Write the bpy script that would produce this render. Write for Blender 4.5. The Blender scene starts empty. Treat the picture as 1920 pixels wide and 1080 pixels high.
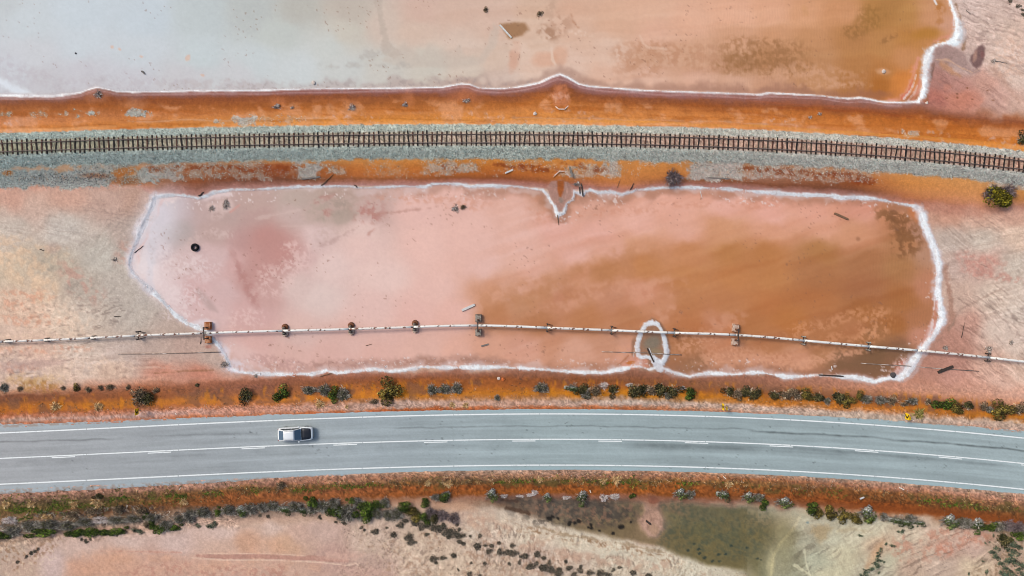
import bpy, bmesh, math, random
import numpy as np
from mathutils import Vector, Matrix

# ------------------------------------------------------------------ camera, sky, sun
S = 13.6            # map units per metre on the lake level
H = 92.0            # drone height above the lake level
CX, CY = 960.0, 540.0
sc = bpy.context.scene
cam_d = bpy.data.cameras.new('camera')
cam = bpy.data.objects.new('camera', cam_d)
sc.collection.objects.link(cam)
cam.location = (0, 0, H)
cam.rotation_euler = (0, 0, 0)
cam_d.sensor_width = 36.0
cam_d.lens = 36.0 * H / (1920.0 / S)
cam_d.clip_start = 0.5
cam_d.clip_end = 6000
sc.camera = cam
SUN_EL, SUN_AZ = math.radians(46), math.radians(-60)      # azimuth from +Y, clockwise positive
world = bpy.data.worlds.new('World')
sc.world = world
world.use_nodes = True
wn_ = world.node_tree
sky = wn_.nodes.new('ShaderNodeTexSky')
sky.sky_type = 'NISHITA'
sky.sun_disc = False
sky.sun_elevation = SUN_EL
sky.sun_rotation = SUN_AZ
sky.air_density = 1.0
sky.dust_density = 4.0
sky.ozone_density = 0.6
bg = wn_.nodes['Background']
bg.inputs['Strength'].default_value = 0.15
wn_.links.new(sky.outputs[0], bg.inputs['Color'])
sun_d = bpy.data.lights.new('sun', 'SUN')
sun_d.energy = 1.5
sun_d.angle = math.radians(16)
sun_d.color = (1.0, 0.95, 0.88)
sun = bpy.data.objects.new('sun', sun_d)
sc.collection.objects.link(sun)
sdir = Vector((math.sin(SUN_AZ) * math.cos(SUN_EL), math.cos(SUN_AZ) * math.cos(SUN_EL), math.sin(SUN_EL)))
sun.rotation_euler = sdir.to_track_quat('Z', 'Y').to_euler()
sc.cycles.pixel_filter_type = 'BLACKMAN_HARRIS'
sc.cycles.filter_width = 1.0
sc.view_settings.view_transform = 'Standard'
sc.view_settings.look = 'None'
sc.view_settings.gamma = 1.0
sc.view_settings.use_curve_mapping = False
sc.view_settings.exposure = 0.42
# ------------------------------------------------------------------ the map of the ground (plan view, map units)
rng = np.random.default_rng(7)
_tab = rng.random((256, 256)).astype(np.float32)

def vnoise(x, y, seed=0):
    x = x + seed * 37.17; y = y + seed * 91.73
    xi = np.floor(x); yi = np.floor(y)
    fx = (x - xi).astype(np.float32); fy = (y - yi).astype(np.float32)
    xi = xi.astype(np.int64) & 255; yi = yi.astype(np.int64) & 255
    x1 = (xi + 1) & 255; y1 = (yi + 1) & 255
    fx = fx * fx * (3 - 2 * fx); fy = fy * fy * (3 - 2 * fy)
    a = _tab[yi, xi]; b = _tab[yi, x1]; c = _tab[y1, xi]; d = _tab[y1, x1]
    return (a + (b - a) * fx) * (1 - fy) + (c + (d - c) * fx) * fy

def fbm(x, y, scale, octv=4, seed=0, gain=0.55):
    out = 0.0; amp = 1.0; tot = 0.0; f = 1.0 / scale
    for o in range(octv):
        c, s = math.cos(o * 0.9 + seed), math.sin(o * 0.9 + seed)
        out = out + amp * vnoise((x * c - y * s) * f, (x * s + y * c) * f, seed + o * 3)
        tot += amp; amp *= gain; f *= 2.03
    return out / tot

def aniso(x, y, ang, ls, ws, octv=3, seed=0):
    c, s = math.cos(ang), math.sin(ang)
    u = (x * c + y * s) / ls * ws; v = (-x * s + y * c)
    return fbm(u, v, ws, octv, seed)

def sstep(a, b, x):
    t = np.clip((x - a) / (b - a), 0, 1)
    return t * t * (3 - 2 * t)

def spline(pts):
    """natural cubic through (x, y), straight beyond the ends"""
    p = np.array(pts, float); x, y = p[:, 0], p[:, 1]; n = len(x)
    h = np.diff(x); A = np.eye(n); r = np.zeros(n)
    for i in range(1, n - 1):
        A[i, i - 1] = h[i - 1]; A[i, i] = 2 * (h[i - 1] + h[i]); A[i, i + 1] = h[i]
        r[i] = 6 * ((y[i + 1] - y[i]) / h[i] - (y[i] - y[i - 1]) / h[i - 1])
    m = np.linalg.solve(A, r)
    def f(q):
        q = np.asarray(q, float); qc = np.clip(q, x[0], x[-1])
        i = np.clip(np.searchsorted(x, qc) - 1, 0, n - 2)
        a = x[i + 1] - qc; b = qc - x[i]; hh = h[i]
        v = (m[i] * a**3 + m[i + 1] * b**3) / (6 * hh) + (y[i] / hh - m[i] * hh / 6) * a + (y[i + 1] / hh - m[i + 1] * hh / 6) * b
        s0 = (y[1] - y[0]) / h[0]; s1 = (y[-1] - y[-2]) / h[-1]
        return v + np.where(q < x[0], (q - x[0]) * s0, 0) + np.where(q > x[-1], (q - x[-1]) * s1, 0)
    return f

def polyfit(pts, deg, lo=-170, hi=2090):
    p = np.array(pts, float)
    k = np.polyfit((p[:, 0] - 960) / 960, p[:, 1], deg)
    f0 = lambda q: np.polyval(k, (q - 960) / 960)
    def f(q):
        q = np.asarray(q, float); qc = np.clip(q, lo, hi)
        v = f0(qc)
        return v + np.where(q < lo, (q - lo) * (f0(lo + 20) - f0(lo)) / 20, 0) + np.where(q > hi, (q - hi) * (f0(hi) - f0(hi - 20)) / 20, 0)
    return f

track_y = polyfit([(0, 276.5), (120, 273), (240, 269.8), (480, 263.2), (720, 260.3), (960, 260.3), (1200, 263.3), (1440, 271.2), (1680, 286.3), (1920, 310)], 4)
road_y = polyfit([(0, 860.2), (240, 848.8), (480, 838.1), (720, 829.6), (960, 823.8), (1200, 826.0), (1440, 833.5), (1680, 848), (1920, 869.7)], 4)
pipe_y = spline([(-160, 646), (0, 640.5), (100, 637), (240, 630), (385, 624.5), (480, 621.5), (655, 617), (776, 613), (895, 610.3), (1026, 614.5), (1147, 619.3), (1265, 624), (1380, 628), (1508, 638.5), (1630, 649.5), (1720, 657), (1855, 670.5), (1920, 678), (2080, 696)])
shoreN = [(-400, 172), (0, 179), (100, 180.5), (150, 174), (172, 166), (183, 163.5), (200, 167), (218, 171.5), (250, 173), (360, 170.5), (480, 170), (575, 167), (680, 166), (770, 165), (830, 163.5), (865, 157), (880, 158), (898, 165), (930, 166.5), (960, 165), (985, 161), (1012, 155), (1035, 144), (1050, 139.5), (1064, 145), (1085, 157.5), (1105, 162), (1160, 166), (1210, 170), (1330, 174), (1425, 177.5), (1442, 174.5), (1540, 179.5), (1565, 183), (1590, 185), (1612, 183), (1630, 186), (1650, 190.5), (1665, 192), (1700, 192), (1722, 190)]
_sn = np.array(shoreN)
def shoreN_y(x):
    return np.interp(x, np.r_[_sn[:, 0], 1800, 1920, 2200], np.r_[_sn[:, 1], 205, 222, 250])
shoreN_E = [(1722, 190, 6), (1729, 180, 9), (1733, 160, 12), (1734, 140, 14), (1737, 118, 18), (1742, 100, 15), (1750, 88, 9), (1763, 82, 8), (1778, 80, 9), (1791, 78, 14), (1797, 62, 15), (1796, 45, 11), (1790, 25, 7), (1782, 5, 5), (1772, -20, 5), (1755, -60, 5), (1740, -130, 5), (1730, -400, 5)]
# pond shore: x, y, width of the salt rim
pondS = [(290, 370, 9), (310, 367, 7), (332, 365, 6), (355, 368, 7), (372, 372, 7), (385, 368, 6), (400, 361, 7), (437, 355, 6), (475, 355.5, 5), (530, 352, 5), (562, 350, 5), (655, 349, 4.5), (670, 352, 4), (712, 351, 4), (755, 349, 3.5), (797, 350, 4), (812, 345, 5), (840, 344.5, 6), (867, 345.5, 6), (880, 350, 6), (895, 348, 5.5), (960, 349, 5), (985, 352, 5), (1017, 356, 5), (1027, 366, 5), (1033, 377, 4.5), (1040, 387, 5), (1043, 396, 5.5), (1046, 403.5, 6), (1057, 400, 4.5), (1060, 391, 4), (1062, 382, 4), (1074, 374, 4.5), (1076, 365, 4), (1077, 359, 5), (1086, 362, 7), (1092, 366, 5), (1098, 360, 5), (1107, 356, 6), (1122, 361, 7), (1145, 359.5, 7), (1167, 365, 6), (1180, 360.5, 5), (1190, 357, 5), (1235, 352.5, 4.5), (1285, 351.5, 5), (1360, 354, 5.5), (1440, 361, 6), (1490, 364.5, 6), (1565, 367, 6), (1577, 371, 8), (1602, 370.5, 7), (1640, 372.5, 6), (1690, 382, 6), (1712, 386, 8), (1724, 391, 11), (1729, 404, 12), (1735, 425, 12), (1745, 448, 11), (1754, 470, 11), (1760, 495, 12), (1759, 530, 14), (1760, 555, 16), (1764, 585, 18), (1766, 600, 17), (1757, 618, 13), (1745, 634, 13), (1729, 653, 14), (1714, 675, 14), (1700, 697, 12), (1686, 710, 12), (1665, 709, 9), (1640, 716, 8), (1625, 711.5, 9), (1600, 706.5, 8), (1580, 707, 8), (1560, 705, 3), (1545, 704, 4), (1532, 703, 8), (1502, 706, 8), (1472, 706, 8), (1440, 701, 7), (1425, 698, 7), (1372, 702, 7), (1330, 699.5, 7), (1310, 702, 8), (1292, 705.5, 8), (1275, 701, 8), (1260, 697.5, 9), (1246, 691, 13), (1236, 684, 10), (1226, 690, 4), (1217, 692.5, 5), (1209, 690, 6), (1200, 687, 6), (1180, 689, 7), (1135, 699, 6), (1072, 697.5, 6), (1010, 692, 6.5), (960, 690, 6.5), (945, 688, 6.5), (900, 689, 7), (830, 689, 7), (790, 688, 6), (755, 694, 6), (727, 696.5, 6), (705, 691.5, 6), (667, 696, 6), (632, 699.5, 6), (612, 695.5, 6), (585, 701.5, 6), (530, 702.5, 6), (480, 700, 6), (450, 697.5, 8), (430, 692, 14), (428, 680, 16), (422, 665, 11), (410, 648, 9), (398, 634, 8), (390, 622, 9), (375, 614, 11), (350, 606, 9), (325, 587, 8), (300, 560, 8), (280, 541, 9), (262, 526, 9), (247, 510, 9), (242, 497, 11), (244, 482, 11), (252, 462, 12), (266, 425, 15), (282, 392, 13)]
pond_pts = [(p[0], p[1]) for p in pondS]
lakeN_pts = shoreN + [(p[0], p[1]) for p in shoreN_E] + [(1730, -900), (-900, -900), (-900, 170)]
pool_pts = [(915, 938), (960, 934), (1010, 936), (1100, 941), (1180, 940), (1204, 945), (1208, 958), (1197, 975), (1201, 993), (1216, 1007), (1231, 1008), (1245, 990), (1246, 972), (1235, 955), (1239, 944), (1262, 941), (1330, 948), (1400, 953), (1440, 958), (1480, 960), (1500, 968), (1492, 985), (1480, 1000), (1462, 1020), (1450, 1045), (1446, 1080), (1440, 1130), (1412, 1130), (1404, 1080), (1392, 1069), (1370, 1066), (1330, 1060), (1290, 1046), (1262, 1034), (1235, 1024), (1200, 1017), (1165, 1011), (1130, 1003), (1090, 995), (1040, 982), (1000, 970), (970, 958), (940, 948)]

def axis(lo, hi, step, far):
    core = np.arange(lo, hi + 1, step, dtype=float)
    d = np.array([8, 20, 40, 70, 120, 200, 340, 600, 1100, 2200, 5000, 11000, far], float)
    return np.r_[(lo - d)[::-1], core, hi + d]
STEP = 2.0
xs = axis(-120, 2040, STEP, 26000)
ys = axis(-90, 1170, STEP, 26000)
X, Y = np.meshgrid(xs, ys)
X = X.astype(np.float32); Y = Y.astype(np.float32)
NY, NX = X.shape
WX = (fbm(X, Y, 46, 3, 11) - .5) * 26 + (fbm(X, Y, 9, 2, 12) - .5) * 6
WY = (fbm(X, Y, 46, 3, 13) - .5) * 26 + (fbm(X, Y, 9, 2, 14) - .5) * 6
WY0 = (fbm(X, Y, 14, 3, 15) - .5) * 2
C = np.zeros((NY, NX, 3), np.float32)
n_fine = fbm(X, Y, 5, 2, 21) - .5
n_mid = fbm(X, Y, 24, 3, 22) - .5
n_big = fbm(X, Y, 130, 3, 23) - .5
n_pix = vnoise(X / 2.1, Y / 2.1, 25) - .5

def blk(x0, y0, x1, y1):
    i0, i1 = np.searchsorted(xs, x0), np.searchsorted(xs, x1, 'right')
    j0, j1 = np.searchsorted(ys, y0), np.searchsorted(ys, y1, 'right')
    return (slice(j0, j1), slice(i0, i1))

def seg_dist(pts, sl, closed=False):
    p = np.array(pts, np.float32); x = X[sl]; y = Y[sl]
    best = np.full(x.shape, 1e9, np.float32); w = np.zeros(x.shape, np.float32)
    n = len(p)
    for i in range(n if closed else n - 1):
        a, b = p[i], p[(i + 1) % n]
        dx, dy = b[0] - a[0], b[1] - a[1]
        L = dx * dx + dy * dy + 1e-6
        t = np.clip(((x - a[0]) * dx + (y - a[1]) * dy) / L, 0, 1)
        d = (x - a[0] - t * dx)**2 + (y - a[1] - t * dy)**2
        k = d < best
        best = np.where(k, d, best)
        if p.shape[1] > 2: w = np.where(k, a[2] + t * (b[2] - a[2]), w)
    return np.sqrt(best), w

def inside(pts, sl):
    p = np.array(pts, np.float32); x = X[sl]; y = Y[sl]
    r = np.zeros(x.shape, bool); n = len(p)
    for i in range(n):
        a, b = p[i], p[(i + 1) % n]
        if a[1] == b[1]: continue
        r ^= ((a[1] > y) != (b[1] > y)) & (x < (b[0] - a[0]) * (y - a[1]) / (b[1] - a[1]) + a[0])
    return r

def sdist(pts, pad=60):
    """signed distance to a closed outline, positive inside, on the whole grid"""
    p = np.array(pts)
    out = np.full(X.shape, -1e4, np.float32)
    sl = blk(p[:, 0].min() - pad, p[:, 1].min() - pad, p[:, 0].max() + pad, p[:, 1].max() + pad)
    ins = inside(pts, sl); d, _ = seg_dist([q[:2] for q in pts], sl, True)
    out[sl] = np.where(ins, d, -d)
    return out

def toned(rc, sat, val):
    g = rc.mean(-1, keepdims=True)
    return (g + (rc - g) * sat) * val

def rgb(c): return np.array(c, np.float32) / 255.

def mix(sl, m, col):
    m = np.clip(m, 0, 1)[..., None]
    C[sl] = C[sl] * (1 - m) + rgb(col) * m

def stroke(pts, col, a=1., soft=1.5, rough=1.5, fray=0., wscale=1., wvar=0.):
    p = np.array(pts, float); pad = p[:, 2].max() * wscale + soft + rough * 3 + 6
    sl = blk(p[:, 0].min() - pad, p[:, 1].min() - pad, p[:, 0].max() + pad, p[:, 1].max() + pad)
    d, w = seg_dist(pts, sl)
    if wvar: w = w * np.clip(1 + wvar * 3 * (fbm(X[sl], Y[sl], 34, 3, 17) - .5), .25, 2)
    d = d + rough * 2 * n_fine[sl] + rough * 2.2 * n_mid[sl] + fray * n_pix[sl]
    m = a * (1 - sstep(w * wscale * .5 - soft, w * wscale * .5 + soft, d))
    mix(sl, m, col)
    return sl, m

def poly(pts, col, a=1., soft=2., rough=3., spk=None):
    p = np.array(pts, float); pad = soft + rough * 2 + 5
    sl = blk(p[:, 0].min() - pad, p[:, 1].min() - pad, p[:, 0].max() + pad, p[:, 1].max() + pad)
    ins = inside(pts, sl); d, _ = seg_dist(pts, sl, True)
    d = np.where(ins, d, -d) + rough * 2.5 * n_mid[sl] + rough * 1.5 * n_fine[sl]
    m = a * sstep(-soft, soft, d)
    if spk: m = m * sstep(spk[0] - spk[1], spk[0] + spk[1], fbm(X[sl], Y[sl], spk[2], 3, spk[3] if len(spk) > 3 else 31))
    mix(sl, m, col)
    return sl, m

def spot(x, y, rx, ry, col, a=1., ang=0., soft=.5, rough=.35, spk=None):
    R = max(rx, ry) * (1 + soft + rough) + 4
    sl = blk(x - R, y - R, x + R, y + R)
    c, s = math.cos(math.radians(ang)), math.sin(math.radians(ang))
    dx = X[sl] - x; dy = Y[sl] - y
    u = (dx * c + dy * s) / rx; v = (-dx * s + dy * c) / ry
    sc_ = max(6., min(rx, ry) * 1.2)
    r = np.sqrt(u * u + v * v) + rough * 2 * (fbm(X[sl], Y[sl], sc_, 4, int(x) % 17) - .5)
    m = a * (1 - sstep(1 - soft, 1 + soft, r))
    if spk: m = m * sstep(spk[0] - spk[1], spk[0] + spk[1], fbm(X[sl], Y[sl], spk[2], 3, spk[3] if len(spk) > 3 else 33))
    mix(sl, m, col)
    return sl, m

def idw(pts, sigma, warp=1.0):
    """colour field through sample points, worked out on every second grid point and filled in between"""
    p = np.array(pts, np.float32)
    ji = np.r_[np.arange(0, NY, 2), NY - 1] if NY % 2 == 0 else np.arange(0, NY, 2)
    ii = np.r_[np.arange(0, NX, 2), NX - 1] if NX % 2 == 0 else np.arange(0, NX, 2)
    g = np.ix_(ji, ii)
    xx = np.clip(X[g] + WX[g] * warp, -300, 2220); yy = np.clip(Y[g] + WY[g] * warp, -300, 1380)
    num = np.zeros(xx.shape + (3,), np.float32); den = np.full(xx.shape, 1e-12, np.float32)
    for q in p:
        d2 = (xx - q[0])**2 + ((yy - q[1]) * 1.25)**2
        w = 1 / (d2 + sigma * sigma)**2
        num += w[..., None] * q[2:5]; den += w
    r = num / den[..., None] / 255.
    fj = np.interp(np.arange(NY), ji, np.arange(len(ji))); j0 = np.minimum(fj.astype(int), len(ji) - 2); tj = (fj - j0).astype(np.float32)[:, None, None]
    r = r[j0] * (1 - tj) + r[j0 + 1] * tj
    fi = np.interp(np.arange(NX), ii, np.arange(len(ii))); i0 = np.minimum(fi.astype(int), len(ii) - 2); ti = (fi - i0).astype(np.float32)[None, :, None]
    return r[:, i0] * (1 - ti) + r[:, i0 + 1] * ti

def ramp(u, stations, xx):
    """colour by strip coordinate u, at stations along x: [(x, [(u, r, g, b), ...]), ...]"""
    st = [s[0] for s in stations]
    cols = []
    for _, rows in stations:
        r = np.array(rows, float)
        cols.append(np.stack([np.interp(u, r[:, 0], r[:, k]) for k in (1, 2, 3)], -1))
    f = np.clip(np.interp(xx, st, np.arange(len(st))), 0, len(st) - 1)
    out = np.zeros(u.shape + (3,))
    for i, c in enumerate(cols):
        out += c * np.clip(1 - np.abs(f - i), 0, 1)[..., None]
    return out / 255.

TY = track_y(X).astype(np.float32); RY = road_y(X).astype(np.float32)
ut = Y - TY; ur = Y - RY
# ---- open flats
flat_pts = [(20, 430, 205, 186, 172), (60, 390, 206, 172, 156), (120, 430, 203, 188, 177), (30, 500, 212, 186, 160), (80, 540, 214, 184, 158), (40, 580, 224, 184, 158), (30, 620, 224, 188, 168), (100, 500, 190, 172, 152), (150, 540, 188, 170, 155), (190, 480, 196, 184, 172), (240, 440, 190, 166, 154), (200, 380, 196, 162, 148), (120, 370, 203, 160, 142), (30, 375, 204, 158, 140), (260, 380, 186, 150, 134), (280, 560, 190, 175, 165), (220, 540, 194, 178, 166), (250, 590, 192, 176, 164), (160, 590, 205, 184, 168), (120, 600, 222, 194, 172), (320, 610, 188, 166, 155), (60, 660, 222, 178, 158), (150, 660, 215, 190, 174), (230, 660, 202, 176, 164), (350, 650, 190, 160, 148), (300, 660, 192, 166, 154), (400, 670, 190, 164, 152), (40, 690, 200, 172, 160), (150, 690, 218, 188, 172), (30, 715, 214, 176, 156), (120, 715, 216, 180, 158), (200, 710, 214, 176, 154), (300, 700, 204, 140, 118), (380, 705, 200, 134, 112),
  (1780, 400, 196, 146, 124), (1840, 400, 208, 166, 146), (1900, 400, 206, 160, 140), (1780, 450, 192, 172, 160), (1840, 450, 200, 182, 168), (1910, 440, 216, 186, 166), (1800, 500, 196, 168, 156), (1840, 490, 202, 160, 146), (1900, 500, 204, 186, 172), (1800, 560, 200, 168, 152), (1860, 560, 212, 188, 172), (1910, 580, 214, 194, 180), (1810, 610, 196, 150, 134), (1870, 620, 214, 190, 176), (1910, 650, 216, 192, 178), (1780, 640, 178, 132, 116), (1740, 690, 182, 130, 112), (1790, 690, 196, 144, 128), (1850, 690, 210, 168, 150), (1910, 700, 218, 184, 166), (1720, 730, 192, 134, 110), (1800, 730, 206, 150, 130), (1880, 730, 214, 172, 154), (1910, 750, 214, 166, 144),
  (1810, 20, 208, 182, 172), (1850, 50, 214, 186, 174), (1900, 60, 222, 190, 174), (1880, 20, 206, 178, 166), (1830, 80, 210, 180, 168), (1880, 110, 220, 192, 178), (1910, 150, 216, 188, 174), (1760, 100, 160, 122, 116), (1780, 110, 176, 144, 136), (1810, 120, 192, 166, 158), (1760, 150, 172, 122, 112), (1800, 160, 186, 134, 122), (1850, 160, 202, 154, 138), (1750, 180, 180, 112, 98), (1800, 185, 200, 130, 108), (1870, 190, 204, 160, 146), (1910, 200, 206, 168, 152),
  (20, 1030, 196, 166, 146), (50, 1060, 206, 168, 146), (110, 1060, 206, 176, 166), (80, 1030, 214, 178, 162), (150, 1030, 218, 180, 164), (150, 1065, 212, 158, 132), (230, 1010, 220, 184, 170), (220, 1050, 216, 164, 138), (320, 1015, 222, 186, 174), (300, 1045, 212, 166, 148), (330, 1070, 214, 168, 148), (420, 1000, 222, 186, 172), (420, 1030, 218, 174, 152), (460, 1020, 220, 164, 132), (430, 1065, 216, 174, 156), (520, 985, 222, 186, 170), (540, 1020, 222, 170, 136), (560, 1000, 216, 172, 152), (520, 1065, 218, 170, 148), (600, 990, 214, 174, 158), (620, 1040, 206, 160, 144), (700, 1010, 218, 184, 162), (700, 1060, 208, 168, 150), (780, 1040, 222, 190, 164), (800, 1010, 214, 182, 156), (860, 1060, 220, 188, 160), (850, 960, 214, 174, 150), (900, 960, 210, 178, 154), (900, 990, 212, 188, 166), (950, 985, 220, 196, 172), (1000, 1010, 222, 200, 174), (920, 1020, 212, 182, 160), (1000, 1040, 216, 184, 164), (1080, 1020, 222, 204, 178), (1070, 1050, 214, 184, 162), (1160, 1035, 222, 206, 180), (1230, 1050, 220, 204, 178), (1300, 1070, 218, 204, 178), (950, 1070, 214, 182, 156), (1200, 1075, 212, 190, 164),
  (1215, 965, 190, 142, 120), (1225, 990, 196, 150, 130), (1510, 965, 206, 196, 166), (1540, 980, 198, 186, 158), (1540, 1000, 196, 182, 150), (1560, 1010, 204, 196, 166), (1520, 1020, 176, 168, 140), (1530, 1050, 192, 190, 160), (1490, 1050, 160, 154, 122), (1480, 1010, 146, 134, 98), (1600, 1000, 212, 200, 168), (1580, 1040, 216, 202, 164), (1560, 1070, 214, 202, 164), (1640, 990, 216, 202, 170), (1650, 1025, 214, 178, 144), (1670, 1050, 206, 196, 164), (1640, 1070, 200, 188, 160), (1700, 1000, 220, 196, 166), (1720, 1030, 212, 180, 154), (1700, 1060, 206, 170, 144), (1760, 1000, 220, 184, 158), (1780, 1030, 210, 166, 144), (1760, 1060, 208, 176, 154), (1820, 1000, 222, 176, 152), (1830, 1030, 216, 176, 156), (1830, 1060, 220, 190, 156), (1870, 1020, 190, 156, 132), (1900, 1040, 206, 168, 140), (1900, 1070, 210, 170, 144)]
C[:] = idw(flat_pts, 14, .8)
south = sstep(880, 940, Y)[..., None]
C[:] = C * (1 - south) + toned(C, .82, .955) * south
west = ((1 - sstep(250, 330, X)) * sstep(370, 420, Y))[..., None] * (1 - south)
C[:] = C * (1 - west) + toned(C, .86, .99) * west
# brushed, wind-combed mud
def brushed(x0, y0, x1, y1, ang, amp, ls, ws, seed, soft=60):
    sl = blk(x0 - soft, y0 - soft, x1 + soft, y1 + soft)
    x = X[sl]; y = Y[sl]
    e = np.minimum(np.minimum(x - x0, x1 - x), np.minimum(y - y0, y1 - y))
    m = sstep(-soft * .6, soft * .4, e)
    wx = x + WX[sl] * .55; wy = y + WY[sl] * .55
    t = aniso(wx, wy, math.radians(ang), ls, ws, 3, seed) - .5
    t2 = aniso(wx, wy, math.radians(ang + 8), ls * 1.7, ws * .6, 2, seed + 3) - .5
    k = (t * .6 + t2 * .7) * m * amp * .62 * sstep(.3, .6, fbm(x, y, 50, 2, seed + 5))
    C[sl] *= (1 + k[..., None] * np.array([.85, 1.0, 1.1], np.float32))
brushed(1770, 410, 2000, 760, 35, .55, 46, 4, 41)
brushed(1770, 410, 2000, 700, -20, .4, 60, 4, 43)
brushed(1800, -60, 2000, 130, 12, .5, 34, 4, 45)
brushed(60, 400, 280, 620, -48, .22, 50, 5, 47)
brushed(1730, 90, 1990, 240, 28, .25, 80, 5, 49)
brushed(1480, 980, 1900, 1110, -25, .45, 40, 4.5, 51)
brushed(1480, 980, 1700, 1110, 60, .25, 40, 4.5, 52)
brushed(640, 985, 1300, 1110, -75, .4, 15, 3.5, 53)
brushed(0, 630, 300, 720, -8, .4, 30, 4, 55)
brushed(-60, 530, 170, 640, 30, .25, 12, 5, 57)
def scratch(x0, y0, x1, y1, ang, ls, ws, a, seed, thr=.60, soft=50):
    """sparse fine wind and water scratches in dried mud"""
    sl = blk(x0 - soft, y0 - soft, x1 + soft, y1 + soft)
    x = X[sl]; y = Y[sl]
    e = np.minimum(np.minimum(x - x0, x1 - x), np.minimum(y - y0, y1 - y))
    m = sstep(-soft * .5, soft * .5, e) * sstep(.40, .58, fbm(x, y, 44, 3, seed + 5))
    wx = x + WX[sl] * .45; wy = y + WY[sl] * .45
    dk = sstep(thr, thr + .1, aniso(wx, wy, math.radians(ang), ls, ws, 2, seed))
    lt = sstep(thr, thr + .12, aniso(wx, wy, math.radians(ang + 5), ls, ws, 2, seed + 9))
    C[sl] *= (1 - (dk * m * a)[..., None] * np.array([.9, 1., 1.], np.float32) + (lt * m * a * .45)[..., None])
scratch(1775, 405, 2010, 740, 30, 24, 3.0, .17, 201); scratch(1790, 540, 2010, 700, 48, 30, 3.2, .13, 203)
scratch(1800, -60, 2010, 130, 14, 16, 3.0, .17, 205); scratch(1740, 110, 2000, 215, 32, 40, 3.2, .12, 207, .63)
scratch(70, 380, 300, 620, -52, 26, 3.2, .09, 209, .63); scratch(-60, 370, 260, 460, 12, 40, 3.2, .07, 211, .63)
scratch(-60, 560, 300, 720, -10, 12, 3.4, .2, 213); scratch(1690, 985, 1870, 1110, -28, 20, 3.0, .24, 215); scratch(1490, 980, 1680, 1110, -35, 28, 3.2, .18, 217)
scratch(860, 960, 1320, 1075, 95, 9, 2.8, .26, 219, .57); scratch(640, 985, 960, 1110, -45, 7, 3.0, .2, 221, .57)
# ---- N lake and pond beds under brine, sky glare painted into pale blue west
lake_pts = [(0, 0, 183, 189, 194), (60, 40, 189, 197, 204), (150, 20, 189, 199, 208), (150, 80, 192, 200, 208), (270, 30, 189, 199, 208), (260, 100, 193, 200, 207), (380, 30, 185, 193, 196), (380, 100, 191, 200, 204), (60, 100, 193, 195, 202), (20, 140, 191, 193, 202), (80, 150, 187, 185, 192), (160, 145, 191, 189, 197), (250, 150, 193, 192, 200), (350, 150, 195, 193, 198), (450, 150, 197, 197, 201), (460, 20, 181, 185, 184), (520, 60, 189, 193, 190), (560, 15, 182, 179, 172), (480, 110, 195, 202, 205), (560, 130, 199, 204, 206), (620, 90, 199, 201, 198), (650, 20, 189, 177, 166), (650, 60, 199, 191, 180), (650, 130, 198, 199, 197), (720, 50, 206, 185, 172), (720, 120, 200, 195, 188), (780, 60, 211, 184, 168), (790, 20, 208, 175, 160), (800, 120, 202, 193, 182), (860, 80, 213, 187, 172), (860, 30, 210, 177, 160), (880, 130, 208, 190, 176), (930, 30, 212, 179, 162), (940, 110, 212, 185, 168), (940, 145, 208, 183, 170), (1000, 20, 213, 178, 156), (1010, 80, 216, 184, 164), (1010, 120, 220, 188, 170), (1080, 20, 214, 172, 148), (1080, 70, 214, 176, 154), (1060, 120, 220, 186, 168), (1150, 40, 216, 172, 146), (1140, 100, 218, 182, 162), (1140, 140, 218, 176, 154), (1220, 20, 220, 174, 148), (1230, 60, 222, 174, 150), (1220, 110, 208, 162, 134), (1220, 150, 220, 176, 154), (1300, 40, 224, 173, 146), (1300, 110, 208, 160, 130), (1310, 150, 216, 168, 144), (1380, 30, 226, 172, 143), (1380, 80, 210, 158, 126), (1380, 120, 190, 140, 106), (1380, 155, 212, 164, 138), (1450, 30, 222, 166, 134), (1450, 70, 206, 150, 112), (1440, 110, 184, 130, 90), (1440, 155, 200, 148, 118), (1510, 30, 214, 156, 118), (1520, 70, 198, 142, 100), (1530, 110, 192, 138, 96), (1530, 150, 194, 140, 100), (1580, 30, 206, 146, 104), (1600, 70, 184, 128, 80), (1610, 120, 184, 126, 76), (1600, 160, 176, 116, 68), (1650, 30, 182, 128, 72), (1660, 80, 188, 132, 80), (1660, 130, 186, 124, 70), (1650, 165, 172, 104, 46), (1700, 30, 188, 134, 78), (1710, 70, 188, 128, 68), (1700, 110, 200, 138, 90), (1690, 150, 206, 126, 60), (1680, 175, 202, 124, 60), (1750, 30, 202, 144, 104), (1770, 50, 206, 152, 124), (1745, 65, 196, 134, 80), (1710, 170, 214, 132, 84)]
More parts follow.
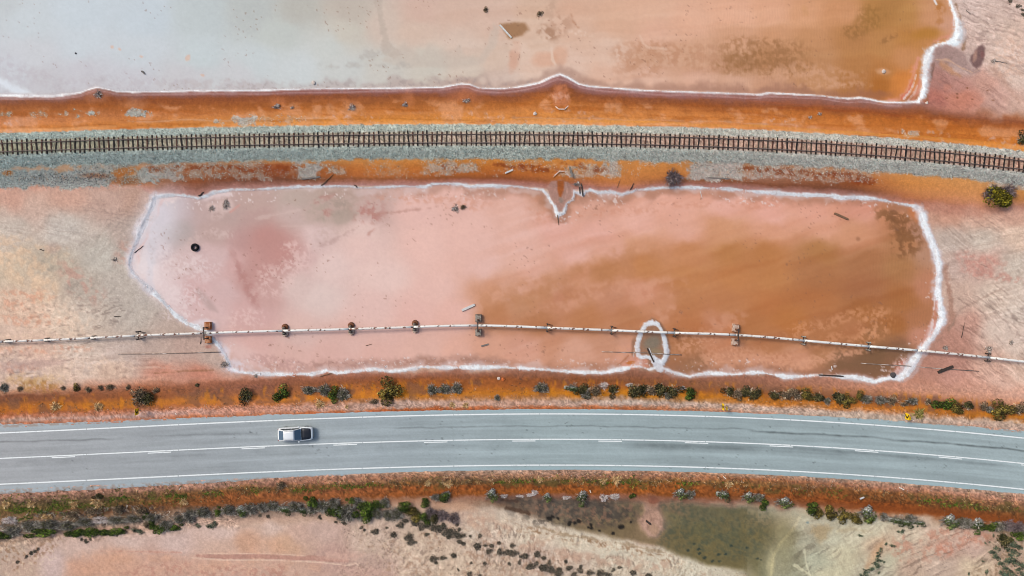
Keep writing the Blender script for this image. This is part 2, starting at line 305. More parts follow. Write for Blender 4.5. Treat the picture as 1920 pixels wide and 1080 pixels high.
pond_c = [(300, 400, 196, 178, 184), (330, 390, 192, 172, 174), (330, 440, 176, 160, 158), (290, 470, 206, 186, 188), (380, 390, 188, 160, 156), (420, 400, 184, 156, 150), (400, 430, 186, 156, 150), (480, 380, 188, 158, 150), (480, 410, 186, 152, 146), (550, 380, 186, 164, 154), (600, 400, 180, 158, 146), (640, 390, 176, 152, 140), (550, 400, 196, 168, 162), (500, 440, 190, 142, 136), (530, 470, 196, 146, 140), (450, 450, 188, 148, 144), (440, 490, 206, 164, 160), (400, 480, 208, 176, 174), (340, 490, 210, 182, 180), (290, 520, 220, 196, 196), (320, 550, 216, 190, 190), (370, 540, 208, 170, 168), (420, 540, 208, 174, 172), (470, 520, 192, 146, 140), (500, 550, 200, 158, 152), (400, 590, 212, 178, 176), (470, 590, 208, 166, 162), (560, 480, 206, 170, 166), (590, 440, 216, 186, 182), (560, 540, 214, 186, 180), (620, 500, 224, 194, 188), (600, 560, 220, 194, 188), (680, 460, 226, 190, 182), (700, 400, 198, 164, 156), (680, 430, 222, 190, 182), (720, 520, 228, 194, 186), (700, 580, 224, 186, 178), (780, 400, 226, 182, 172), (800, 460, 230, 186, 175), (820, 540, 228, 184, 173), (860, 380, 224, 178, 166), (880, 440, 228, 182, 170), (900, 500, 226, 180, 168), (960, 390, 222, 172, 156), (980, 450, 226, 178, 164), (1000, 500, 222, 170, 152), (1040, 430, 226, 172, 158), (1040, 370, 190, 134, 106), (1100, 390, 214, 160, 140), (1120, 440, 226, 170, 154), (1080, 480, 224, 170, 154), (1140, 470, 216, 158, 136), (1020, 530, 208, 152, 124), (960, 540, 214, 160, 136), (920, 550, 208, 150, 120), (930, 590, 190, 128, 90), (980, 575, 192, 136, 102), (1060, 560, 196, 134, 104), (1090, 510, 204, 142, 110), (1140, 510, 190, 128, 86), (1150, 560, 194, 134, 104), (1200, 420, 226, 170, 152), (1200, 460, 208, 148, 116), (1210, 500, 192, 128, 82), (1200, 550, 206, 142, 114), (1240, 570, 196, 134, 100), (1270, 390, 226, 168, 148), (1280, 430, 222, 164, 142), (1290, 470, 196, 132, 90), (1290, 520, 192, 128, 82), (1290, 570, 186, 122, 80), (1360, 390, 226, 168, 150), (1360, 430, 208, 148, 112), (1370, 470, 186, 124, 76), (1380, 520, 192, 126, 78), (1370, 570, 186, 122, 80), (1440, 400, 226, 166, 148), (1440, 430, 216, 154, 124), (1440, 470, 186, 122, 74), (1450, 520, 188, 124, 76), (1440, 570, 186, 118, 72), (1530, 400, 224, 162, 140), (1540, 430, 216, 154, 126), (1540, 470, 176, 118, 72), (1530, 520, 174, 114, 74), (1530, 570, 180, 114, 70), (1620, 395, 216, 152, 130), (1610, 440, 206, 144, 110), (1620, 490, 172, 114, 76), (1620, 540, 168, 108, 72), (1620, 590, 168, 106, 62), (1680, 410, 196, 132, 96), (1690, 450, 180, 122, 82), (1690, 500, 172, 118, 76), (1690, 560, 168, 106, 62), (1680, 610, 166, 104, 58), (1720, 430, 176, 128, 104), (1735, 480, 184, 136, 110), (1740, 540, 190, 128, 98), (1720, 600, 176, 116, 80), (1725, 630, 196, 136, 112), (1600, 620, 178, 116, 78), (1640, 630, 164, 110, 72), (1550, 620, 176, 114, 74), (1480, 600, 184, 116, 66), (1420, 610, 182, 118, 74), (1340, 600, 192, 128, 94), (1300, 610, 184, 116, 74), (1180, 600, 186, 124, 86), (1100, 600, 188, 126, 86), (1010, 600, 182, 122, 84), (860, 590, 226, 178, 166), (780, 590, 226, 180, 170), (660, 640, 220, 178, 168), (560, 620, 218, 182, 174), (480, 640, 216, 172, 164), (450, 670, 220, 184, 178), (540, 670, 216, 174, 164), (620, 670, 218, 174, 164), (700, 665, 220, 174, 162), (800, 650, 222, 176, 162), (860, 660, 222, 170, 152), (920, 650, 216, 160, 136), (980, 650, 214, 158, 136), (1040, 640, 200, 140, 110), (1080, 660, 212, 158, 134), (1140, 650, 198, 142, 114), (1160, 665, 212, 156, 134), (1290, 650, 176, 116, 78), (1340, 650, 196, 132, 98), (1300, 680, 158, 110, 80), (1360, 680, 196, 136, 106), (1440, 650, 182, 120, 82), (1430, 680, 206, 146, 118), (1500, 670, 204, 144, 114), (1540, 660, 176, 120, 84), (1580, 680, 140, 100, 74), (1640, 665, 132, 96, 68), (1620, 690, 134, 98, 76), (1690, 660, 140, 100, 74), (1680, 690, 176, 120, 98)]
sdL = sdist(lakeN_pts, 120); sdP = sdist(pond_pts, 60); sdG = sdist(pool_pts, 40)
sdL = np.where((Y < -80) & (X < 1700), np.maximum(sdL, 90), sdL)
lk = idw(lake_pts, 12, .9); pn = idw(pond_c, 12, .8)
# streaks of stirred-up sediment in the brown half of the pond, feathered along the wind
st = (aniso(X + WX * .5, Y + WY * .5, math.radians(-17), 150, 13, 3, 231) - .5) * sstep(850, 1000, X) * (1 - sstep(1690, 1750, X))
pn = pn * (1 + st[..., None] * np.array([.07, .14, .2], np.float32))
st = (aniso(X + WX * .5, Y + WY * .5, math.radians(-4), 170, 12, 3, 233) - .5) * sstep(700, 1000, X)
lk = lk * (1 + st[..., None] * np.array([.05, .09, .12], np.float32))
wob = n_mid * 3 + n_fine * 2
mL = sstep(-1.5, 1.5, sdL + wob)[..., None]; mP = sstep(-1.5, 1.5, sdP + wob)[..., None]
C[:] = C * (1 - mL) + lk * mL
C[:] = C * (1 - mP) + pn * mP
# ---- railway banks, slope shading included in the painted colours
SN = shoreN_y(X).astype(np.float32)
nb_edge = TY - 27 + (fbm(X, Y, 8, 2, 61) - .5) * 3
v = (Y - SN) / (TY - 27 - SN)
v = v + (n_mid * .10 + n_fine * .04) + .10 * (aniso(X, Y, 0.02, 60, 5, 3, 62) - .5)
N_ST = [
 (0, [(0, 150, 104, 98), (.08, 156, 100, 88), (.16, 150, 86, 62), (.3, 160, 86, 40), (.45, 182, 102, 48), (.62, 192, 114, 66), (.78, 202, 122, 68), (.86, 196, 112, 48), (.94, 222, 146, 82), (1, 214, 140, 84)]),
 (250, [(0, 150, 104, 98), (.12, 148, 90, 74), (.22, 152, 76, 34), (.4, 172, 90, 34), (.6, 186, 106, 52), (.8, 192, 112, 52), (.9, 196, 114, 46), (1, 214, 136, 76)]),
 (480, [(0, 158, 108, 106), (.1, 150, 92, 84), (.2, 152, 78, 42), (.45, 174, 92, 34), (.65, 194, 114, 54), (.82, 200, 120, 50), (.92, 206, 124, 44), (1, 218, 142, 78)]),
 (760, [(0, 164, 110, 110), (.12, 150, 92, 84), (.2, 152, 80, 44), (.45, 180, 98, 38), (.7, 196, 114, 48), (.9, 208, 126, 46), (1, 218, 142, 74)]),
 (1000, [(0, 164, 110, 108), (.14, 156, 96, 86), (.24, 158, 82, 42), (.45, 190, 104, 38), (.62, 200, 118, 54), (.85, 206, 126, 54), (1, 218, 144, 84)]),
 (1250, [(0, 164, 112, 110), (.16, 160, 100, 92), (.25, 150, 80, 46), (.38, 164, 84, 34), (.5, 192, 108, 46), (.7, 204, 120, 54), (.9, 206, 126, 58), (1, 214, 140, 86)]),
 (1480, [(0, 158, 106, 100), (.2, 160, 92, 72), (.34, 164, 84, 40), (.5, 192, 104, 38), (.75, 200, 114, 46), (.9, 190, 110, 60), (1, 212, 132, 60)]),
 (1680, [(0, 164, 118, 116), (.14, 160, 98, 80), (.3, 160, 80, 36), (.5, 188, 98, 28), (.75, 192, 106, 38), (.9, 196, 112, 48), (1, 212, 132, 54)]),
 (1920, [(-.3, 196, 150, 130), (0, 188, 110, 66), (.15, 160, 82, 44), (.3, 178, 90, 36), (.5, 196, 102, 30), (.8, 206, 116, 36), (1, 216, 130, 44)])]
reg = (Y > SN - 4) & (Y < TY + 5)
fade = np.where(X > 1735, 16, 1.5)
m = sstep(-fade, fade, Y - SN + n_mid * np.where(X > 1735, 30, 2)) * (1 - sstep(-1, 1, Y - TY))
rc = toned(ramp(v, N_ST, X), .88, (.93 + .13 * sstep(.3, .9, v))[..., None])
C[:] = C * (1 - m[..., None]) + rc * m[..., None]
# pale pinkish efflorescence streaks and rust streaks on the bank
mb = m * sstep(.25, .5, v) * (1 - sstep(.97, 1.02, v))
t = sstep(.50, .68, fbm(X, Y * 1.3, 30, 4, 63))
C[:] = C * (1 - (mb * t * .55)[..., None]) + rgb((212, 152, 118)) * (mb * t * .55)[..., None]
t = sstep(.55, .72, aniso(X, Y, .02, 90, 7, 3, 64))
C[:] = C * (1 - (mb * t * .4)[..., None]) + rgb((160, 82, 26)) * (mb * t * .4)[..., None]
t = sstep(.62, .75, fbm(X, Y, 7, 3, 65)) * sstep(.5, .62, fbm(X, Y, 60, 2, 66)) * sstep(.55, .75, v)
C[:] = C * (1 - (mb * t * .55)[..., None]) + rgb((196, 164, 158)) * (mb * t * .55)[..., None]

# south bank
SS_pts = [(-400, 352), (0, 356), (60, 352), (140, 354), (200, 350), (250, 350), (292, 368), (330, 364), (375, 370), (400, 360), (437, 354), (480, 354), (655, 348.5), (797, 349), (867, 345), (960, 348), (1017, 353), (1050, 358), (1077, 356), (1107, 355), (1167, 363), (1235, 352), (1285, 351), (1360, 353.5), (1440, 360.5), (1565, 366.5), (1690, 381), (1730, 388), (1800, 396), (1850, 402), (1920, 396), (2200, 400)]
_ss = np.array(SS_pts)
SS = np.interp(X, _ss[:, 0], _ss[:, 1]).astype(np.float32)
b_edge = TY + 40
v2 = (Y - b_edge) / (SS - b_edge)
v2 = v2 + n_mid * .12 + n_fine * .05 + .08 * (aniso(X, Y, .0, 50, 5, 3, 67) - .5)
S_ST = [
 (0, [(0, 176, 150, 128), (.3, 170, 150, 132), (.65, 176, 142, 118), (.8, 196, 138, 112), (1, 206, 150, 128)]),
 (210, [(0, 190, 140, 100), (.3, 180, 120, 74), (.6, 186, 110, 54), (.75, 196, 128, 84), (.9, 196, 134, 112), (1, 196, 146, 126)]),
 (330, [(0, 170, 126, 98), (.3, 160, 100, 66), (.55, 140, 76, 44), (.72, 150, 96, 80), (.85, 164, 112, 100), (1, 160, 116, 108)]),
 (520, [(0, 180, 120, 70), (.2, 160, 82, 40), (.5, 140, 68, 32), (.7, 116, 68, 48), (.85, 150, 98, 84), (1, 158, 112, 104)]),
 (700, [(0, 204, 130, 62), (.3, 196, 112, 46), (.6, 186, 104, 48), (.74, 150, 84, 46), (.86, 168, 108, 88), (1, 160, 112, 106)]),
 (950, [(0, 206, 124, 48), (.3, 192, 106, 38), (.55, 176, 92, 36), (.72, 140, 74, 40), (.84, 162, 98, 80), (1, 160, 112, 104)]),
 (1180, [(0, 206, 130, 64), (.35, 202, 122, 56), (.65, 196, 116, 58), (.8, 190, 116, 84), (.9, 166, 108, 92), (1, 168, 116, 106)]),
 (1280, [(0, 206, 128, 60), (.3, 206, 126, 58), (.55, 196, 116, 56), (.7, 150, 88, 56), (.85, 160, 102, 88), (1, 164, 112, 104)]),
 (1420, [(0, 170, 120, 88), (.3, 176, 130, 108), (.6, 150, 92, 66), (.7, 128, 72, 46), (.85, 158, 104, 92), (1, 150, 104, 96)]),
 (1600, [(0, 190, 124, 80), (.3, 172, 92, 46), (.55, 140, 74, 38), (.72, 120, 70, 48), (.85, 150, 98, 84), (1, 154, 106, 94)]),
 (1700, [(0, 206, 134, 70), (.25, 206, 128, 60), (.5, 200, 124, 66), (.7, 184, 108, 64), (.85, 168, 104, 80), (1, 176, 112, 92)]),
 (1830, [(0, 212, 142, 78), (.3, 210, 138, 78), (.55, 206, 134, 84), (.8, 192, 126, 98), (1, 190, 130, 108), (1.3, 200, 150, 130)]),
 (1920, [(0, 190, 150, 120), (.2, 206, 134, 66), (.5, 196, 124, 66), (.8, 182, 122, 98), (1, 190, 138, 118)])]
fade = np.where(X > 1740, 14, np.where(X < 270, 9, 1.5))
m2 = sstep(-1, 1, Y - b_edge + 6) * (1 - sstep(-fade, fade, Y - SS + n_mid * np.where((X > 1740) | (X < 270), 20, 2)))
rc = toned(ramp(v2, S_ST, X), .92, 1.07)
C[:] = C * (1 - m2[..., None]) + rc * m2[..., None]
# where ballast has spilled down the south bank (also drives the loose stones)
SPILL = np.zeros((NY, NX), np.float32)
def spill(x0, y0, x1, y1, d, soft=12, thr=.5):
    sl = blk(x0 - 30, y0 - 30, x1 + 30, y1 + 30)
    x = X[sl]; y = Y[sl]
    e = np.minimum(np.minimum((x - x0) / 2.2, (x1 - x) / 2.2), np.minimum(y - y0, y1 - y) * 1.6) + n_mid[sl] * 26 + n_fine[sl] * 12
    k = sstep(-soft * .5, soft * .5, e) * d
    SPILL[sl] = np.maximum(SPILL[sl], k)
spill(-200, 316, 60, 352, .95); spill(20, 318, 215, 352, .95); spill(130, 306, 260, 326, .7); spill(235, 314, 300, 342, .9); spill(270, 308, 350, 338, .7); spill(340, 306, 500, 336, .5)
spill(475, 318, 560, 330, .3); spill(555, 302, 605, 334, .95); spill(600, 306, 645, 326, .6); spill(690, 304, 760, 330, .28); spill(800, 302, 910, 326, .62); spill(940, 302, 1050, 322, .35)
spill(1040, 306, 1180, 332, .6); spill(1120, 298, 1165, 330, .75); spill(1200, 296, 1262, 306, .5); spill(1280, 302, 1400, 338, .85); spill(1395, 310, 1520, 336, .6); spill(1500, 316, 1640, 340, .5)
spill(1640, 318, 1680, 326, .4); spill(1850, 330, 2060, 356, .6)
spill(-40, 210, 26, 220, .6, 6); spill(55, 212, 84, 219, .4, 6); spill(96, 210, 130, 218, .6, 6); spill(154, 208, 184, 218, .85, 6); spill(245, 203, 268, 216, .85, 5); spill(398, 224, 416, 231, .7, 4); spill(424, 222, 440, 230, .7, 4); spill(455, 222, 472, 232, .8, 4)
spill(1700, 246, 1720, 256, .6, 4); spill(480, 218, 570, 230, .3, 6)
g = np.clip(SPILL * 1.15, 0, .92) * sstep(.34, .6, fbm(X, Y, 7, 3, 71) * .7 + SPILL * .38)
gcol = np.stack([np.interp(X, [0, 300, 900, 1920], a) for a in ([150, 164, 182, 186], [158, 162, 168, 168], [156, 158, 162, 160])], -1) / 255. * (1 + n_pix[..., None] * .35)
C[:] = C * (1 - g[..., None]) + gcol * g[..., None]
# deep rust between the spilled stones, ledges along the north bank
for q in ((330, 316, 30, 5), (370, 314, 34, 5), (420, 313, 40, 5), (450, 322, 30, 6), (520, 316, 44, 8), (1075, 306, 20, 4), (1110, 318, 26, 7), (1010, 316, 40, 7), (960, 310, 30, 5), (1420, 318, 34, 6), (1470, 322, 40, 8), (1530, 328, 40, 9), (1585, 332, 44, 10), (1620, 340, 26, 7), (285, 318, 14, 6), (840, 314, 16, 5)):
    spot(q[0], q[1], q[2], q[3], (142, 66, 30), .8, 3, .4, .5, (.45, .12, 7))
spot(235, 322, 26, 9, (186, 112, 52), .9, -6, .35, .35); spot(15, 324, 10, 5, (170, 98, 36), .9); spot(240, 340, 26, 8, (150, 92, 52), .8); spot(180, 329, 26, 5, (150, 88, 54), .6)
for off, x0, x1, c_, w_, a_ in ((-8, -120, 240, (160, 92, 40), 2.2, .55), (-4, -120, 230, (224, 156, 100), 5, .5), (-14, 240, 640, (206, 166, 140), 2.5, .45), (-9, 260, 980, (170, 100, 40), 2.4, .45), (-3, 380, 2000, (226, 152, 92), 4, .45), (-12, 960, 1500, (196, 158, 140), 2.5, .4), (-7, 1100, 2000, (222, 146, 60), 3, .5), (-30, 1180, 1480, (150, 80, 36), 2.5, .5), (-44, 1460, 1800, (150, 72, 30), 3, .5), (-16, 960, 1440, (170, 98, 44), 2, .35), (-22, 500, 960, (206, 136, 84), 3, .35), (-52, 1400, 1700, (160, 84, 50), 2.5, .45)):
    xx_ = np.arange(x0, x1, 24); yy_ = track_y(xx_) - 27 + off + (vnoise(xx_ / 60., xx_ * 0., int(off) + 50) - .5) * 7
    stroke([(a, b, w_ * (.5 + vnoise(np.array([a / 45.]), np.array([off * 1.]), 9)[0])) for a, b in zip(xx_, yy_)], c_, a_, 1.3, 1.5)
# ---- ballast
mBal = sstep(-1.2, 1.2, ut + 27 + (fbm(X, Y, 7, 2, 72) - .5) * 4) * (1 - sstep(-3, 3, ut - 38 + (fbm(X, Y, 16, 3, 73) - .5) * 12))
bc = np.stack([np.interp(X, [0, 400, 960, 1440, 1920], a) for a in ([152, 160, 172, 176, 176], [164, 168, 176, 170, 170], [160, 162, 166, 162, 164])], -1) / 255.
inr = 1 - sstep(9, 15, np.abs(ut))
ic = np.stack([np.interp(X, [0, 400, 960, 1300, 1920], a) for a in ([158, 168, 182, 186, 186], [156, 158, 160, 152, 146], [132, 140, 144, 136, 128])], -1) / 255.
bc = bc * (1 - inr[..., None]) + ic * inr[..., None]
bc = bc * (1 + n_pix[..., None] * .4 + n_fine[..., None] * .15)
C[:] = C * (1 - mBal[..., None]) + bc * mBal[..., None]

# ---- road verges: strip coordinate ur = distance from the centre line
uw = ur + n_mid * 9 + n_fine * 5 + (aniso(X, Y, .0, 40, 5, 3, 74) - .5) * 6
V_ST = [
 (0, [(-150, 214, 180, 164), (-130, 208, 172, 150), (-122, 176, 124, 96), (-116, 120, 70, 48), (-106, 130, 76, 46), (-98, 172, 96, 32), (-90, 180, 98, 30), (-84, 168, 92, 50), (-78, 186, 112, 80), (-72, 176, 140, 124), (-66, 180, 110, 80), (-58, 176, 100, 60)]),
 (260, [(-150, 210, 168, 146), (-134, 206, 150, 126), (-124, 168, 104, 76), (-114, 146, 84, 50), (-104, 152, 84, 44), (-96, 186, 108, 34), (-88, 186, 106, 36), (-82, 164, 94, 56), (-76, 184, 120, 94), (-70, 184, 150, 142), (-64, 184, 120, 96), (-58, 176, 96, 52)]),
 (480, [(-144, 198, 132, 108), (-134, 190, 122, 98), (-124, 150, 90, 66), (-112, 130, 80, 62), (-100, 150, 90, 60), (-90, 196, 112, 44), (-82, 190, 110, 56), (-74, 188, 122, 94), (-66, 190, 130, 108), (-58, 176, 100, 60)]),
 (740, [(-134, 168, 112, 92), (-126, 156, 98, 76), (-118, 140, 76, 40), (-108, 160, 88, 34), (-96, 186, 104, 34), (-86, 196, 116, 30), (-80, 176, 116, 74), (-72, 182, 150, 136), (-64, 178, 142, 126), (-60, 170, 84, 40), (-56, 170, 84, 40)]),
 (960, [(-130, 158, 106, 86), (-120, 140, 86, 62), (-112, 140, 76, 38), (-100, 158, 86, 36), (-88, 190, 110, 26), (-80, 176, 108, 50), (-72, 182, 138, 116), (-64, 182, 138, 118), (-58, 176, 96, 56)]),
 (1180, [(-132, 152, 100, 80), (-120, 140, 86, 62), (-110, 128, 74, 42), (-100, 150, 84, 42), (-92, 190, 112, 22), (-84, 194, 118, 20), (-78, 168, 130, 104), (-72, 182, 162, 148), (-66, 182, 152, 138), (-61, 172, 96, 56), (-57, 172, 96, 56)]),
 (1420, [(-132, 160, 106, 86), (-118, 150, 96, 74), (-104, 140, 92, 66), (-96, 150, 84, 38), (-86, 184, 106, 28), (-76, 182, 108, 38), (-70, 186, 150, 132), (-62, 182, 156, 140), (-57, 178, 130, 108)]),
 (1660, [(-132, 188, 128, 106), (-118, 190, 130, 104), (-106, 172, 110, 76), (-98, 140, 88, 62), (-90, 168, 94, 40), (-80, 190, 108, 34), (-74, 180, 120, 80), (-68, 188, 162, 144), (-60, 180, 156, 138)]),
 (1920, [(-128, 212, 160, 138), (-112, 206, 142, 112), (-102, 150, 96, 66), (-94, 160, 94, 46), (-84, 196, 114, 22), (-80, 180, 110, 50), (-74, 186, 160, 142), (-64, 186, 150, 132), (-58, 178, 120, 96)])]
mV = sstep(-144, -126, ur + n_mid * 22 + np.interp(X, [0, 300, 420, 700, 1500, 1760, 1920], [4, 2, -4, 0, 0, -4, 6])) * (1 - sstep(-3, 3, ur + 52)) * sstep(-6, 0, -sdP)
rc = toned(ramp(uw, V_ST, X), .92, (1.0 + .02 * sstep(-84, -76, ur))[..., None])
C[:] = C * (1 - mV[..., None]) + rc * mV[..., None]
mv = mV * sstep(-118, -108, ur) * (1 - sstep(-84, -78, ur))
t = sstep(.56, .7, fbm(X, Y, 26, 4, 75))
C[:] = C * (1 - (mv * t * .6)[..., None]) + rgb((112, 76, 62)) * (mv * t * .6)[..., None]
t = sstep(.6, .68, fbm(X + Y * .0, Y * .35, 9, 3, 76))
C[:] = C * (1 - (mv * t * .4)[..., None]) + rgb((206, 126, 26)) * (mv * t * .4)[..., None]
ms = mV * sstep(-84, -78, ur) + mV * (1 - sstep(-112, -104, ur)) * .4
C[:] *= (1 + (ms * (n_pix * .35 + n_fine * .25))[..., None])
W_ST = [
 (0, [(58, 196, 140, 122), (72, 190, 132, 112), (82, 150, 112, 86), (92, 128, 104, 50), (102, 140, 100, 58), (112, 160, 120, 84), (124, 146, 118, 100), (140, 150, 124, 108), (152, 186, 152, 132), (170, 204, 170, 150)]),
 (180, [(58, 196, 140, 120), (72, 182, 126, 106), (82, 140, 104, 76), (94, 124, 98, 54), (106, 140, 90, 58), (118, 150, 114, 88), (132, 150, 130, 118), (142, 196, 150, 130), (156, 212, 172, 156)]),
 (400, [(58, 192, 144, 128), (70, 176, 122, 100), (80, 150, 96, 48), (90, 168, 90, 38), (102, 172, 92, 40), (112, 140, 104, 82), (126, 160, 132, 118), (136, 206, 164, 146), (150, 218, 182, 166)]),
 (600, [(58, 190, 140, 120), (70, 186, 118, 90), (80, 150, 100, 52), (88, 176, 98, 56), (100, 190, 104, 50), (110, 176, 110, 76), (120, 166, 134, 118), (136, 206, 166, 146), (150, 216, 178, 160)]),
 (800, [(58, 186, 150, 130), (66, 180, 120, 88), (76, 130, 92, 52), (86, 182, 92, 34), (100, 186, 94, 34), (108, 200, 140, 110), (122, 206, 160, 136), (140, 210, 172, 148)]),
 (980, [(58, 190, 152, 134), (68, 176, 124, 96), (78, 140, 96, 52), (88, 170, 86, 32), (100, 190, 98, 28), (106, 176, 110, 86), (112, 150, 100, 78), (124, 120, 96, 74)]),
 (1200, [(58, 186, 140, 118), (68, 180, 116, 84), (76, 140, 98, 46), (84, 184, 96, 34), (98, 190, 96, 28), (106, 182, 110, 80), (116, 178, 122, 100), (126, 170, 124, 100)]),
 (1400, [(58, 186, 146, 124), (66, 178, 104, 60), (76, 140, 96, 48), (86, 176, 92, 34), (100, 178, 92, 36), (108, 170, 112, 88), (118, 186, 146, 126), (130, 190, 170, 140)]),
 (1650, [(56, 184, 150, 132), (68, 190, 124, 96), (78, 166, 96, 44), (88, 150, 86, 36), (98, 176, 82, 24), (110, 174, 82, 26), (120, 206, 160, 132), (132, 214, 192, 162)]),
 (1920, [(56, 184, 148, 128), (68, 190, 132, 108), (80, 182, 120, 82), (90, 146, 98, 52), (102, 164, 86, 34), (112, 168, 80, 26), (120, 150, 96, 62), (132, 196, 150, 122)])]
uend = np.interp(X, [0, 180, 400, 600, 800, 980, 1200, 1400, 1650, 1920], [168, 156, 146, 146, 130, 120, 120, 122, 124, 124])
mW = sstep(50, 56, ur) * (1 - sstep(-9, 9, ur - uend + n_mid * 26))
rc = toned(ramp(uw, W_ST, X), .84, (.95 - .08 * sstep(70, 80, ur) * (1 - sstep(104, 114, ur)))[..., None]) * np.array([1.0, .99, .96])
C[:] = C * (1 - mW[..., None]) + rc * mW[..., None]
mg = mW * (1 - sstep(90, 110, ur) * np.where(X < 450, .3, 1))
C[:] *= (1 + (mg * (n_pix * .5 + n_fine * .45))[..., None])
t = mW * sstep(.58, .68, fbm(X, Y * 1.3, 18, 4, 77)) * sstep(70, 76, ur) * (1 - sstep(88, 96, ur))
C[:] = C * (1 - (t * .6)[..., None]) + rgb((96, 84, 44)) * (t * .6)[..., None]
# ---- stains, crusts and other marks of the lake bed
DK = (150, 108, 84)
def blot(x, y, rx, ry, col, a=.7, ang=0, thr=.5, sc_=9, sf=.1, seed=None):
    spot(x, y, rx, ry, col, a, ang, .45, .45, (thr, sf, sc_, seed if seed is not None else int(x + y) % 23))
# N lake
stroke([(706, -40, 16), (710, 5, 14), (716, 40, 12), (722, 70, 14), (726, 92, 22), (740, 100, 20)], (186, 170, 158), .6, 2.5, 3)
poly([(735, 96), (760, 82), (772, 92), (790, 104), (806, 84), (818, 96), (850, 94), (862, 84), (870, 104), (900, 108), (915, 80), (926, 45), (936, 50), (930, 84), (905, 118), (850, 128), (790, 126), (740, 124), (715, 112)], (196, 180, 168), .5, 4, 3)
for q in ((612, 128, 14, 5), (700, 96, 16, 8), (690, 108, 20, 6), (740, 122, 30, 7), (640, 122, 40, 6)): blot(q[0], q[1], q[2], q[3], (176, 170, 164), .5, thr=.48, sc_=12)
poly([(938, 45), (965, 41), (985, 44), (992, 56), (978, 66), (955, 72), (946, 58)], (150, 106, 70), .8, 4, 2)
blot(1030, 62, 22, 14, (168, 126, 100), .8, 20, .46); blot(1052, 44, 22, 18, (190, 148, 124), .7, 40, .45); blot(1032, 16, 9, 20, (196, 160, 138), .8, 10, .4)
stroke([(1070, 18, 3), (1074, 40, 4), (1084, 52, 4)], (188, 140, 112), .7, 1.5, 2); blot(1090, 62, 22, 5, (226, 196, 178), .7, 10, .45)
spot(1022, 112, 24, 14, (214, 160, 132), .55, -5, .4, .3); spot(1050, 104, 14, 16, (212, 160, 132), .55, 0, .4, .3); stroke([(1034, 90, 4), (1036, 112, 5), (1042, 122, 3)], (226, 198, 180), .7, 1.5, 1)
spot(964, 108, 9, 26, (206, 146, 120), .5, 10, .5, .4); spot(975, 90, 18, 10, (226, 198, 182), .5)
for q in ((1215, 86, 34, 12), (1185, 104, 40, 22), (1250, 104, 50, 24), (1200, 128, 40, 16), (1300, 100, 60, 22), (1330, 118, 40, 20)): blot(q[0], q[1], q[2], q[3], (192, 140, 110), .6, 0, .5, 7, .16)
stroke([(1200, 66, 2), (1205, 80, 2.5), (1214, 89, 3), (1250, 92, 2)], (226, 188, 166), .6, 1.2, 2)
for q in ((1395, 96, 46, 26), (1430, 112, 60, 24), (1380, 122, 44, 18), (1480, 95, 40, 22), (1475, 128, 60, 18), (1440, 82, 26, 10)): blot(q[0], q[1], q[2], q[3], (156, 108, 70), .6, 0, .5, 5.5, .18)
poly([(1636, -40), (1648, 0), (1632, 24), (1610, 44), (1598, 60), (1612, 64), (1640, 46), (1680, 36), (1700, 0), (1700, -40)], (170, 118, 66), .55, 14, 6)
blot(1630, 34, 30, 20, (150, 104, 54), .55, -40, .48, 5, .18); blot(1600, 60, 20, 14, (146, 100, 56), .6, 0, .48, 6)
spot(1738, 62, 26, 10, (176, 118, 44), .6, -8, .6, .25); blot(1665, 72, 20, 6, (150, 102, 60), .6, -25, .45, 6); blot(1762, 15, 10, 14, (180, 116, 60), .8, 0, .42, 7); blot(1760, 40, 8, 8, (184, 122, 72), .7, 0, .45, 7)
for q in ((1500, 130, 60, 14), (1550, 140, 60, 12), (1460, 140, 50, 10), (1540, 160, 80, 6), (1580, 158, 40, 8)): blot(q[0], q[1], q[2], q[3], (212, 160, 128), .55, 0, .53, 7)
spot(1655, 134, 12, 6, (216, 164, 130), .7); blot(1510, 22, 7, 12, (206, 150, 106), .6, -10, .4, 8)
# salty lilac left shore and rims of the N lake
sl = blk(-120, 90, 1740, 200); sh = shoreN_y(X[sl]); dd = sh - Y[sl]
rim = sstep(0, 3, dd) * (1 - sstep(6, 22, dd + n_mid[sl] * 30)) * np.interp(X[sl], [0, 400, 470, 900, 1000, 1700], [.25, .3, .55, .6, .6, .7])
rcol = np.stack([np.interp(X[sl], [0, 400, 800, 1100, 1500, 1700], a) for a in ([186, 186, 176, 166, 160, 160], [184, 176, 152, 128, 112, 100], [190, 178, 146, 112, 92, 70])], -1) / 255.
C[sl] = C[sl] * (1 - rim[..., None]) + rcol * rim[..., None]
t = rim * sstep(.5, .66, fbm(X[sl], Y[sl], 5, 3, 81)) * (X[sl] < 1000)
C[sl] = C[sl] * (1 - (t * .6)[..., None]) + rgb((150, 136, 136)) * (t * .6)[..., None]
stroke([(-120, 120, 6), (0, 152, 14), (30, 168, 14), (60, 178, 8)], (214, 222, 232), .8, 5, 3)
blot(20, 130, 50, 22, (184, 180, 188), .6, 35, .5, 7); blot(90, 150, 60, 14, (180, 174, 180), .5, 20, .5, 7); blot(230, 152, 120, 10, (184, 178, 184), .5, 0, .52, 6); blot(400, 156, 140, 9, (186, 176, 176), .5, 0, .54, 6)
for q in ((352, 108, 4, 6), (379, 141, 4, 2.5), (265, 106, 3, 2), (210, 88, 3, 3), (224, 92, 3, 2)): spot(q[0], q[1], q[2], q[3], (212, 178, 160), .8, 20, .3, .5)
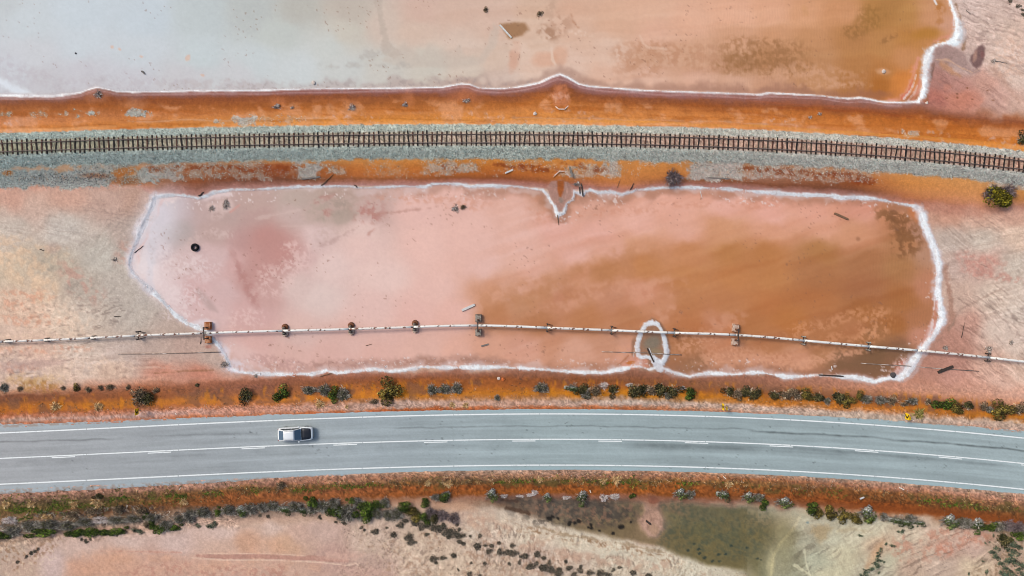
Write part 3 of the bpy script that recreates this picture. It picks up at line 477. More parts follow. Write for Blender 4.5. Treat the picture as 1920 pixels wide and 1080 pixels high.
# orange apron and pink fingers at the E end of the N lake
stroke([(1650, 192, 5), (1690, 180, 14), (1706, 160, 16), (1712, 130, 10)], (222, 138, 70), .55, 6, 4)
stroke([(1668, 190, 5), (1690, 186, 6), (1703, 170, 7), (1712, 140, 6), (1722, 110, 5)], (222, 150, 128), .8, 3, 4)
stroke([(1690, 186, 3), (1704, 172, 4), (1712, 150, 3)], (208, 104, 76), .7, 1.5, 3)
stroke([(1740, 84, 4), (1760, 74, 5), (1780, 66, 5), (1787, 45, 4), (1788, 20, 4)], (218, 146, 124), .75, 2.5, 3)
# E shore of the N lake: mud, dark pit, wrack line
poly([(1742, 92), (1752, 84), (1772, 84), (1790, 90), (1806, 100), (1812, 112), (1822, 128), (1836, 132), (1826, 136), (1800, 126), (1778, 112), (1752, 116), (1742, 106)], (164, 134, 128), .85, 4, 3)
poly([(1734, 122), (1752, 118), (1746, 150), (1736, 176), (1728, 188), (1732, 160)], (140, 104, 94), .8, 3, 2)
stroke([(1752, 120, 3), (1746, 142, 4), (1738, 160, 6), (1734, 178, 7)], (110, 82, 74), .7, 2, 2)
poly([(1834, 86), (1842, 84), (1847, 90), (1848, 102), (1845, 114), (1838, 124), (1832, 128), (1825, 124), (1819, 113), (1821, 104), (1827, 97)], (118, 88, 86), .92, 2.5, 2.4)
spot(1828, 106, 3.5, 10, (182, 140, 124), .8, 15, .4, .3); spot(1842, 102, 4, 6, (132, 84, 82), .6)
stroke([(1792, 8, 5), (1799, 25, 5), (1802, 50, 6), (1806, 70, 7), (1807, 92, 7)], (150, 116, 92), .85, 1.5, 2.5)
stroke([(1748, 112, 2.5), (1778, 112, 3), (1800, 126, 3), (1824, 136, 2.5), (1836, 130, 2)], (206, 164, 140), .8, 1, 1.5)
stroke([(1765, 120, 7), (1785, 134, 8), (1800, 142, 3)], (196, 138, 98), .6, 4, 3)
stroke([(1856, 126, 8), (1876, 142, 10), (1892, 166, 6), (1912, 192, 5)], (184, 142, 124), .5, 4, 3)
blot(1890, 60, 40, 26, (190, 166, 152), .45, 20, .5, 8); blot(1890, 110, 30, 40, (222, 178, 156), .5, 0, .55, 5); blot(1790, 175, 60, 12, (196, 128, 108), .5, 20, .5, 10)
for q in ((1814, 165), (1823, 186), (1795, 176), (1862, 188), (1852, 170), (1775, 184), (1795, 183)): spot(q[0], q[1], 2, 1.6, (120, 74, 50), .8, 0, .4, .4)
# middle pond
blot(620, 395, 30, 12, (150, 136, 124), .5, -20, .42, 14); blot(690, 398, 30, 18, (176, 116, 106), .7, -10, .5, 7); blot(615, 398, 10, 7, (176, 118, 108), .7); blot(608, 372, 20, 6, (176, 122, 112), .6, -20, .45, 7)
poly([(560, 400), (575, 378), (610, 366), (650, 360), (720, 368), (745, 372), (720, 386), (690, 400), (664, 420), (640, 436), (600, 460), (588, 455), (592, 430)], (198, 168, 160), .5, 6, 5, (.47, .12, 6))
poly([(620, 396), (650, 392), (670, 400), (660, 412), (635, 420), (625, 412)], (172, 152, 140), .7, 5, 3)
stroke([(600, 462, 4), (625, 452, 5), (650, 435, 6), (668, 428, 4)], (168, 134, 128), .35, 3.5, 5); stroke([(690, 402, 4), (740, 398, 4), (790, 392, 3), (830, 386, 2)], (184, 136, 124), .6, 2, 3)
stroke([(690, 440, 4), (700, 430, 5), (706, 425, 3)], (190, 136, 124), .6, 2, 2); stroke([(480, 410, 4), (520, 402, 5), (560, 394, 6)], (206, 178, 170), .7, 2, 3); stroke([(530, 424, 3), (570, 424, 4)], (210, 182, 174), .6, 2, 2)
spot(505, 470, 50, 46, (184, 128, 120), .45, -30, .6, .35)
poly([(430, 470), (445, 480), (460, 510), (478, 540), (490, 580), (470, 570), (450, 530), (436, 500)], (176, 122, 116), .55, 6, 5, (.42, .12, 7))
stroke([(436, 470, 5), (455, 520, 6), (470, 560, 8), (480, 575, 4)], (172, 122, 116), .22, 4, 6)
for q in ((520, 520, 40, 30, -40), (460, 600, 40, 20, 0), (560, 480, 30, 30, -45), (540, 460, 16, 8, 0)): blot(q[0], q[1], q[2], q[3], (226, 192, 186), .6, q[4], .53, 5)
poly([(372, 540), (385, 552), (400, 570), (408, 585), (392, 580), (376, 560), (366, 548)], (176, 150, 146), .6, 5, 2)
for q in ((300, 540, 30, 26), (350, 560, 40, 30), (300, 490, 30, 30), (360, 500, 50, 26), (330, 590, 30, 10)): blot(q[0], q[1], q[2], q[3], (228, 208, 208), .55, 0, .52, 4)
for q in ((405, 402), (398, 430), (380, 440), (360, 452), (410, 440), (425, 440)): blot(q[0], q[1], 14, 9, (206, 178, 172), .6, 0, .52, 4)
spot(400, 388, 12, 9, (214, 186, 180), .7, 0, .4, .4); spot(424, 385, 13, 15, (214, 186, 180), .8, 0, .4, .3); stroke([(432, 398, 3), (444, 388, 4), (449, 384, 2)], (206, 150, 140), .8, 1, 1)
stroke([(305, 374, 6), (297, 388, 5), (297, 400, 4), (288, 415, 4), (280, 425, 4), (277, 445, 3), (268, 458, 2), (256, 474, 3), (262, 486, 4), (258, 496, 3)], (218, 150, 134), .9, 1, 1.5)
spot(296, 415, 36, 60, (214, 208, 217), .75, 20, .8, .2); spot(270, 500, 24, 34, (228, 216, 219), .75, -20, .8, .3); spot(300, 545, 20, 40, (226, 206, 206), .5, -45, .7, .3)
for q in ((780, 372, 80, 10), (880, 380, 40, 14), (1020, 395, 30, 24), (1100, 398, 40, 10), (1180, 396, 60, 8), (1290, 384, 60, 6), (1400, 385, 60, 8)): blot(q[0], q[1], q[2], q[3], (206, 142, 116), .45, 0, .54, 6)
# dark wet fringe just inside the pond shore
fr = sstep(0, 3, sdP) * (1 - sstep(6, 24, sdP + n_mid * 26)) * np.where(Y < 420, np.interp(X, [560, 800, 1000, 1700], [0, .35, .55, .45]), np.where(Y > 660, np.interp(X, [560, 760, 1250, 1500, 1740], [.2, .35, .45, .65, .75]), 0))
C[:] = C * (1 - fr[..., None]) + rgb((150, 104, 82)) * fr[..., None]
stroke([(560, 690, 10), (640, 684, 16), (740, 680, 14), (860, 674, 16), (950, 680, 8)], (176, 136, 124), .4, 7, 5)
blot(520, 680, 60, 12, (186, 144, 138), .6, 10, .5, 4); blot(640, 684, 70, 9, (168, 128, 118), .6, 0, .5, 4); blot(840, 678, 100, 8, (160, 116, 100), .55, 0, .5, 4)
# brown stain lobes
for q in ((930, 570, 40, 26, -20), (1000, 545, 60, 22, -12), (1090, 520, 80, 26, -16), (1150, 500, 80, 30, -18), (1040, 560, 60, 20, 0)): blot(q[0], q[1], q[2], q[3], (184, 124, 84), .4, q[4], .46, 18, .16)
for q in ((1230, 545, 60, 20), (1120, 545, 60, 16), (1050, 575, 50, 12), (1250, 590, 30, 14), (1360, 605, 40, 16)): blot(q[0], q[1], q[2], q[3], (214, 156, 128), .5, -15, .52, 14, .14)
for q in ((1690, 420, 26, 24), (1700, 450, 26, 30), (1670, 410, 30, 14)): blot(q[0], q[1], q[2], q[3], (130, 86, 54), .75, 20, .5, 6)
stroke([(1660, 404, 6), (1672, 412, 10), (1684, 425, 9), (1690, 450, 8), (1700, 480, 5)], (134, 90, 58), .6, 3, 4); stroke([(1700, 425, 4), (1710, 440, 5), (1708, 460, 4)], (140, 94, 62), .6, 2, 3)
for q in ((1675, 402, 7), (1680, 408, 8)): stroke([(q[0] + q[2] * math.cos(a), q[1] + q[2] * math.sin(a), 1.8) for a in np.linspace(0, 6.3, 14)], (134, 88, 60), .7, .8, .6)
spot(1716, 400, 10, 18, (206, 120, 70), .6, -35, .5, .3); spot(1609, 448, 4, 4, (160, 108, 80), .7)
for q in ((1610, 640, 60, 14), (1640, 610, 40, 20), (1540, 640, 50, 10), (1570, 600, 60, 10), (1640, 590, 30, 10), (1500, 620, 40, 14)): blot(q[0], q[1], q[2], q[3], (212, 148, 108), .6, -20, .53, 5)
blot(1636, 624, 10, 6, (120, 84, 60), .7)
poly([(1566, 690), (1572, 678), (1600, 676), (1616, 664), (1650, 658), (1700, 664), (1705, 680), (1680, 700), (1640, 704), (1600, 698)], (128, 92, 66), .75, 4, 4)
for q in ((1500, 685, 60, 10), (1440, 675, 60, 12), (1560, 668, 60, 8), (1610, 660, 30, 5), (1360, 668, 60, 16), (1300, 640, 40, 20), (1180, 660, 40, 12)): blot(q[0], q[1], q[2], q[3], (216, 156, 124), .65, -8, .5, 4)
spot(1692, 690, 18, 12, (206, 132, 116), .8, -40, .5, .4); blot(1690, 688, 20, 16, (228, 186, 176), .8, -50, .52, 4)
stroke([(1724, 655, 4), (1738, 632, 7), (1748, 610, 8), (1752, 590, 5), (1755, 560, 3)], (208, 146, 130), .85, 3, 3); stroke([(1736, 640, 2), (1750, 616, 3), (1764, 600, 3)], (206, 120, 104), .8, 1, 1)
stroke([(1740, 625, 2), (1748, 600, 2.5), (1752, 570, 2), (1752, 545, 2)], (226, 206, 204), .8, .8, 1.5)
# oval island, spit and culvert fan
poly([(1222, 596), (1208, 604), (1198, 616), (1186, 640), (1184, 664), (1194, 684), (1216, 694), (1240, 692), (1256, 676), (1258, 650), (1250, 622), (1238, 604)], (146, 106, 84), .9, 3, 1.5)
poly([(1222, 606), (1208, 616), (1198, 640), (1199, 660), (1208, 668), (1230, 670), (1244, 662), (1246, 644), (1238, 620)], (158, 116, 92), .9, 2, 1.5)
spot(1222, 643, 16, 12, (128, 118, 104), .85, -10, .5, .4); spot(1230, 660, 12, 6, (140, 130, 104), .6)
poly([(1165, 690), (1178, 672), (1196, 664), (1214, 676), (1220, 690), (1200, 688), (1180, 690)], (212, 146, 124), .8, 3, 3); spot(1183, 680, 8, 3.5, (192, 112, 56), .9, -8, .3, .2)
stroke([(1155, 688, 3), (1168, 678, 3.5), (1178, 666, 2)], (170, 106, 72), .8, 1, 1)
poly([(1025, 352), (1034, 340), (1050, 336), (1066, 342), (1076, 356), (1073, 370), (1061, 378), (1057, 395), (1047, 400), (1042, 386), (1033, 372)], (168, 126, 114), .95, 2, 1.5)
poly([(1044, 338), (1058, 338), (1058, 352), (1056, 362), (1052, 370), (1048, 368), (1045, 356)], (164, 88, 42), .95, 1.5, 1)
spot(1052, 375, 4, 5, (140, 126, 116), .7); stroke([(1060, 345, 3), (1064, 360, 3), (1060, 372, 2)], (186, 148, 136), .6, 1.5, 1.5)
poly([(1034, 172), (1050, 158), (1064, 172), (1070, 190), (1062, 200), (1044, 200), (1036, 190)], (190, 118, 84), .7, 5, 5); blot(1050, 180, 18, 10, (206, 146, 120), .8, 0, .45, 8)
stroke([(1036, 178, 2), (1042, 186, 3), (1043, 196, 2)], (210, 150, 116), .8, 1, 1.5)
spot(185, 180, 18, 12, (190, 128, 104), .45, 0, .8, .6); spot(250, 196, 20, 10, (206, 146, 112), .4, 0, .8, .6); spot(870, 176, 26, 16, (192, 118, 88), .45, 0, .8, .6); spot(765, 185, 10, 14, (200, 128, 92), .35, 0, .8, .6); spot(520, 196, 14, 12, (206, 130, 92), .35, 0, .8, .6)
# ---- left and right flats
for q in ((40, 480, 70, 34, 20), (60, 520, 60, 30, 40), (100, 470, 30, 12, 10)): blot(q[0], q[1], q[2], q[3], (226, 190, 160), .6, q[4], .52, 12, .07)
for q in ((30, 600, 60, 50, 0), (110, 600, 70, 40, 10), (60, 680, 90, 40, 0), (190, 690, 60, 20, 0)): blot(q[0], q[1], q[2], q[3], (232, 200, 178), .55, q[4], .52, 6, .08)
for q in ((40, 560, 50, 20), (60, 600, 60, 12), (80, 655, 90, 8), (30, 690, 40, 10)): blot(q[0], q[1], q[2], q[3], (214, 148, 120), .5, 0, .55, 7, .08)
blot(150, 530, 50, 22, (194, 140, 126), .5, 40, .52, 8); blot(240, 470, 30, 20, (192, 142, 128), .5, -40, .52, 8); spot(100, 465, 14, 10, (184, 158, 146), .6)
for q in ((1840, 490, 50, 14), (1830, 510, 30, 12), (1880, 520, 40, 8)): blot(q[0], q[1], q[2], q[3], (196, 134, 120), .55, 10, .52, 7)
poly([(1770, 625), (1790, 610), (1820, 640), (1830, 670), (1790, 690), (1740, 700), (1730, 690), (1745, 660)], (184, 132, 116), .5, 10, 6); stroke([(1772, 500, 10), (1778, 540, 9), (1783, 570, 10), (1788, 600, 8), (1778, 622, 6)], (166, 122, 104), .65, 4, 4)
stroke([(1780, 620, 3), (1800, 580, 2.5), (1840, 560, 2.5), (1880, 540, 2)], (160, 130, 116), .5, 1.5, 2)
stroke([(1735, 388, 12), (1780, 396, 16), (1830, 400, 14)], (176, 118, 100), .5, 8, 4)
spot(70, 722, 46, 12, (168, 118, 62), .75, 5, .5, .4, (.42, .12, 5)); blot(70, 712, 50, 12, (214, 176, 130), .5, 0, .5, 5)
stroke([(290, 700, 2), (340, 696, 2.5), (400, 694, 2)], (150, 104, 76), .6, 1, 1); stroke([(250, 690, 3), (290, 688, 3), (330, 692, 2)], (220, 182, 164), .6, 1, 1.5)
stroke([(380, 640, 14), (410, 652, 14), (420, 660, 8)], (186, 158, 150), .6, 5, 4); spot(390, 650, 6, 3, (172, 104, 90), .6)
stroke([(0, 690, 14), (60, 682, 20), (120, 678, 10)], (190, 156, 146), .6, 6, 3)
# ---- S flats
poly([(120, 1050), (190, 1038), (330, 1042), (470, 1046), (470, 1078), (200, 1090), (120, 1090)], (212, 160, 134), .4, 14, 8); 
for q in ((180, 1055, 60, 20), (260, 1046, 80, 8), (420, 1060, 60, 20), (330, 1075, 60, 10), (560, 1064, 60, 12), (500, 1030, 60, 20)): blot(q[0], q[1], q[2], q[3], (212, 160, 130), .3, 0, .5, 20, .14)
for q in ((300, 1070, 60, 16), (400, 1075, 50, 12), (490, 1072, 40, 12), (520, 1080, 40, 10)): blot(q[0], q[1], q[2], q[3], (184, 132, 116), .6, -10, .55, 7, .06)
stroke([(370, 1042, 6), (420, 1044, 10), (480, 1042, 11), (540, 1046, 10), (600, 1048, 9), (650, 1052, 4)], (182, 136, 122), .85, 1.5, 2)
stroke([(390, 1038, 1.6), (440, 1038, 1.6), (500, 1038, 1.8), (570, 1042, 1.8)], (226, 190, 170), .8, .8, 1); stroke([(360, 1046, 1.6), (420, 1050, 1.8), (520, 1050, 1.8), (600, 1054, 1.8), (650, 1060, 1.8), (668, 1056, 2), (676, 1068, 1.8), (690, 1086, 2)], (228, 196, 176), .85, .8, 1)
stroke([(180, 1033, 2), (260, 1034, 3), (340, 1036, 3)], (200, 144, 124), .6, 1.2, 2)
poly([(580, 1050), (640, 1030), (680, 1040), (660, 1052)], (206, 166, 150), .7, 6, 4); poly([(640, 1060), (720, 1066), (760, 1090), (650, 1090)], (200, 160, 146), .5, 8, 5)
spot(95, 1060, 22, 30, (206, 178, 172), .6, 10, .5, .2)
# grassy stubble
def stub(pts, cols, dens, seed):
    p = np.array(pts, float); sl = blk(p[:, 0].min() - 10, p[:, 1].min() - 10, p[:, 0].max() + 10, p[:, 1].max() + 10)
    ins = inside(pts, sl); d, _ = seg_dist(pts, sl, True)
    mm = sstep(-12, 18, np.where(ins, d, -d) + n_mid[sl] * 50)
    t_ = sstep(dens, dens + .12, fbm(X[sl], Y[sl], 4.6, 2, seed)) * sstep(.38, .58, fbm(X[sl], Y[sl], 30, 3, seed + 1))
    k = (mm * t_ * .75)[..., None]; C[sl] = C[sl] * (1 - k) + rgb(cols) * k
    t_ = sstep(.6, .75, fbm(X[sl], Y[sl], 4.2, 2, seed + 5)); k = (mm * t_ * .4)[..., None]; C[sl] = C[sl] * (1 - k) + rgb((230, 206, 178)) * k
stub([(640, 975), (760, 985), (880, 990), (960, 1020), (1100, 1050), (1240, 1060), (1400, 1085), (1400, 1110), (760, 1110), (700, 1060)], (172, 138, 116), .54, 91)
stub([(860, 960), (930, 960), (1000, 985), (1120, 1010), (1260, 1045), (1300, 1065), (1100, 1040), (960, 1010), (870, 990)], (176, 146, 122), .58, 95)
stub([(-60, 1015), (60, 1005), (110, 1020), (100, 1050), (60, 1100), (-60, 1100)], (152, 116, 92), .5, 97)
stub([(1840, 1000), (1990, 1000), (1990, 1110), (1790, 1110), (1860, 1060)], (140, 112, 86), .5, 99)
for q in ((900, 975, 26, 16), (925, 990, 30, 14), (1000, 1020, 30, 14), (1050, 1040, 22, 12), (1090, 1045, 30, 10), (1150, 1052, 40, 10), (1210, 1060, 50, 10)): blot(q[0], q[1], q[2], q[3], (186, 146, 124), .55, 0, .48, 9, .12)
stroke([(1000, 985, 3), (1050, 1000, 4), (1120, 1013, 4), (1180, 1022, 4), (1250, 1038, 3)], (150, 122, 92), .55, 1.5, 4)
for q in ((1060, 1008, 24, 5), (1120, 1018, 30, 5), (1180, 1030, 30, 5), (1240, 1045, 30, 5), (1010, 996, 20, 5)): blot(q[0], q[1], q[2], q[3], (140, 104, 76), .7, 15, .55, 5, .05)
# green pool
pool_c = [(930, 940, 128, 100, 84), (960, 942, 96, 74, 60), (975, 955, 110, 90, 72), (1000, 945, 108, 88, 74), (1040, 950, 100, 88, 76), (1090, 955, 96, 84, 72), (1050, 975, 116, 100, 78), (1100, 985, 114, 96, 72), (1140, 960, 98, 88, 74), (1140, 990, 112, 94, 68), (1180, 955, 104, 90, 68), (1180, 980, 110, 92, 66), (1180, 1005, 118, 98, 72), (1230, 1015, 110, 94, 66), (1260, 950, 116, 96, 74), (1260, 980, 106, 96, 68), (1270, 1010, 104, 92, 62), (1310, 960, 100, 92, 68), (1320, 1000, 100, 92, 62), (1320, 1040, 104, 92, 60), (1370, 970, 100, 92, 66), (1380, 1010, 96, 90, 62), (1380, 1050, 104, 92, 60), (1430, 975, 112, 98, 70), (1430, 1010, 106, 96, 66), (1420, 1050, 108, 100, 70), (1470, 965, 136, 120, 92), (1480, 985, 150, 136, 104), (1470, 1000, 132, 118, 84), (1440, 1075, 110, 106, 76), (1410, 1085, 130, 118, 86)]
pc = toned(idw(pool_c, 12, .8), .95, 1.10)
soft = np.where(X > 1400, 30, np.where((X < 1010) | (Y < 950), 9, 6))
mG = sstep(-soft, soft, sdG + n_mid * 8 + n_fine * 3 - np.where(X > 1420, 10, 0))
C[:] = C * (1 - mG[..., None]) + pc * mG[..., None]
for q in ((1090, 960, 110, 24, 0), (1000, 945, 60, 12, 10), (1150, 965, 50, 26, 0)): blot(q[0], q[1], q[2], q[3], (74, 66, 60), .7, q[4], .5, 7, .12)
for q in ((1030, 955, 60, 14), (1120, 965, 60, 18), (1180, 950, 24, 10)): blot(q[0], q[1], q[2], q[3], (150, 112, 90), .6, 0, .58, 7, .05)
for q in ((1290, 970, 50, 26), (1300, 1010, 60, 26), (1370, 990, 70, 40), (1340, 1030, 60, 20), (1400, 1020, 40, 30), (1270, 950, 40, 10), (1250, 1000, 16, 20)): blot(q[0], q[1], q[2], q[3], (76, 82, 68), .5, 0, .56, 5, .10)
for q in ((1330, 1018, 40, 26), (1390, 1000, 40, 30)): blot(q[0], q[1], q[2], q[3], (124, 106, 66), .4, 0, .5, 14, .1)
stroke([(950, 952, 5), (975, 958, 5), (992, 964, 5)], (76, 56, 44), .8, 2, 3); stroke([(942, 938, 4), (970, 940, 4)], (78, 56, 46), .7, 2, 1.5)
for q in ((1030, 972, 5, 3), (1036, 969, 3, 2), (1047, 972, 3, 2), (1068, 982, 3, 4), (1078, 981, 3, 3), (1103, 989, 2, 2), (1109, 990, 3, 3), (1124, 995, 2, 2), (1149, 1000, 3, 3), (1165, 988, 5, 4), (1108, 984, 3, 2), (1085, 977, 4, 3), (1183, 979, 2, 2)): spot(q[0], q[1], q[2] * 1.2, q[3] * 1.2, (40, 36, 32), .95, 25, .3, .5)
for q in ((1347, 1040, 4), (1312, 1038, 3), (1322, 1046, 4), (1350, 1052, 3), (1301, 1020, 3), (1400, 1027, 3), (1420, 1048, 3), (1427, 1050, 2), (1372, 1024, 3), (1336, 1052, 3), (1290, 1032, 3), (1360, 1040, 3), (1310, 1030, 3)): spot(q[0], q[1], q[2], q[2] * .7, (44, 58, 54), .85, -10, .3, .6)
spot(1224, 985, 24, 30, (182, 142, 120), .45, 5, .7, .3); spot(1226, 992, 9, 12, (170, 136, 112), .8, -20, .4, .3); spot(1225, 938, 10, 7, (136, 84, 66), .9, 0, .4, .2)
spot(1470, 1030, 16, 40, (150, 142, 108), .5, 0, .7, .3); spot(1445, 1060, 8, 26, (196, 184, 142), .6, 5, .6, .3)
stroke([(1510, 958, 2), (1525, 966, 3), (1538, 975, 2)], (220, 212, 184), .8, 1, 1); spot(1514, 980, 3, 2, (120, 140, 144), .8); stroke([(1508, 1030, 3), (1512, 1060, 3), (1520, 1080, 2)], (216, 210, 180), .7, 1.2, 2); stroke([(1490, 1060, 3), (1510, 1072, 3), (1530, 1085, 2)], (222, 214, 180), .7, 1.2, 2)
poly([(1520, 985), (1545, 984), (1560, 990), (1550, 1010), (1535, 1024), (1525, 1005)], (168, 142, 104), .6, 6, 5)
stroke([(1570, 996, 6), (1600, 992, 6), (1636, 998, 5)], (186, 168, 136), .6, 3, 3); stroke([(1655, 1015, 10), (1640, 1040, 12), (1625, 1065, 8)], (206, 160, 122), .6, 6, 4)
for q in ((1790, 1020, 40, 18), (1750, 1035, 30, 20), (1690, 1030, 20, 26), (1760, 1000, 40, 10), (1840, 1010, 30, 14)): blot(q[0], q[1], q[2], q[3], (194, 128, 104), .5, -20, .53, 6, .08)
# bare-sand streak by the S verge, leaf litter under the scrub
spot(856, 950, 34, 8, (206, 160, 130), .6, 5, .5, .3)
# ---- salt rims
SALT = np.zeros((NY, NX), np.float32)
def salt(pts, col, a, soft, rough, fray, wscale=1., wvar=0.):
    s_, m_ = stroke(pts, col, a, soft, rough, fray, wscale, wvar)
    SALT[s_] = np.maximum(SALT[s_], m_)
snw = [(p[0], p[1], np.interp(p[0], [-400, 0, 140, 200, 600, 900, 1000, 1050, 1090, 1500, 1722], [8, 7, 5, 3.2, 3.4, 3, 4, 5, 3.5, 3, 4])) for p in shoreN]
salt(snw, (206, 190, 192), .45, 2.2, 1, 0, 1.4, .4); salt(snw, (238, 238, 242), 1, .75, .4, .4, .62, .6)
salt(shoreN_E, (226, 210, 210), .75, 4, 3, 3, 1.55, .5); salt(shoreN_E, (230, 236, 242), 1, 1.5, 1.8, 4, 1.0, .5)
for pts_, c_, a_ in (([(1694, 186, 2), (1706, 172, 3), (1713, 158, 3), (1718, 140, 2)], (230, 206, 200), .85), ([(1702, 188, 2), (1714, 176, 3), (1720, 160, 2.5)], (226, 190, 182), .8), ([(1712, 186, 3), (1722, 172, 4), (1724, 150, 3)], (216, 140, 120), .7), ([(1785, 20, 2), (1789, 40, 2.5), (1786, 60, 2)], (236, 226, 226), .8), ([(1775, 74, 3), (1786, 64, 3), (1791, 48, 3)], (224, 160, 142), .7)):
    stroke(pts_, c_, a_, 1.2, 2)
xo = np.arange(-60, 1700, 14); yo = shoreN_y(xo) + 6.5 + (vnoise(xo / 50., xo * 0., 77) - .5) * 3
stroke([(a, b, 1.6 + 2.2 * vnoise(np.array([a / 60.]), np.array([3.]), 5)[0]) for a, b in zip(xo, yo)], (196, 158, 158), .5, 1.2, .8)
salt([(1752, 0, 4), (1756, 8, 3.5)], (230, 228, 230), .9, 1, .4, 0)
cl = pondS + [pondS[0]]
fr = sstep(0, 2, sdP) * (1 - sstep(3, 13, sdP + (fbm(X, Y, 20, 3, 241) - .5) * 26)) * sstep(.36, .56, fbm(X, Y, 46, 3, 242)) * np.where(X < 560, .8, .45)
C[:] = C * (1 - fr[..., None]) + rgb((222, 200, 200)) * fr[..., None]
salt(cl, (206, 188, 190), .42, 2.6, 2.0, 2, 1.35, .9); salt(cl, (228, 232, 239), .98, .95, 1.2, 2.2, .72, 1.05)
salt([p for p in pondS if p[0] > 1720], (214, 198, 202), .6, 3, 2, 3, 1.5, .6); salt([p for p in pondS if p[0] > 1724], (226, 230, 238), .97, 1.3, 1.5, 3, .98, .5); salt([p for p in pondS if p[0] < 300 and p[1] < 560], (214, 206, 214), .6, 4, 2.4, 3, 1.7, .6)
for pts_, c_, a_ in (([(1744, 630, 2.4), (1752, 612, 3), (1757, 590, 3), (1757, 565, 2.4)], (212, 150, 136), .8), ([(1736, 640, 2), (1746, 618, 2.4), (1751, 596, 2)], (232, 214, 212), .8), ([(1728, 648, 3), (1738, 630, 3), (1744, 608, 2.4)], (208, 150, 134), .7)):
    stroke(pts_, c_, a_, 1.1, 1.6)
salt([(1222, 605, 9), (1211, 609, 8), (1203, 621, 7), (1197, 637, 7), (1194, 652, 8), (1196, 664, 7), (1203, 670, 6), (1213, 669, 5), (1224, 672, 9), (1233, 682, 14), (1238, 691, 12)], (218, 222, 231), .97, 1.2, .9, 2.5, 1.15, .35)
salt([(1222, 605, 9), (1233, 608, 8), (1240, 619, 7), (1245, 633, 7), (1249, 650, 8), (1250, 664, 9), (1245, 676, 10), (1238, 686, 12)], (218, 222, 231), .97, 1.2, .9, 2.5, 1.15, .35)
salt([(1190, 650, 2), (1188, 668, 2.5)], (222, 200, 196), .6, 1, 1, 1)
spot(440, 688, 26, 12, (222, 214, 226), .7, 10, .5, .5, (.42, .15, 5)); spot(418, 655, 16, 9, (216, 208, 222), .6, 55, .5, .5, (.42, .15, 5)); spot(385, 606, 20, 8, (222, 218, 228), .6, 5, .5, .4); spot(395, 624, 10, 4, (226, 224, 236), .7)
gs = SALT * sstep(.50, .66, fbm(X, Y, 17, 4, 243)) * .5
C[:] = C * (1 - gs[..., None]) + rgb((192, 184, 190)) * gs[..., None]
gs = SALT * sstep(.66, .74, fbm(X, Y, 6, 3, 244)) * .35
C[:] = C * (1 - gs[..., None]) + rgb((176, 150, 142)) * gs[..., None]
# salt flecks along the pond and the lake rims
sh_in = (sdP > 2) & (sdP < 26)
t = sh_in * sstep(.70, .76, fbm(X, Y, 4.2, 2, 101)) * sstep(.45, .6, fbm(X, Y, 40, 2, 102))
C[:] = C * (1 - (t * .7)[..., None]) + rgb((224, 206, 204)) * (t * .7)[..., None]
# bird tracks, wrack and grit: small dark flecks over pans and flats
t = sstep(.80, .83, fbm(X, Y, 4.4, 2, 103)) * sstep(.56, .64, fbm(X, Y, 60, 3, 104)) * (mL[..., 0] + mP[..., 0] > .5)
C[:] = C * (1 - (t * .45)[..., None]) + rgb((130, 92, 76)) * (t * .45)[..., None]
# overall fine mottling
grain = np.where(mL[..., 0] + mP[..., 0] > .5, .022, .10).astype(np.float32)
C[:] *= (1 + (n_pix * grain + n_fine * grain * 1.2 + n_mid * np.where(mL[..., 0] + mP[..., 0] > .5, .025, .05))[..., None])
C[:] = toned(C, .97, 1.0)
np.clip(C, .02, .97, out=C)
# ------------------------------------------------------------------ helpers for meshes, materials, things
random.seed(5)
GAIN = np.array([1.431, 1.403, 1.477], np.float32)
def s2l(c):
    c = np.asarray(c, np.float32)
    return np.where(c <= .04045, c / 12.92, ((c + .055) / 1.055)**2.4)
def alb(c255):
    """albedo that shows as this colour under the scene's light on level ground"""
    return s2l(np.asarray(c255, np.float32) / 255.) / GAIN
def W(px, py, z=0.0):
    k = (H - z) / (H * S)
    return Vector(((px - CX) * k, (CY - py) * k, z))
col = sc.collection

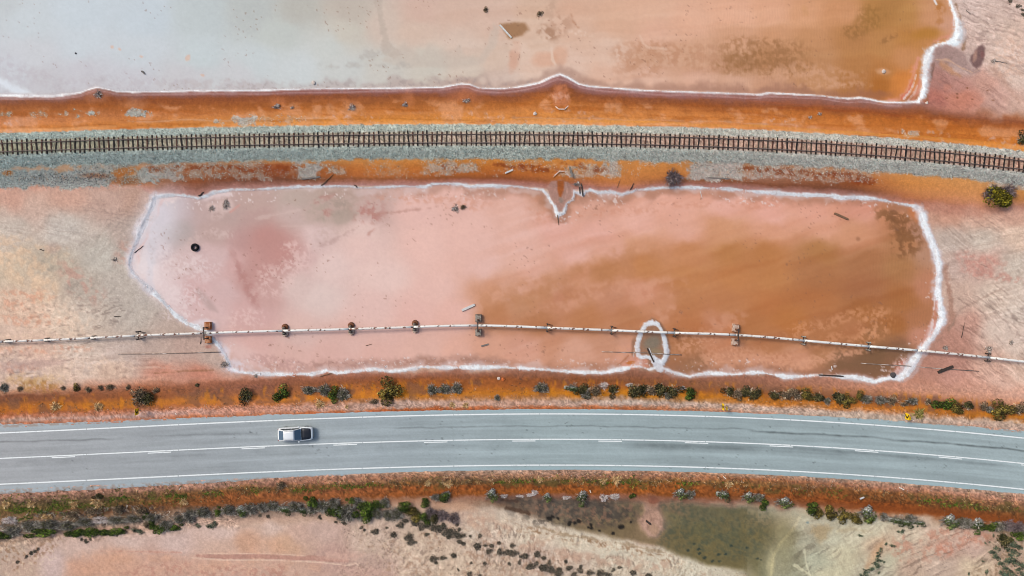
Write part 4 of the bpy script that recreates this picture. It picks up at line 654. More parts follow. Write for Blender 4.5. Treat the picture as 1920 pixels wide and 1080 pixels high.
def mat(name, base=None, rough=.8, spec=.3, attr=None, noise=0., nscale=4., bump=0., bscale=20., metal=0., coat=0., tint2=None, t2scale=3., t2thr=(.5, .6), trans=0., ior=1.45):
    m = bpy.data.materials.new(name); m.use_nodes = True
    nt = m.node_tree; b = nt.nodes['Principled BSDF']; L = nt.links
    b.inputs['Roughness'].default_value = rough; b.inputs['Specular IOR Level'].default_value = spec
    b.inputs['Metallic'].default_value = metal; b.inputs['Coat Weight'].default_value = coat; b.inputs['IOR'].default_value = ior
    tc = nt.nodes.new('ShaderNodeTexCoord')
    if attr:
        a = nt.nodes.new('ShaderNodeAttribute'); a.attribute_name = attr; out = a.outputs['Color']
    else:
        r = nt.nodes.new('ShaderNodeRGB'); r.outputs[0].default_value = (*[float(q) for q in alb(base)], 1); out = r.outputs[0]
    if tint2 is not None:
        n2 = nt.nodes.new('ShaderNodeTexNoise'); n2.inputs['Scale'].default_value = t2scale; n2.inputs['Detail'].default_value = 5
        L.new(tc.outputs['Object'], n2.inputs['Vector'])
        mr = nt.nodes.new('ShaderNodeMapRange'); mr.inputs['From Min'].default_value = t2thr[0]; mr.inputs['From Max'].default_value = t2thr[1]
        L.new(n2.outputs['Fac'], mr.inputs['Value'])
        mx = nt.nodes.new('ShaderNodeMix'); mx.data_type = 'RGBA'
        L.new(mr.outputs[0], mx.inputs['Factor']); L.new(out, mx.inputs['A']); mx.inputs['B'].default_value = (*[float(q) for q in alb(tint2)], 1)
        out = mx.outputs['Result']
    if noise:
        n = nt.nodes.new('ShaderNodeTexNoise'); n.inputs['Scale'].default_value = nscale; n.inputs['Detail'].default_value = 6; n.inputs['Roughness'].default_value = .65
        L.new(tc.outputs['Object'], n.inputs['Vector'])
        mr = nt.nodes.new('ShaderNodeMapRange'); mr.inputs['From Min'].default_value = .25; mr.inputs['From Max'].default_value = .75
        mr.inputs['To Min'].default_value = 1 - noise; mr.inputs['To Max'].default_value = 1 + noise
        L.new(n.outputs['Fac'], mr.inputs['Value'])
        mu = nt.nodes.new('ShaderNodeMix'); mu.data_type = 'RGBA'; mu.blend_type = 'MULTIPLY'; mu.inputs['Factor'].default_value = 1
        L.new(out, mu.inputs['A']); L.new(mr.outputs[0], mu.inputs['B']); out = mu.outputs['Result']
    L.new(out, b.inputs['Base Color'])
    if bump:
        n = nt.nodes.new('ShaderNodeTexNoise'); n.inputs['Scale'].default_value = bscale; n.inputs['Detail'].default_value = 4
        L.new(tc.outputs['Object'], n.inputs['Vector'])
        bp = nt.nodes.new('ShaderNodeBump'); bp.inputs['Strength'].default_value = bump; bp.inputs['Distance'].default_value = .05
        L.new(n.outputs['Fac'], bp.inputs['Height']); L.new(bp.outputs[0], b.inputs['Normal'])
    return m

def tag(o, label=None, cat=None, group=None, kind=None):
    if label: o['label'] = label
    if cat: o['category'] = cat
    if group: o['group'] = group
    if kind: o['kind'] = kind
    return o

def mesh_np(name, V, F, cols=None, mats=(), smooth=False):
    """mesh from numpy arrays: V (n,3), F (m,k)"""
    me = bpy.data.meshes.new(name)
    V = np.asarray(V, np.float32); F = np.asarray(F, np.int32); k = F.shape[1]
    me.vertices.add(len(V)); me.vertices.foreach_set('co', V.ravel())
    me.loops.add(F.size); me.loops.foreach_set('vertex_index', F.ravel())
    me.polygons.add(len(F)); me.polygons.foreach_set('loop_start', np.arange(len(F), dtype=np.int32) * k)
    me.update(calc_edges=True)
    if cols is not None:
        at = me.attributes.new('Col', 'FLOAT_COLOR', 'POINT')
        at.data.foreach_set('color', np.c_[cols, np.ones(len(V))].astype(np.float32).ravel())
    me.polygons.foreach_set('use_smooth', np.full(len(F), smooth, bool))
    for m in mats: me.materials.append(m)
    me.validate(); me.update()
    return me

def link(name, me, parent=None, loc=None):
    o = bpy.data.objects.new(name, me); col.objects.link(o)
    if parent: o.parent = parent
    if loc is not None: o.location = loc
    return o

class MB:
    """gathers simple solids into one mesh"""
    def __init__(s): s.v = []; s.f = []; s.c = []; s.cur = (.5, .5, .5)
    def add(s, vs, fs):
        o = len(s.v); s.v += [tuple(v) for v in vs]; s.f += [tuple(i + o for i in f) for f in fs]; s.c += [s.cur] * len(vs)
    def box(s, c, size, rot=0., taper=1., tilt=None):
        hx, hy, hz = [q / 2 for q in size]; vs = []
        R = Matrix.Rotation(rot, 3, 'Z')
        if tilt is not None: R = R @ tilt
        for z in (-1, 1):
            k = taper if z > 0 else 1
            for x, y in ((-1, -1), (1, -1), (1, 1), (-1, 1)):
                vs.append(Vector(c) + R @ Vector((x * hx * k, y * hy * k, z * hz)))
        s.add(vs, [(3, 2, 1, 0), (4, 5, 6, 7), (0, 1, 5, 4), (1, 2, 6, 5), (2, 3, 7, 6), (3, 0, 4, 7)])
    def tube(s, pts, rad, n=8, cap=True):
        pts = [Vector(p) for p in pts]; r = rad if isinstance(rad, (list, tuple)) else [rad] * len(pts)
        rings = []
        up = Vector((0, 0, 1))
        for i, p in enumerate(pts):
            t = (pts[min(i + 1, len(pts) - 1)] - pts[max(i - 1, 0)]).normalized()
            a = t.cross(up)
            if a.length < 1e-3: a = t.cross(Vector((1, 0, 0)))
            a.normalize(); b = a.cross(t)
            rings.append([p + (a * math.cos(2 * math.pi * k / n) + b * math.sin(2 * math.pi * k / n)) * r[i] for k in range(n)])
        vs = [v for q in rings for v in q]; fs = []
        for i in range(len(pts) - 1):
            for k in range(n):
                fs.append((i * n + k, i * n + (k + 1) % n, (i + 1) * n + (k + 1) % n, (i + 1) * n + k))
        if cap:
            fs.append(tuple(range(n))[::-1]); fs.append(tuple((len(pts) - 1) * n + k for k in range(n)))
        s.add(vs, fs)
    def torus(s, c, R, r, nu=28, nv=10, axis='Z', squash=1.):
        vs = []; fs = []
        for i in range(nu):
            a = 2 * math.pi * i / nu
            for j in range(nv):
                b = 2 * math.pi * j / nv; q = R + r * math.cos(b); h = r * math.sin(b) * squash
                p = Vector((q * math.cos(a), q * math.sin(a), h))
                if axis == 'Y': p = Vector((p.x, p.z, p.y))
                vs.append(Vector(c) + p)
        for i in range(nu):
            for j in range(nv):
                fs.append((i * nv + j, ((i + 1) % nu) * nv + j, ((i + 1) % nu) * nv + (j + 1) % nv, i * nv + (j + 1) % nv))
        s.add(vs, fs)
    def mesh(s, name, m=None, smooth=False, bevel=0.):
        me = bpy.data.meshes.new(name); me.from_pydata(s.v, [], s.f)
        if bevel:
            bm = bmesh.new(); bm.from_mesh(me)
            bmesh.ops.bevel(bm, geom=[e for e in bm.edges], offset=bevel, segments=2, affect='EDGES', profile=.6)
            bmesh.ops.recalc_face_normals(bm, faces=bm.faces); bm.to_mesh(me); bm.free()
        else:
            bm = bmesh.new(); bm.from_mesh(me); bmesh.ops.recalc_face_normals(bm, faces=bm.faces); bm.to_mesh(me); bm.free()
        if smooth: me.polygons.foreach_set('use_smooth', np.ones(len(me.polygons), bool))
        if m: me.materials.append(m)
        return me
    def build(s, name, m, parent=None, smooth=False, bevel=0., loc=None):
        return link(name, s.mesh(name, m, smooth, bevel), parent, loc)

def empty(name, loc, rz=0.):
    o = bpy.data.objects.new(name, None); col.objects.link(o); o.location = loc; o.rotation_euler = (0, 0, rz); o.empty_display_size = .3
    return o

# ------------------------------------------------------------------ terrain heights (metres above the lake)
sdO = sdist([(1222, 598), (1204, 608), (1193, 636), (1191, 660), (1198, 678), (1222, 690), (1244, 682), (1253, 662), (1250, 632), (1238, 606)], 60)
sdI = sdist([(1050, 330), (1020, 352), (1032, 374), (1045, 404), (1060, 398), (1063, 380), (1078, 372), (1080, 350)], 40)
sdP2 = np.minimum(np.minimum(sdP, -sdO), -sdI)
vr = np.clip((Y - SN) / (TY - 27 - SN), 0, 1); v2r = np.clip((Y - b_edge) / (SS - b_edge), 0, 1)
Zt = np.where(ut < -27, .03 + 1.40 * sstep(-.25, 1.1, vr) * (vr > 0), np.where(ut < 40, np.interp(ut, [-27, -18, -13, 13, 19, 40], [1.40, 1.84, 1.88, 1.88, 1.82, 1.05]), (1.05 * (1 - v2r)**1.15 + .03) * (v2r < 1)))
Zr = np.interp(ur, [-142, -120, -84, -60, -56, 56, 60, 82, 112, 150], [0, .22, 1.02, 1.16, 1.17, 1.17, 1.16, .92, .26, 0])
edge_k = np.minimum(sstep(0, 10, -sdP), 1)
Zr = np.where(ur < -60, Zr * edge_k, Zr)
Zf = .10 + n_big * .06 + n_mid * .05
Z = np.maximum(np.maximum(Zt, Zr), Zf)
sdW = np.maximum(np.maximum(sdL, sdP2), sdG)
Z = np.where(sdW > -12, np.minimum(Z, np.maximum(.03 - .008 * np.minimum(sdW, 0), -.6)) if False else Z, Z)
shore = sstep(-14, 2, sdW)
Z = np.where(sdW > -14, np.minimum(Z, np.where(sdW < 0, .03 + (-sdW) * .05, np.maximum(.03 - sdW * .012, -.25))), Z)
Z = Z + SALT * .05 * (.7 + n_fine) * (sdG < -5)
rub = np.clip(mBal + SPILL, 0, 1)
Z = Z + n_fine * .012 + n_pix * (.008 + .05 * rub) * (sdW < 0)
under = (1 - sstep(55, 58, np.abs(ur)))
Z = Z - under * .06
Z = np.where((np.abs(X - 960) > 1400) | (np.abs(Y - 540) > 1000), np.minimum(Z, np.maximum(Z, 0)), Z).astype(np.float32)

K = (H - Z) / (H * S)
PX = (X - CX) * K; PY = (CY - Y) * K
ALB = (s2l(C) / GAIN).astype(np.float32)
idx = np.arange(NY * NX, dtype=np.int32).reshape(NY, NX)
def quads(maskv):
    m_ = maskv[:-1, :-1] & maskv[1:, :-1] & maskv[1:, 1:] & maskv[:-1, 1:]
    return np.stack([idx[:-1, :-1][m_], idx[1:, :-1][m_], idx[1:, 1:][m_], idx[:-1, 1:][m_]], -1)
def sub(name, F, V, mats, extra=None, smooth=True):
    u, inv = np.unique(F, return_inverse=True)
    me = mesh_np(name, V[u], inv.reshape(F.shape), ALB.reshape(-1, 3)[u], mats, smooth)
    if extra is not None:
        at = me.attributes.new('rip', 'FLOAT', 'POINT'); at.data.foreach_set('value', extra.ravel()[u].astype(np.float32))
    return me
M_ground = mat('soil', attr='Col', rough=.92, spec=.15, noise=.17, nscale=5.5, bump=.35, bscale=6.)
def water_mat(name, rough):
    m = mat(name, attr='Col', rough=rough, spec=.22, noise=.025, nscale=1.5, ior=1.33)
    nt = m.node_tree; b = nt.nodes['Principled BSDF']; L = nt.links
    tc = nt.nodes.new('ShaderNodeTexCoord')
    mp = nt.nodes.new('ShaderNodeMapping'); mp.inputs['Rotation'].default_value = (0, 0, .03); L.new(tc.outputs['Object'], mp.inputs['Vector'])
    wv = nt.nodes.new('ShaderNodeTexWave'); wv.inputs['Scale'].default_value = .75; wv.inputs['Distortion'].default_value = 9.; wv.inputs['Detail'].default_value = 3; wv.inputs['Detail Scale'].default_value = .6
    L.new(mp.outputs[0], wv.inputs['Vector'])
    a = nt.nodes.new('ShaderNodeAttribute'); a.attribute_name = 'rip'
    mu = nt.nodes.new('ShaderNodeMath'); mu.operation = 'MULTIPLY'; L.new(wv.outputs['Fac'], mu.inputs[0]); L.new(a.outputs['Fac'], mu.inputs[1])
    n = nt.nodes.new('ShaderNodeTexNoise'); n.inputs['Scale'].default_value = 2.5; n.inputs['Detail'].default_value = 4; L.new(tc.outputs['Object'], n.inputs['Vector'])
    m2_ = nt.nodes.new('ShaderNodeMath'); m2_.operation = 'MULTIPLY_ADD'; m2_.inputs[1].default_value = .25; L.new(n.outputs['Fac'], m2_.inputs[0]); L.new(mu.outputs[0], m2_.inputs[2])
    bp = nt.nodes.new('ShaderNodeBump'); bp.inputs['Strength'].default_value = .12; bp.inputs['Distance'].default_value = .04
    L.new(m2_.outputs[0], bp.inputs['Height']); L.new(bp.outputs[0], b.inputs['Normal'])
    return m
VG = np.stack([PX, PY, Z], -1).reshape(-1, 3)
deep = sdW > 9
m_ = ~(deep[:-1, :-1] & deep[1:, :-1] & deep[1:, 1:] & deep[:-1, 1:])
FG = np.stack([idx[:-1, :-1][m_], idx[1:, :-1][m_], idx[1:, 1:][m_], idx[:-1, 1:][m_]], -1)
ground = link('ground', sub('ground', FG, VG, [M_ground]))
tag(ground, 'pink and cream salt flats with orange railway and road banks', 'ground', kind='structure')
ZW = np.full(X.shape, -.015, np.float32)
VW = np.stack([(X - CX) / S, (CY - Y) / S, ZW], -1).reshape(-1, 3)
rip = np.clip(sstep(1150, 1450, X) * (Y < 200) + sstep(1560, 1680, X) * (Y > 300) * (Y < 720) * .9 + .12, 0, 1)
for nm, sd, lab, rg in (('lake_water', sdL, 'shallow salt lake north of the railway, pale blue turning orange', .45), ('pond_water', sdP2, 'pink and brown brine pond between the railway and the road', .4), ('pool_water', sdG, 'murky olive pool below the road', .3)):
    o = link(nm, sub(nm, quads(sd > .5), VW, [water_mat(nm, rg)], rip))
    tag(o, lab, 'water', kind='structure')

def zat(px, py):
    """ground height at map positions"""
    px = np.asarray(px, float); py = np.asarray(py, float)
    i = np.clip(np.searchsorted(xs, px) - 1, 0, NX - 2); j = np.clip(np.searchsorted(ys, py) - 1, 0, NY - 2)
    fx = (px - xs[i]) / (xs[i + 1] - xs[i]); fy = (py - ys[j]) / (ys[j + 1] - ys[j])
    return np.maximum(Z[j, i] * (1 - fx) * (1 - fy) + Z[j, i + 1] * fx * (1 - fy) + Z[j + 1, i] * (1 - fx) * fy + Z[j + 1, i + 1] * fx * fy, -.015)
def G(px, py, dz=0.):
    """world point on the ground seen at a map position"""
    z = float(zat(px, py)) + dz
    return W(px, py, z)

# ------------------------------------------------------------------ road
ROADZ = 1.2
rx = np.r_[np.arange(-2600, -200, 60), np.arange(-200, 2121, 3), np.arange(2140, 4600, 60)].astype(float)
rv = np.r_[np.linspace(-60, 60, 81)]
RX, RV = np.meshgrid(rx, rv)
dydx = (road_y(RX + 1) - road_y(RX - 1)) / 2
en = (fbm(RX, RV * 0, 5, 2, 111) - .5) * 3.2 + (fbm(RX, RV * 0 + 50, 40, 3, 112) - .5) * 4
en2 = (fbm(RX, RV * 0 + 9, 5, 2, 113) - .5) * 3.2 + (fbm(RX, RV * 0 + 70, 40, 3, 114) - .5) * 4
wN = np.interp(RX, [0, 200, 500, 900, 1300, 1920], [65, 62, 60, 57.5, 58, 62]); wS = np.interp(RX, [0, 240, 480, 720, 960, 1300, 1920], [65, 66, 62, 59, 57.5, 58, 57.5])
U = np.where(RV < 0, RV / 60 * (wN + en * sstep(.9, 1, -RV / 60)), RV / 60 * (wS + en2 * sstep(.9, 1, RV / 60)))
RYY = road_y(RX) + U
zz = ROADZ - .0006 * np.abs(U) + (fbm(RX, RYY, 60, 2, 115) - .5) * .01
zz = np.where(np.abs(RV) > 59.5, zz - .05, zz)
base = np.stack([np.interp(RX, [0, 300, 700, 1000, 1500, 1920], a) for a in ([164, 162, 160, 154, 154, 158], [166, 167, 170, 168, 168, 172], [170, 172, 176, 172, 172, 176])], -1)
tone = (aniso(RX, U, .0, 260, 7, 3, 116) - .5) * .12 + (aniso(RX, U, .0, 60, 3, 3, 126) - .5) * .10 + (fbm(RX, U * 2, 90, 3, 117) - .5) * .08 + (vnoise(RX / 2.2, U / 2.2, 118) - .5) * .05
lanes = -.03 * np.exp(-((np.abs(U) - 12) / 6)**2) - .03 * np.exp(-((np.abs(U) - 36) / 7)**2) + .02 * np.exp(-((np.abs(U) - 24) / 5)**2)
pat = sstep(.5, .7, fbm(RX, U * 3, 60, 3, 119)) * -.05 * np.exp(-((U - 10) / 9)**2)
rcol = base * (1 + tone + lanes + pat)[..., None]
edge = sstep(49, 53, np.abs(U))
rcol = rcol * (1 - edge[..., None]) + (base * np.array([1.0, 1.03, 1.04])) * edge[..., None] * (1 + tone * .6)[..., None]
def crack(pts, w, dark):
    p = np.array(pts, float); cy = np.interp(RX, p[:, 0], p[:, 1], left=-999, right=-999)
    d = np.abs(RYY - cy - (fbm(RX, RX * 0, 30, 3, int(p[0, 0]) % 50) - .5) * 4)
    k = np.exp(-(d / w)**2) * dark * sstep(p[0, 0], p[0, 0] + 70, RX) * (1 - sstep(p[-1, 0] - 70, p[-1, 0], RX)) * (.5 + fbm(RX, RX * 0, 12, 2, 5))
    return k
ck = crack([(-300, 836), (0, 828), (120, 826), (240, 822)], 1.6, .22) + crack([(700, 803), (900, 800), (1100, 799), (1300, 802), (1440, 806)], 1.5, .2) + crack([(1380, 806), (1440, 810), (1600, 818), (1690, 823)], 1.8, .3) + crack([(1640, 823), (1700, 827), (1780, 832), (1860, 839), (2960, 940)], 1.8, .34) + crack([(1440, 836), (1700, 856), (1920, 876)], 3, .12) + crack([(250, 820), (420, 814), (520, 812)], 2, .12) + crack([(1160, 834), (1300, 838), (1440, 842)], 5, .16)
rcol = rcol * (1 - np.clip(ck, 0, .6)[..., None])
fleck = sstep(.80, .86, fbm(RX, U, 4.5, 2, 120)) * sstep(.55, .65, fbm(RX, U, 60, 2, 121)) * .25
rcol = rcol * (1 - fleck[..., None])
bl = sstep(56, 60, np.abs(U)) * sstep(.45, .6, fbm(RX, U, 5, 2, 122)); rcol = rcol * (1 - .5 * bl[..., None]) + np.array([150, 120, 104]) * (bl * .5)[..., None]
k = (H - zz) / (H * S)
V = np.stack([(RX - CX) * k, (CY - RYY) * k, zz], -1).reshape(-1, 3)
ny, nx = RX.shape; ii = np.arange(ny * nx, dtype=np.int32).reshape(ny, nx)
F = np.stack([ii[:-1, :-1], ii[1:, :-1], ii[1:, 1:], ii[:-1, 1:]], -1).reshape(-1, 4)
M_road = mat('asphalt', attr='Col', rough=.85, spec=.25, noise=.08, nscale=6, bump=.2, bscale=14)
road = link('road', mesh_np('road', V, F, (s2l(np.clip(rcol, 0, 255) / 255.) / GAIN).reshape(-1, 3), [M_road], True))
tag(road, 'two lane grey asphalt road curving across the frame', 'road', kind='structure')
M_paint = mat('road_paint', (236, 240, 243), rough=.6, spec=.3, noise=.06, nscale=2.5, tint2=(196, 204, 208), t2scale=3.5, t2thr=(.56, .72))
def ribbon(name, x0, x1, off, w, z=.012, n=None):
    xx = np.arange(x0, x1 + .1, (x1 - x0) / max(2, int((x1 - x0) / 5)))
    yy = road_y(xx) + off; vs = []; 
    d = np.gradient(yy, xx); nx_, ny_ = -d / np.sqrt(1 + d * d), 1 / np.sqrt(1 + d * d)
    zz_ = ROADZ - .0006 * abs(off) + z
    kk = (H - zz_) / (H * S)
    A = np.stack([(xx + nx_ * w / 2 - CX) * kk, (CY - yy - ny_ * w / 2) * kk, np.full_like(xx, zz_)], -1)
    B = np.stack([(xx - nx_ * w / 2 - CX) * kk, (CY - yy + ny_ * w / 2) * kk, np.full_like(xx, zz_)], -1)
    m_ = len(xx); f = np.stack([np.arange(m_ - 1), np.arange(1, m_), m_ + np.arange(1, m_), m_ + np.arange(m_ - 1)], -1)
    return link(name, mesh_np(name, np.r_[A, B], f, None, [M_paint]), road)
cuts = [-180, -12, 162, 335, 512, 680, 850, 1012, 1165, 1323, 1482, 1640, 1791, 1950, 2110]
for a, b in zip(cuts[:-1], cuts[1:]):
    ribbon('edge_line', a + .5, b - .5, -48.2, 2.2); ribbon('edge_line', a + .5, b - .5, 47.8, 2.2)
    ribbon('centre_line', a + .5, b - .5, -.6, 2.0)
for a in (-76, 97, 277, 453, 625, 795, 960, 1122, 1284, 1443, 1603, 1760, 1915, 2060):
    ribbon('dash_line', a, a + 44, 2.4, 1.7)
# ------------------------------------------------------------------ railway track
M_rail = mat('rail_steel', (104, 82, 74), rough=.8, spec=.2, noise=.2, nscale=2.)
M_railtop = mat('rail_head', (112, 98, 94), rough=.6, spec=.3, noise=.2, nscale=3)
M_sl_dark = mat('tarred_timber', (34, 30, 29), rough=.85, noise=.35, nscale=6)
M_sl_red = mat('rusty_sleeper', (92, 58, 46), rough=.85, noise=.35, nscale=5, tint2=(56, 40, 36), t2scale=4)
M_sl_grey = mat('weathered_timber', (72, 62, 54), rough=.9, noise=.35, nscale=6)
TZ = 1.90
def track_pt(px, off=0., z=TZ):
    """world point off metres across the track"""
    p = W(px, float(track_y(px)), z); q = W(px + 1, float(track_y(px + 1)), z)
    d = (q - p).normalized(); n = Vector((-d.y, d.x, 0))
    return p + n * off, math.atan2(d.y, d.x)
track = empty('railway_track', track_pt(960)[0] * 1.0)
tag(track, 'single narrow gauge railway track with rusty rails on grey ballast', 'railway track')
t0 = track.location.copy()
prof = [(-.065, 0), (.065, 0), (.065, .012), (.012, .03), (.012, .105), (.036, .115), (.036, .145), (-.036, .145), (-.036, .115), (-.012, .105), (-.012, .03), (-.065, .012)]
for sgn in (1, -1):
    vs = []; fs = []; n = len(prof)
    pts = list(np.r_[np.arange(-2600, -150, 50), np.arange(-150, 2071, 12), np.arange(2120, 4600, 50)])
    for i, px in enumerate(pts):
        p, a = track_pt(px, sgn * .57, TZ + .06)
        for (u, h) in prof: vs.append((p.x - math.sin(a) * u - t0.x, p.y + math.cos(a) * u - t0.y, p.z + h - t0.z))
    for i in range(len(pts) - 1):
        for k in range(n): fs.append((i * n + k, (i + 1) * n + k, (i + 1) * n + (k + 1) % n, i * n + (k + 1) % n))
    me = bpy.data.meshes.new('rail'); me.from_pydata(vs, [], fs); me.materials.append(M_rail); me.materials.append(M_railtop)
    mi = np.zeros(len(fs), np.int32); mi[6::n] = 1; me.polygons.foreach_set('material_index', mi)
    link('rail', me, track)
sleeper_me = []
for j, (m_, L_, w_) in enumerate(((M_sl_dark, 2.12, .20), (M_sl_red, 1.86, .19), (M_sl_grey, 1.96, .20), (M_sl_dark, 1.95, .17))):
    mb = MB()
    segs = 6; vs = []
    for i in range(segs + 1):
        y = -L_ / 2 + L_ * i / segs
        for (x, z) in ((-w_ / 2, -.1), (w_ / 2, -.1), (w_ / 2 - .012, .06), (-w_ / 2 + .012, .06)):
            vs.append((x + random.uniform(-.012, .012), y + random.uniform(-.02, .02), z + random.uniform(-.008, .008)))
    fs = [(3, 2, 1, 0), tuple(segs * 4 + q for q in range(4))]
    for i in range(segs):
        for k in range(4): fs.append((i * 4 + k, i * 4 + (k + 1) % 4, i * 4 + 4 + (k + 1) % 4, i * 4 + 4 + k))
    mb.add(vs, fs); sleeper_me.append(mb.mesh('sleeper', m_))
px = -96.0; i = 0
while px < 2018:
    p, a = track_pt(px, random.uniform(-.05, .05), TZ + random.uniform(-.015, .012))
    r = random.random()
    kind = (0 if r < .62 else 3 if r < .82 else 2) if i % 2 == 0 else (1 if r < .86 else 2)
    o = link('sleeper', sleeper_me[kind], track, p - t0)
    o.rotation_euler = (0, 0, a + random.gauss(0, .05)); o.scale = (random.uniform(.85, 1.15), random.uniform(.94, 1.05), 1)
    px += 9.22 + random.uniform(-.7, .7); i += 1

# ------------------------------------------------------------------ ballast stones
def scatter(n, x0, y0, x1, y1, dens):
    """n trials in the map rectangle, kept with probability dens(x, y)"""
    x = rng.uniform(x0, x1, n); y = rng.uniform(y0, y1, n)
    k = rng.random(n) < dens(x, y)
    return x[k], y[k]
def gridval(A, x, y):
    i = np.clip(np.searchsorted(xs, x) - 1, 0, NX - 1); j = np.clip(np.searchsorted(ys, y) - 1, 0, NY - 1)
    return A[j, i]
def chips(name, x, y, size, cols, m_, flat=.7, sink=.3, parent=None):
    """many small angular stones as one mesh"""
    n = len(x); z = zat(x, y)
    base = np.array([(1, 0, 0), (0, 1, 0), (-1, 0, 0), (0, -1, 0), (0, 0, 1), (0, 0, -1)], np.float32)
    fc = np.array([(0, 1, 4), (1, 2, 4), (2, 3, 4), (3, 0, 4), (1, 0, 5), (2, 1, 5), (3, 2, 5), (0, 3, 5)], np.int32)
    V = np.repeat(base[None], n, 0) * rng.uniform(.6, 1.25, (n, 6, 1)) + rng.normal(0, .18, (n, 6, 3))
    V[..., 2] *= flat
    V *= (size / 2)[:, None, None]
    a = rng.uniform(0, 6.28, n); c, s_ = np.cos(a)[:, None], np.sin(a)[:, None]
    vx = V[..., 0] * c - V[..., 1] * s_; vy = V[..., 0] * s_ + V[..., 1] * c
    zz_ = z + size * flat * .5 * (1 - 2 * sink)
    k = (H - zz_) / (H * S)
    P = np.stack([vx + ((x - CX) * k)[:, None], vy + ((CY - y) * k)[:, None], V[..., 2] + zz_[:, None]], -1).reshape(-1, 3)
    F = (fc[None] + (np.arange(n) * 6)[:, None, None]).reshape(-1, 3)
    cc = np.repeat(s2l(np.clip(cols, 0, 255) / 255.) / GAIN, 6, 0)
    o = link(name, mesh_np(name, P, F, cc, [m_]), parent)
    return o
M_stone = mat('crushed_stone', attr='Col', rough=.9, spec=.2)
def pick(pal, n, jit=.12):
    pal = np.array(pal, float); w = pal[:, 3] / pal[:, 3].sum()
    c = pal[rng.choice(len(pal), n, p=w), :3]
    return c * rng.uniform(1 - jit, 1 + jit, (n, 1))
def dens_bal(x, y):
    u = y - track_y(x)
    return gridval(mBal, x, y) * np.where(np.abs(u) < 14.5, .32, 1.)
x, y = scatter(118000, -110, 195, 2030, 360, dens_bal)
PAL_B = [(214, 218, 208, 3), (192, 206, 198, 5), (174, 190, 182, 5), (134, 148, 146, 2.6), (84, 90, 90, 2.2), (206, 188, 172, 1.2), (142, 174, 176, 1.5)]
c = pick(PAL_B, len(x)); u = np.abs(y - track_y(x)); inside_r = u < 14.5
c[inside_r] = pick([(176, 166, 140, 3), (196, 166, 146, 3), (150, 136, 112, 2), (206, 196, 178, 1.5), (110, 96, 84, 1)], inside_r.sum())
warm = np.clip((x - 700) / 900, 0, 1)[:, None] * .5
c = c * (1 - warm * .35) + np.array([190, 168, 154]) * warm * .35 * (c.mean(1, keepdims=True) / 150)
bal = chips('ballast', x, y, rng.uniform(.07, .15, len(x)), c, M_stone, .7, .3)
tag(bal, 'band of grey crushed stone ballast under the railway track', 'ballast', kind='stuff')
x, y = scatter(120000, -110, 195, 2030, 362, lambda x, y: gridval(SPILL, x, y)**1.3 * (gridval(mBal, x, y) < .4))
dark = np.exp(-((x - 95) / 55)**2 - ((y - 335) / 9)**2) + np.exp(-((x - 170) / 45)**2 - ((y - 333) / 8)**2)
c = pick(PAL_B, len(x)); c2 = pick([(40, 46, 62, 5), (70, 78, 90, 3), (176, 176, 166, 1.4), (200, 140, 90, .6), (96, 150, 170, .5)], len(x))
k = rng.random(len(x)) < np.clip(dark * 1.3, 0, .95); c[k] = c2[k]
rw = np.clip((x - 350) / 300, 0, 1)[:, None]; c = c * (1 - rw * .25) + np.array([206, 184, 170]) * rw * .25 * (c.mean(1, keepdims=True) / 150)
sp = chips('spilled_stones', x, y, rng.uniform(.07, .14, len(x)), c * .96, M_stone, .6, .38)
tag(sp, 'loose grey ballast stones spilled in patches down the orange banks', 'stones', kind='stuff')
# gravel of the road shoulders
x, y = scatter(26000, -100, 740, 2020, 960, lambda x, y: np.where(((y - road_y(x) > -84) & (y - road_y(x) < -62)) | ((y - road_y(x) > 60) & (y - road_y(x) < 76)), .8, 0) * np.clip(fbm(x, y, 30, 2, 130) * 2.2 - .5, .05, 1))
c = pick([(196, 166, 150, 3), (170, 150, 140, 3), (206, 190, 176, 2), (150, 100, 76, 2), (120, 96, 84, 1.5)], len(x))
gv = chips('shoulder_gravel', x, y, rng.uniform(.06, .14, len(x)), c, M_stone, .6, .35)
tag(gv, 'fine pinkish grey gravel along both road shoulders', 'gravel', kind='stuff')
# salt lumps and crust crumbs along the shores
M_salt = mat('salt', (226, 226, 232), rough=.75, spec=.3, noise=.06)
sh = np.array(pondS + [pondS[0]], float); seg = np.cumsum(np.r_[0, np.hypot(*np.diff(sh[:, :2], axis=0).T)])
t_ = rng.uniform(0, seg[-1], 2600); bx = np.interp(t_, seg, sh[:, 0]); by = np.interp(t_, seg, sh[:, 1]); bw = np.interp(t_, seg, sh[:, 2])
x = bx + rng.normal(0, .27, len(bx)) * bw; y = by + rng.normal(0, .27, len(by)) * bw
x2 = rng.uniform(-60, 1715, 700); y2 = shoreN_y(x2) + rng.normal(-.3, .6, 700)
x3, y3 = scatter(900, 700, 672, 1730, 712, lambda a, b: ((gridval(sdP, a, b) > 3) & (gridval(sdP, a, b) < 22)) * np.clip(fbm(a, b, 60, 2, 131) * 3 - 1.2, 0, .5))
x = np.r_[x, x2, x3]; y = np.r_[y, y2, y3]
sl_ = chips('salt_crumbs', x, y, rng.uniform(.05, .15, len(x)) * np.where(rng.random(len(x)) < .06, 1.7, 1), np.tile((224, 224, 232), (len(x), 1)) * rng.uniform(.88, 1.03, (len(x), 1)), M_stone, .45, .4)
tag(sl_, 'white salt crumbs scattered along the pond and lake shores', 'salt', kind='stuff')

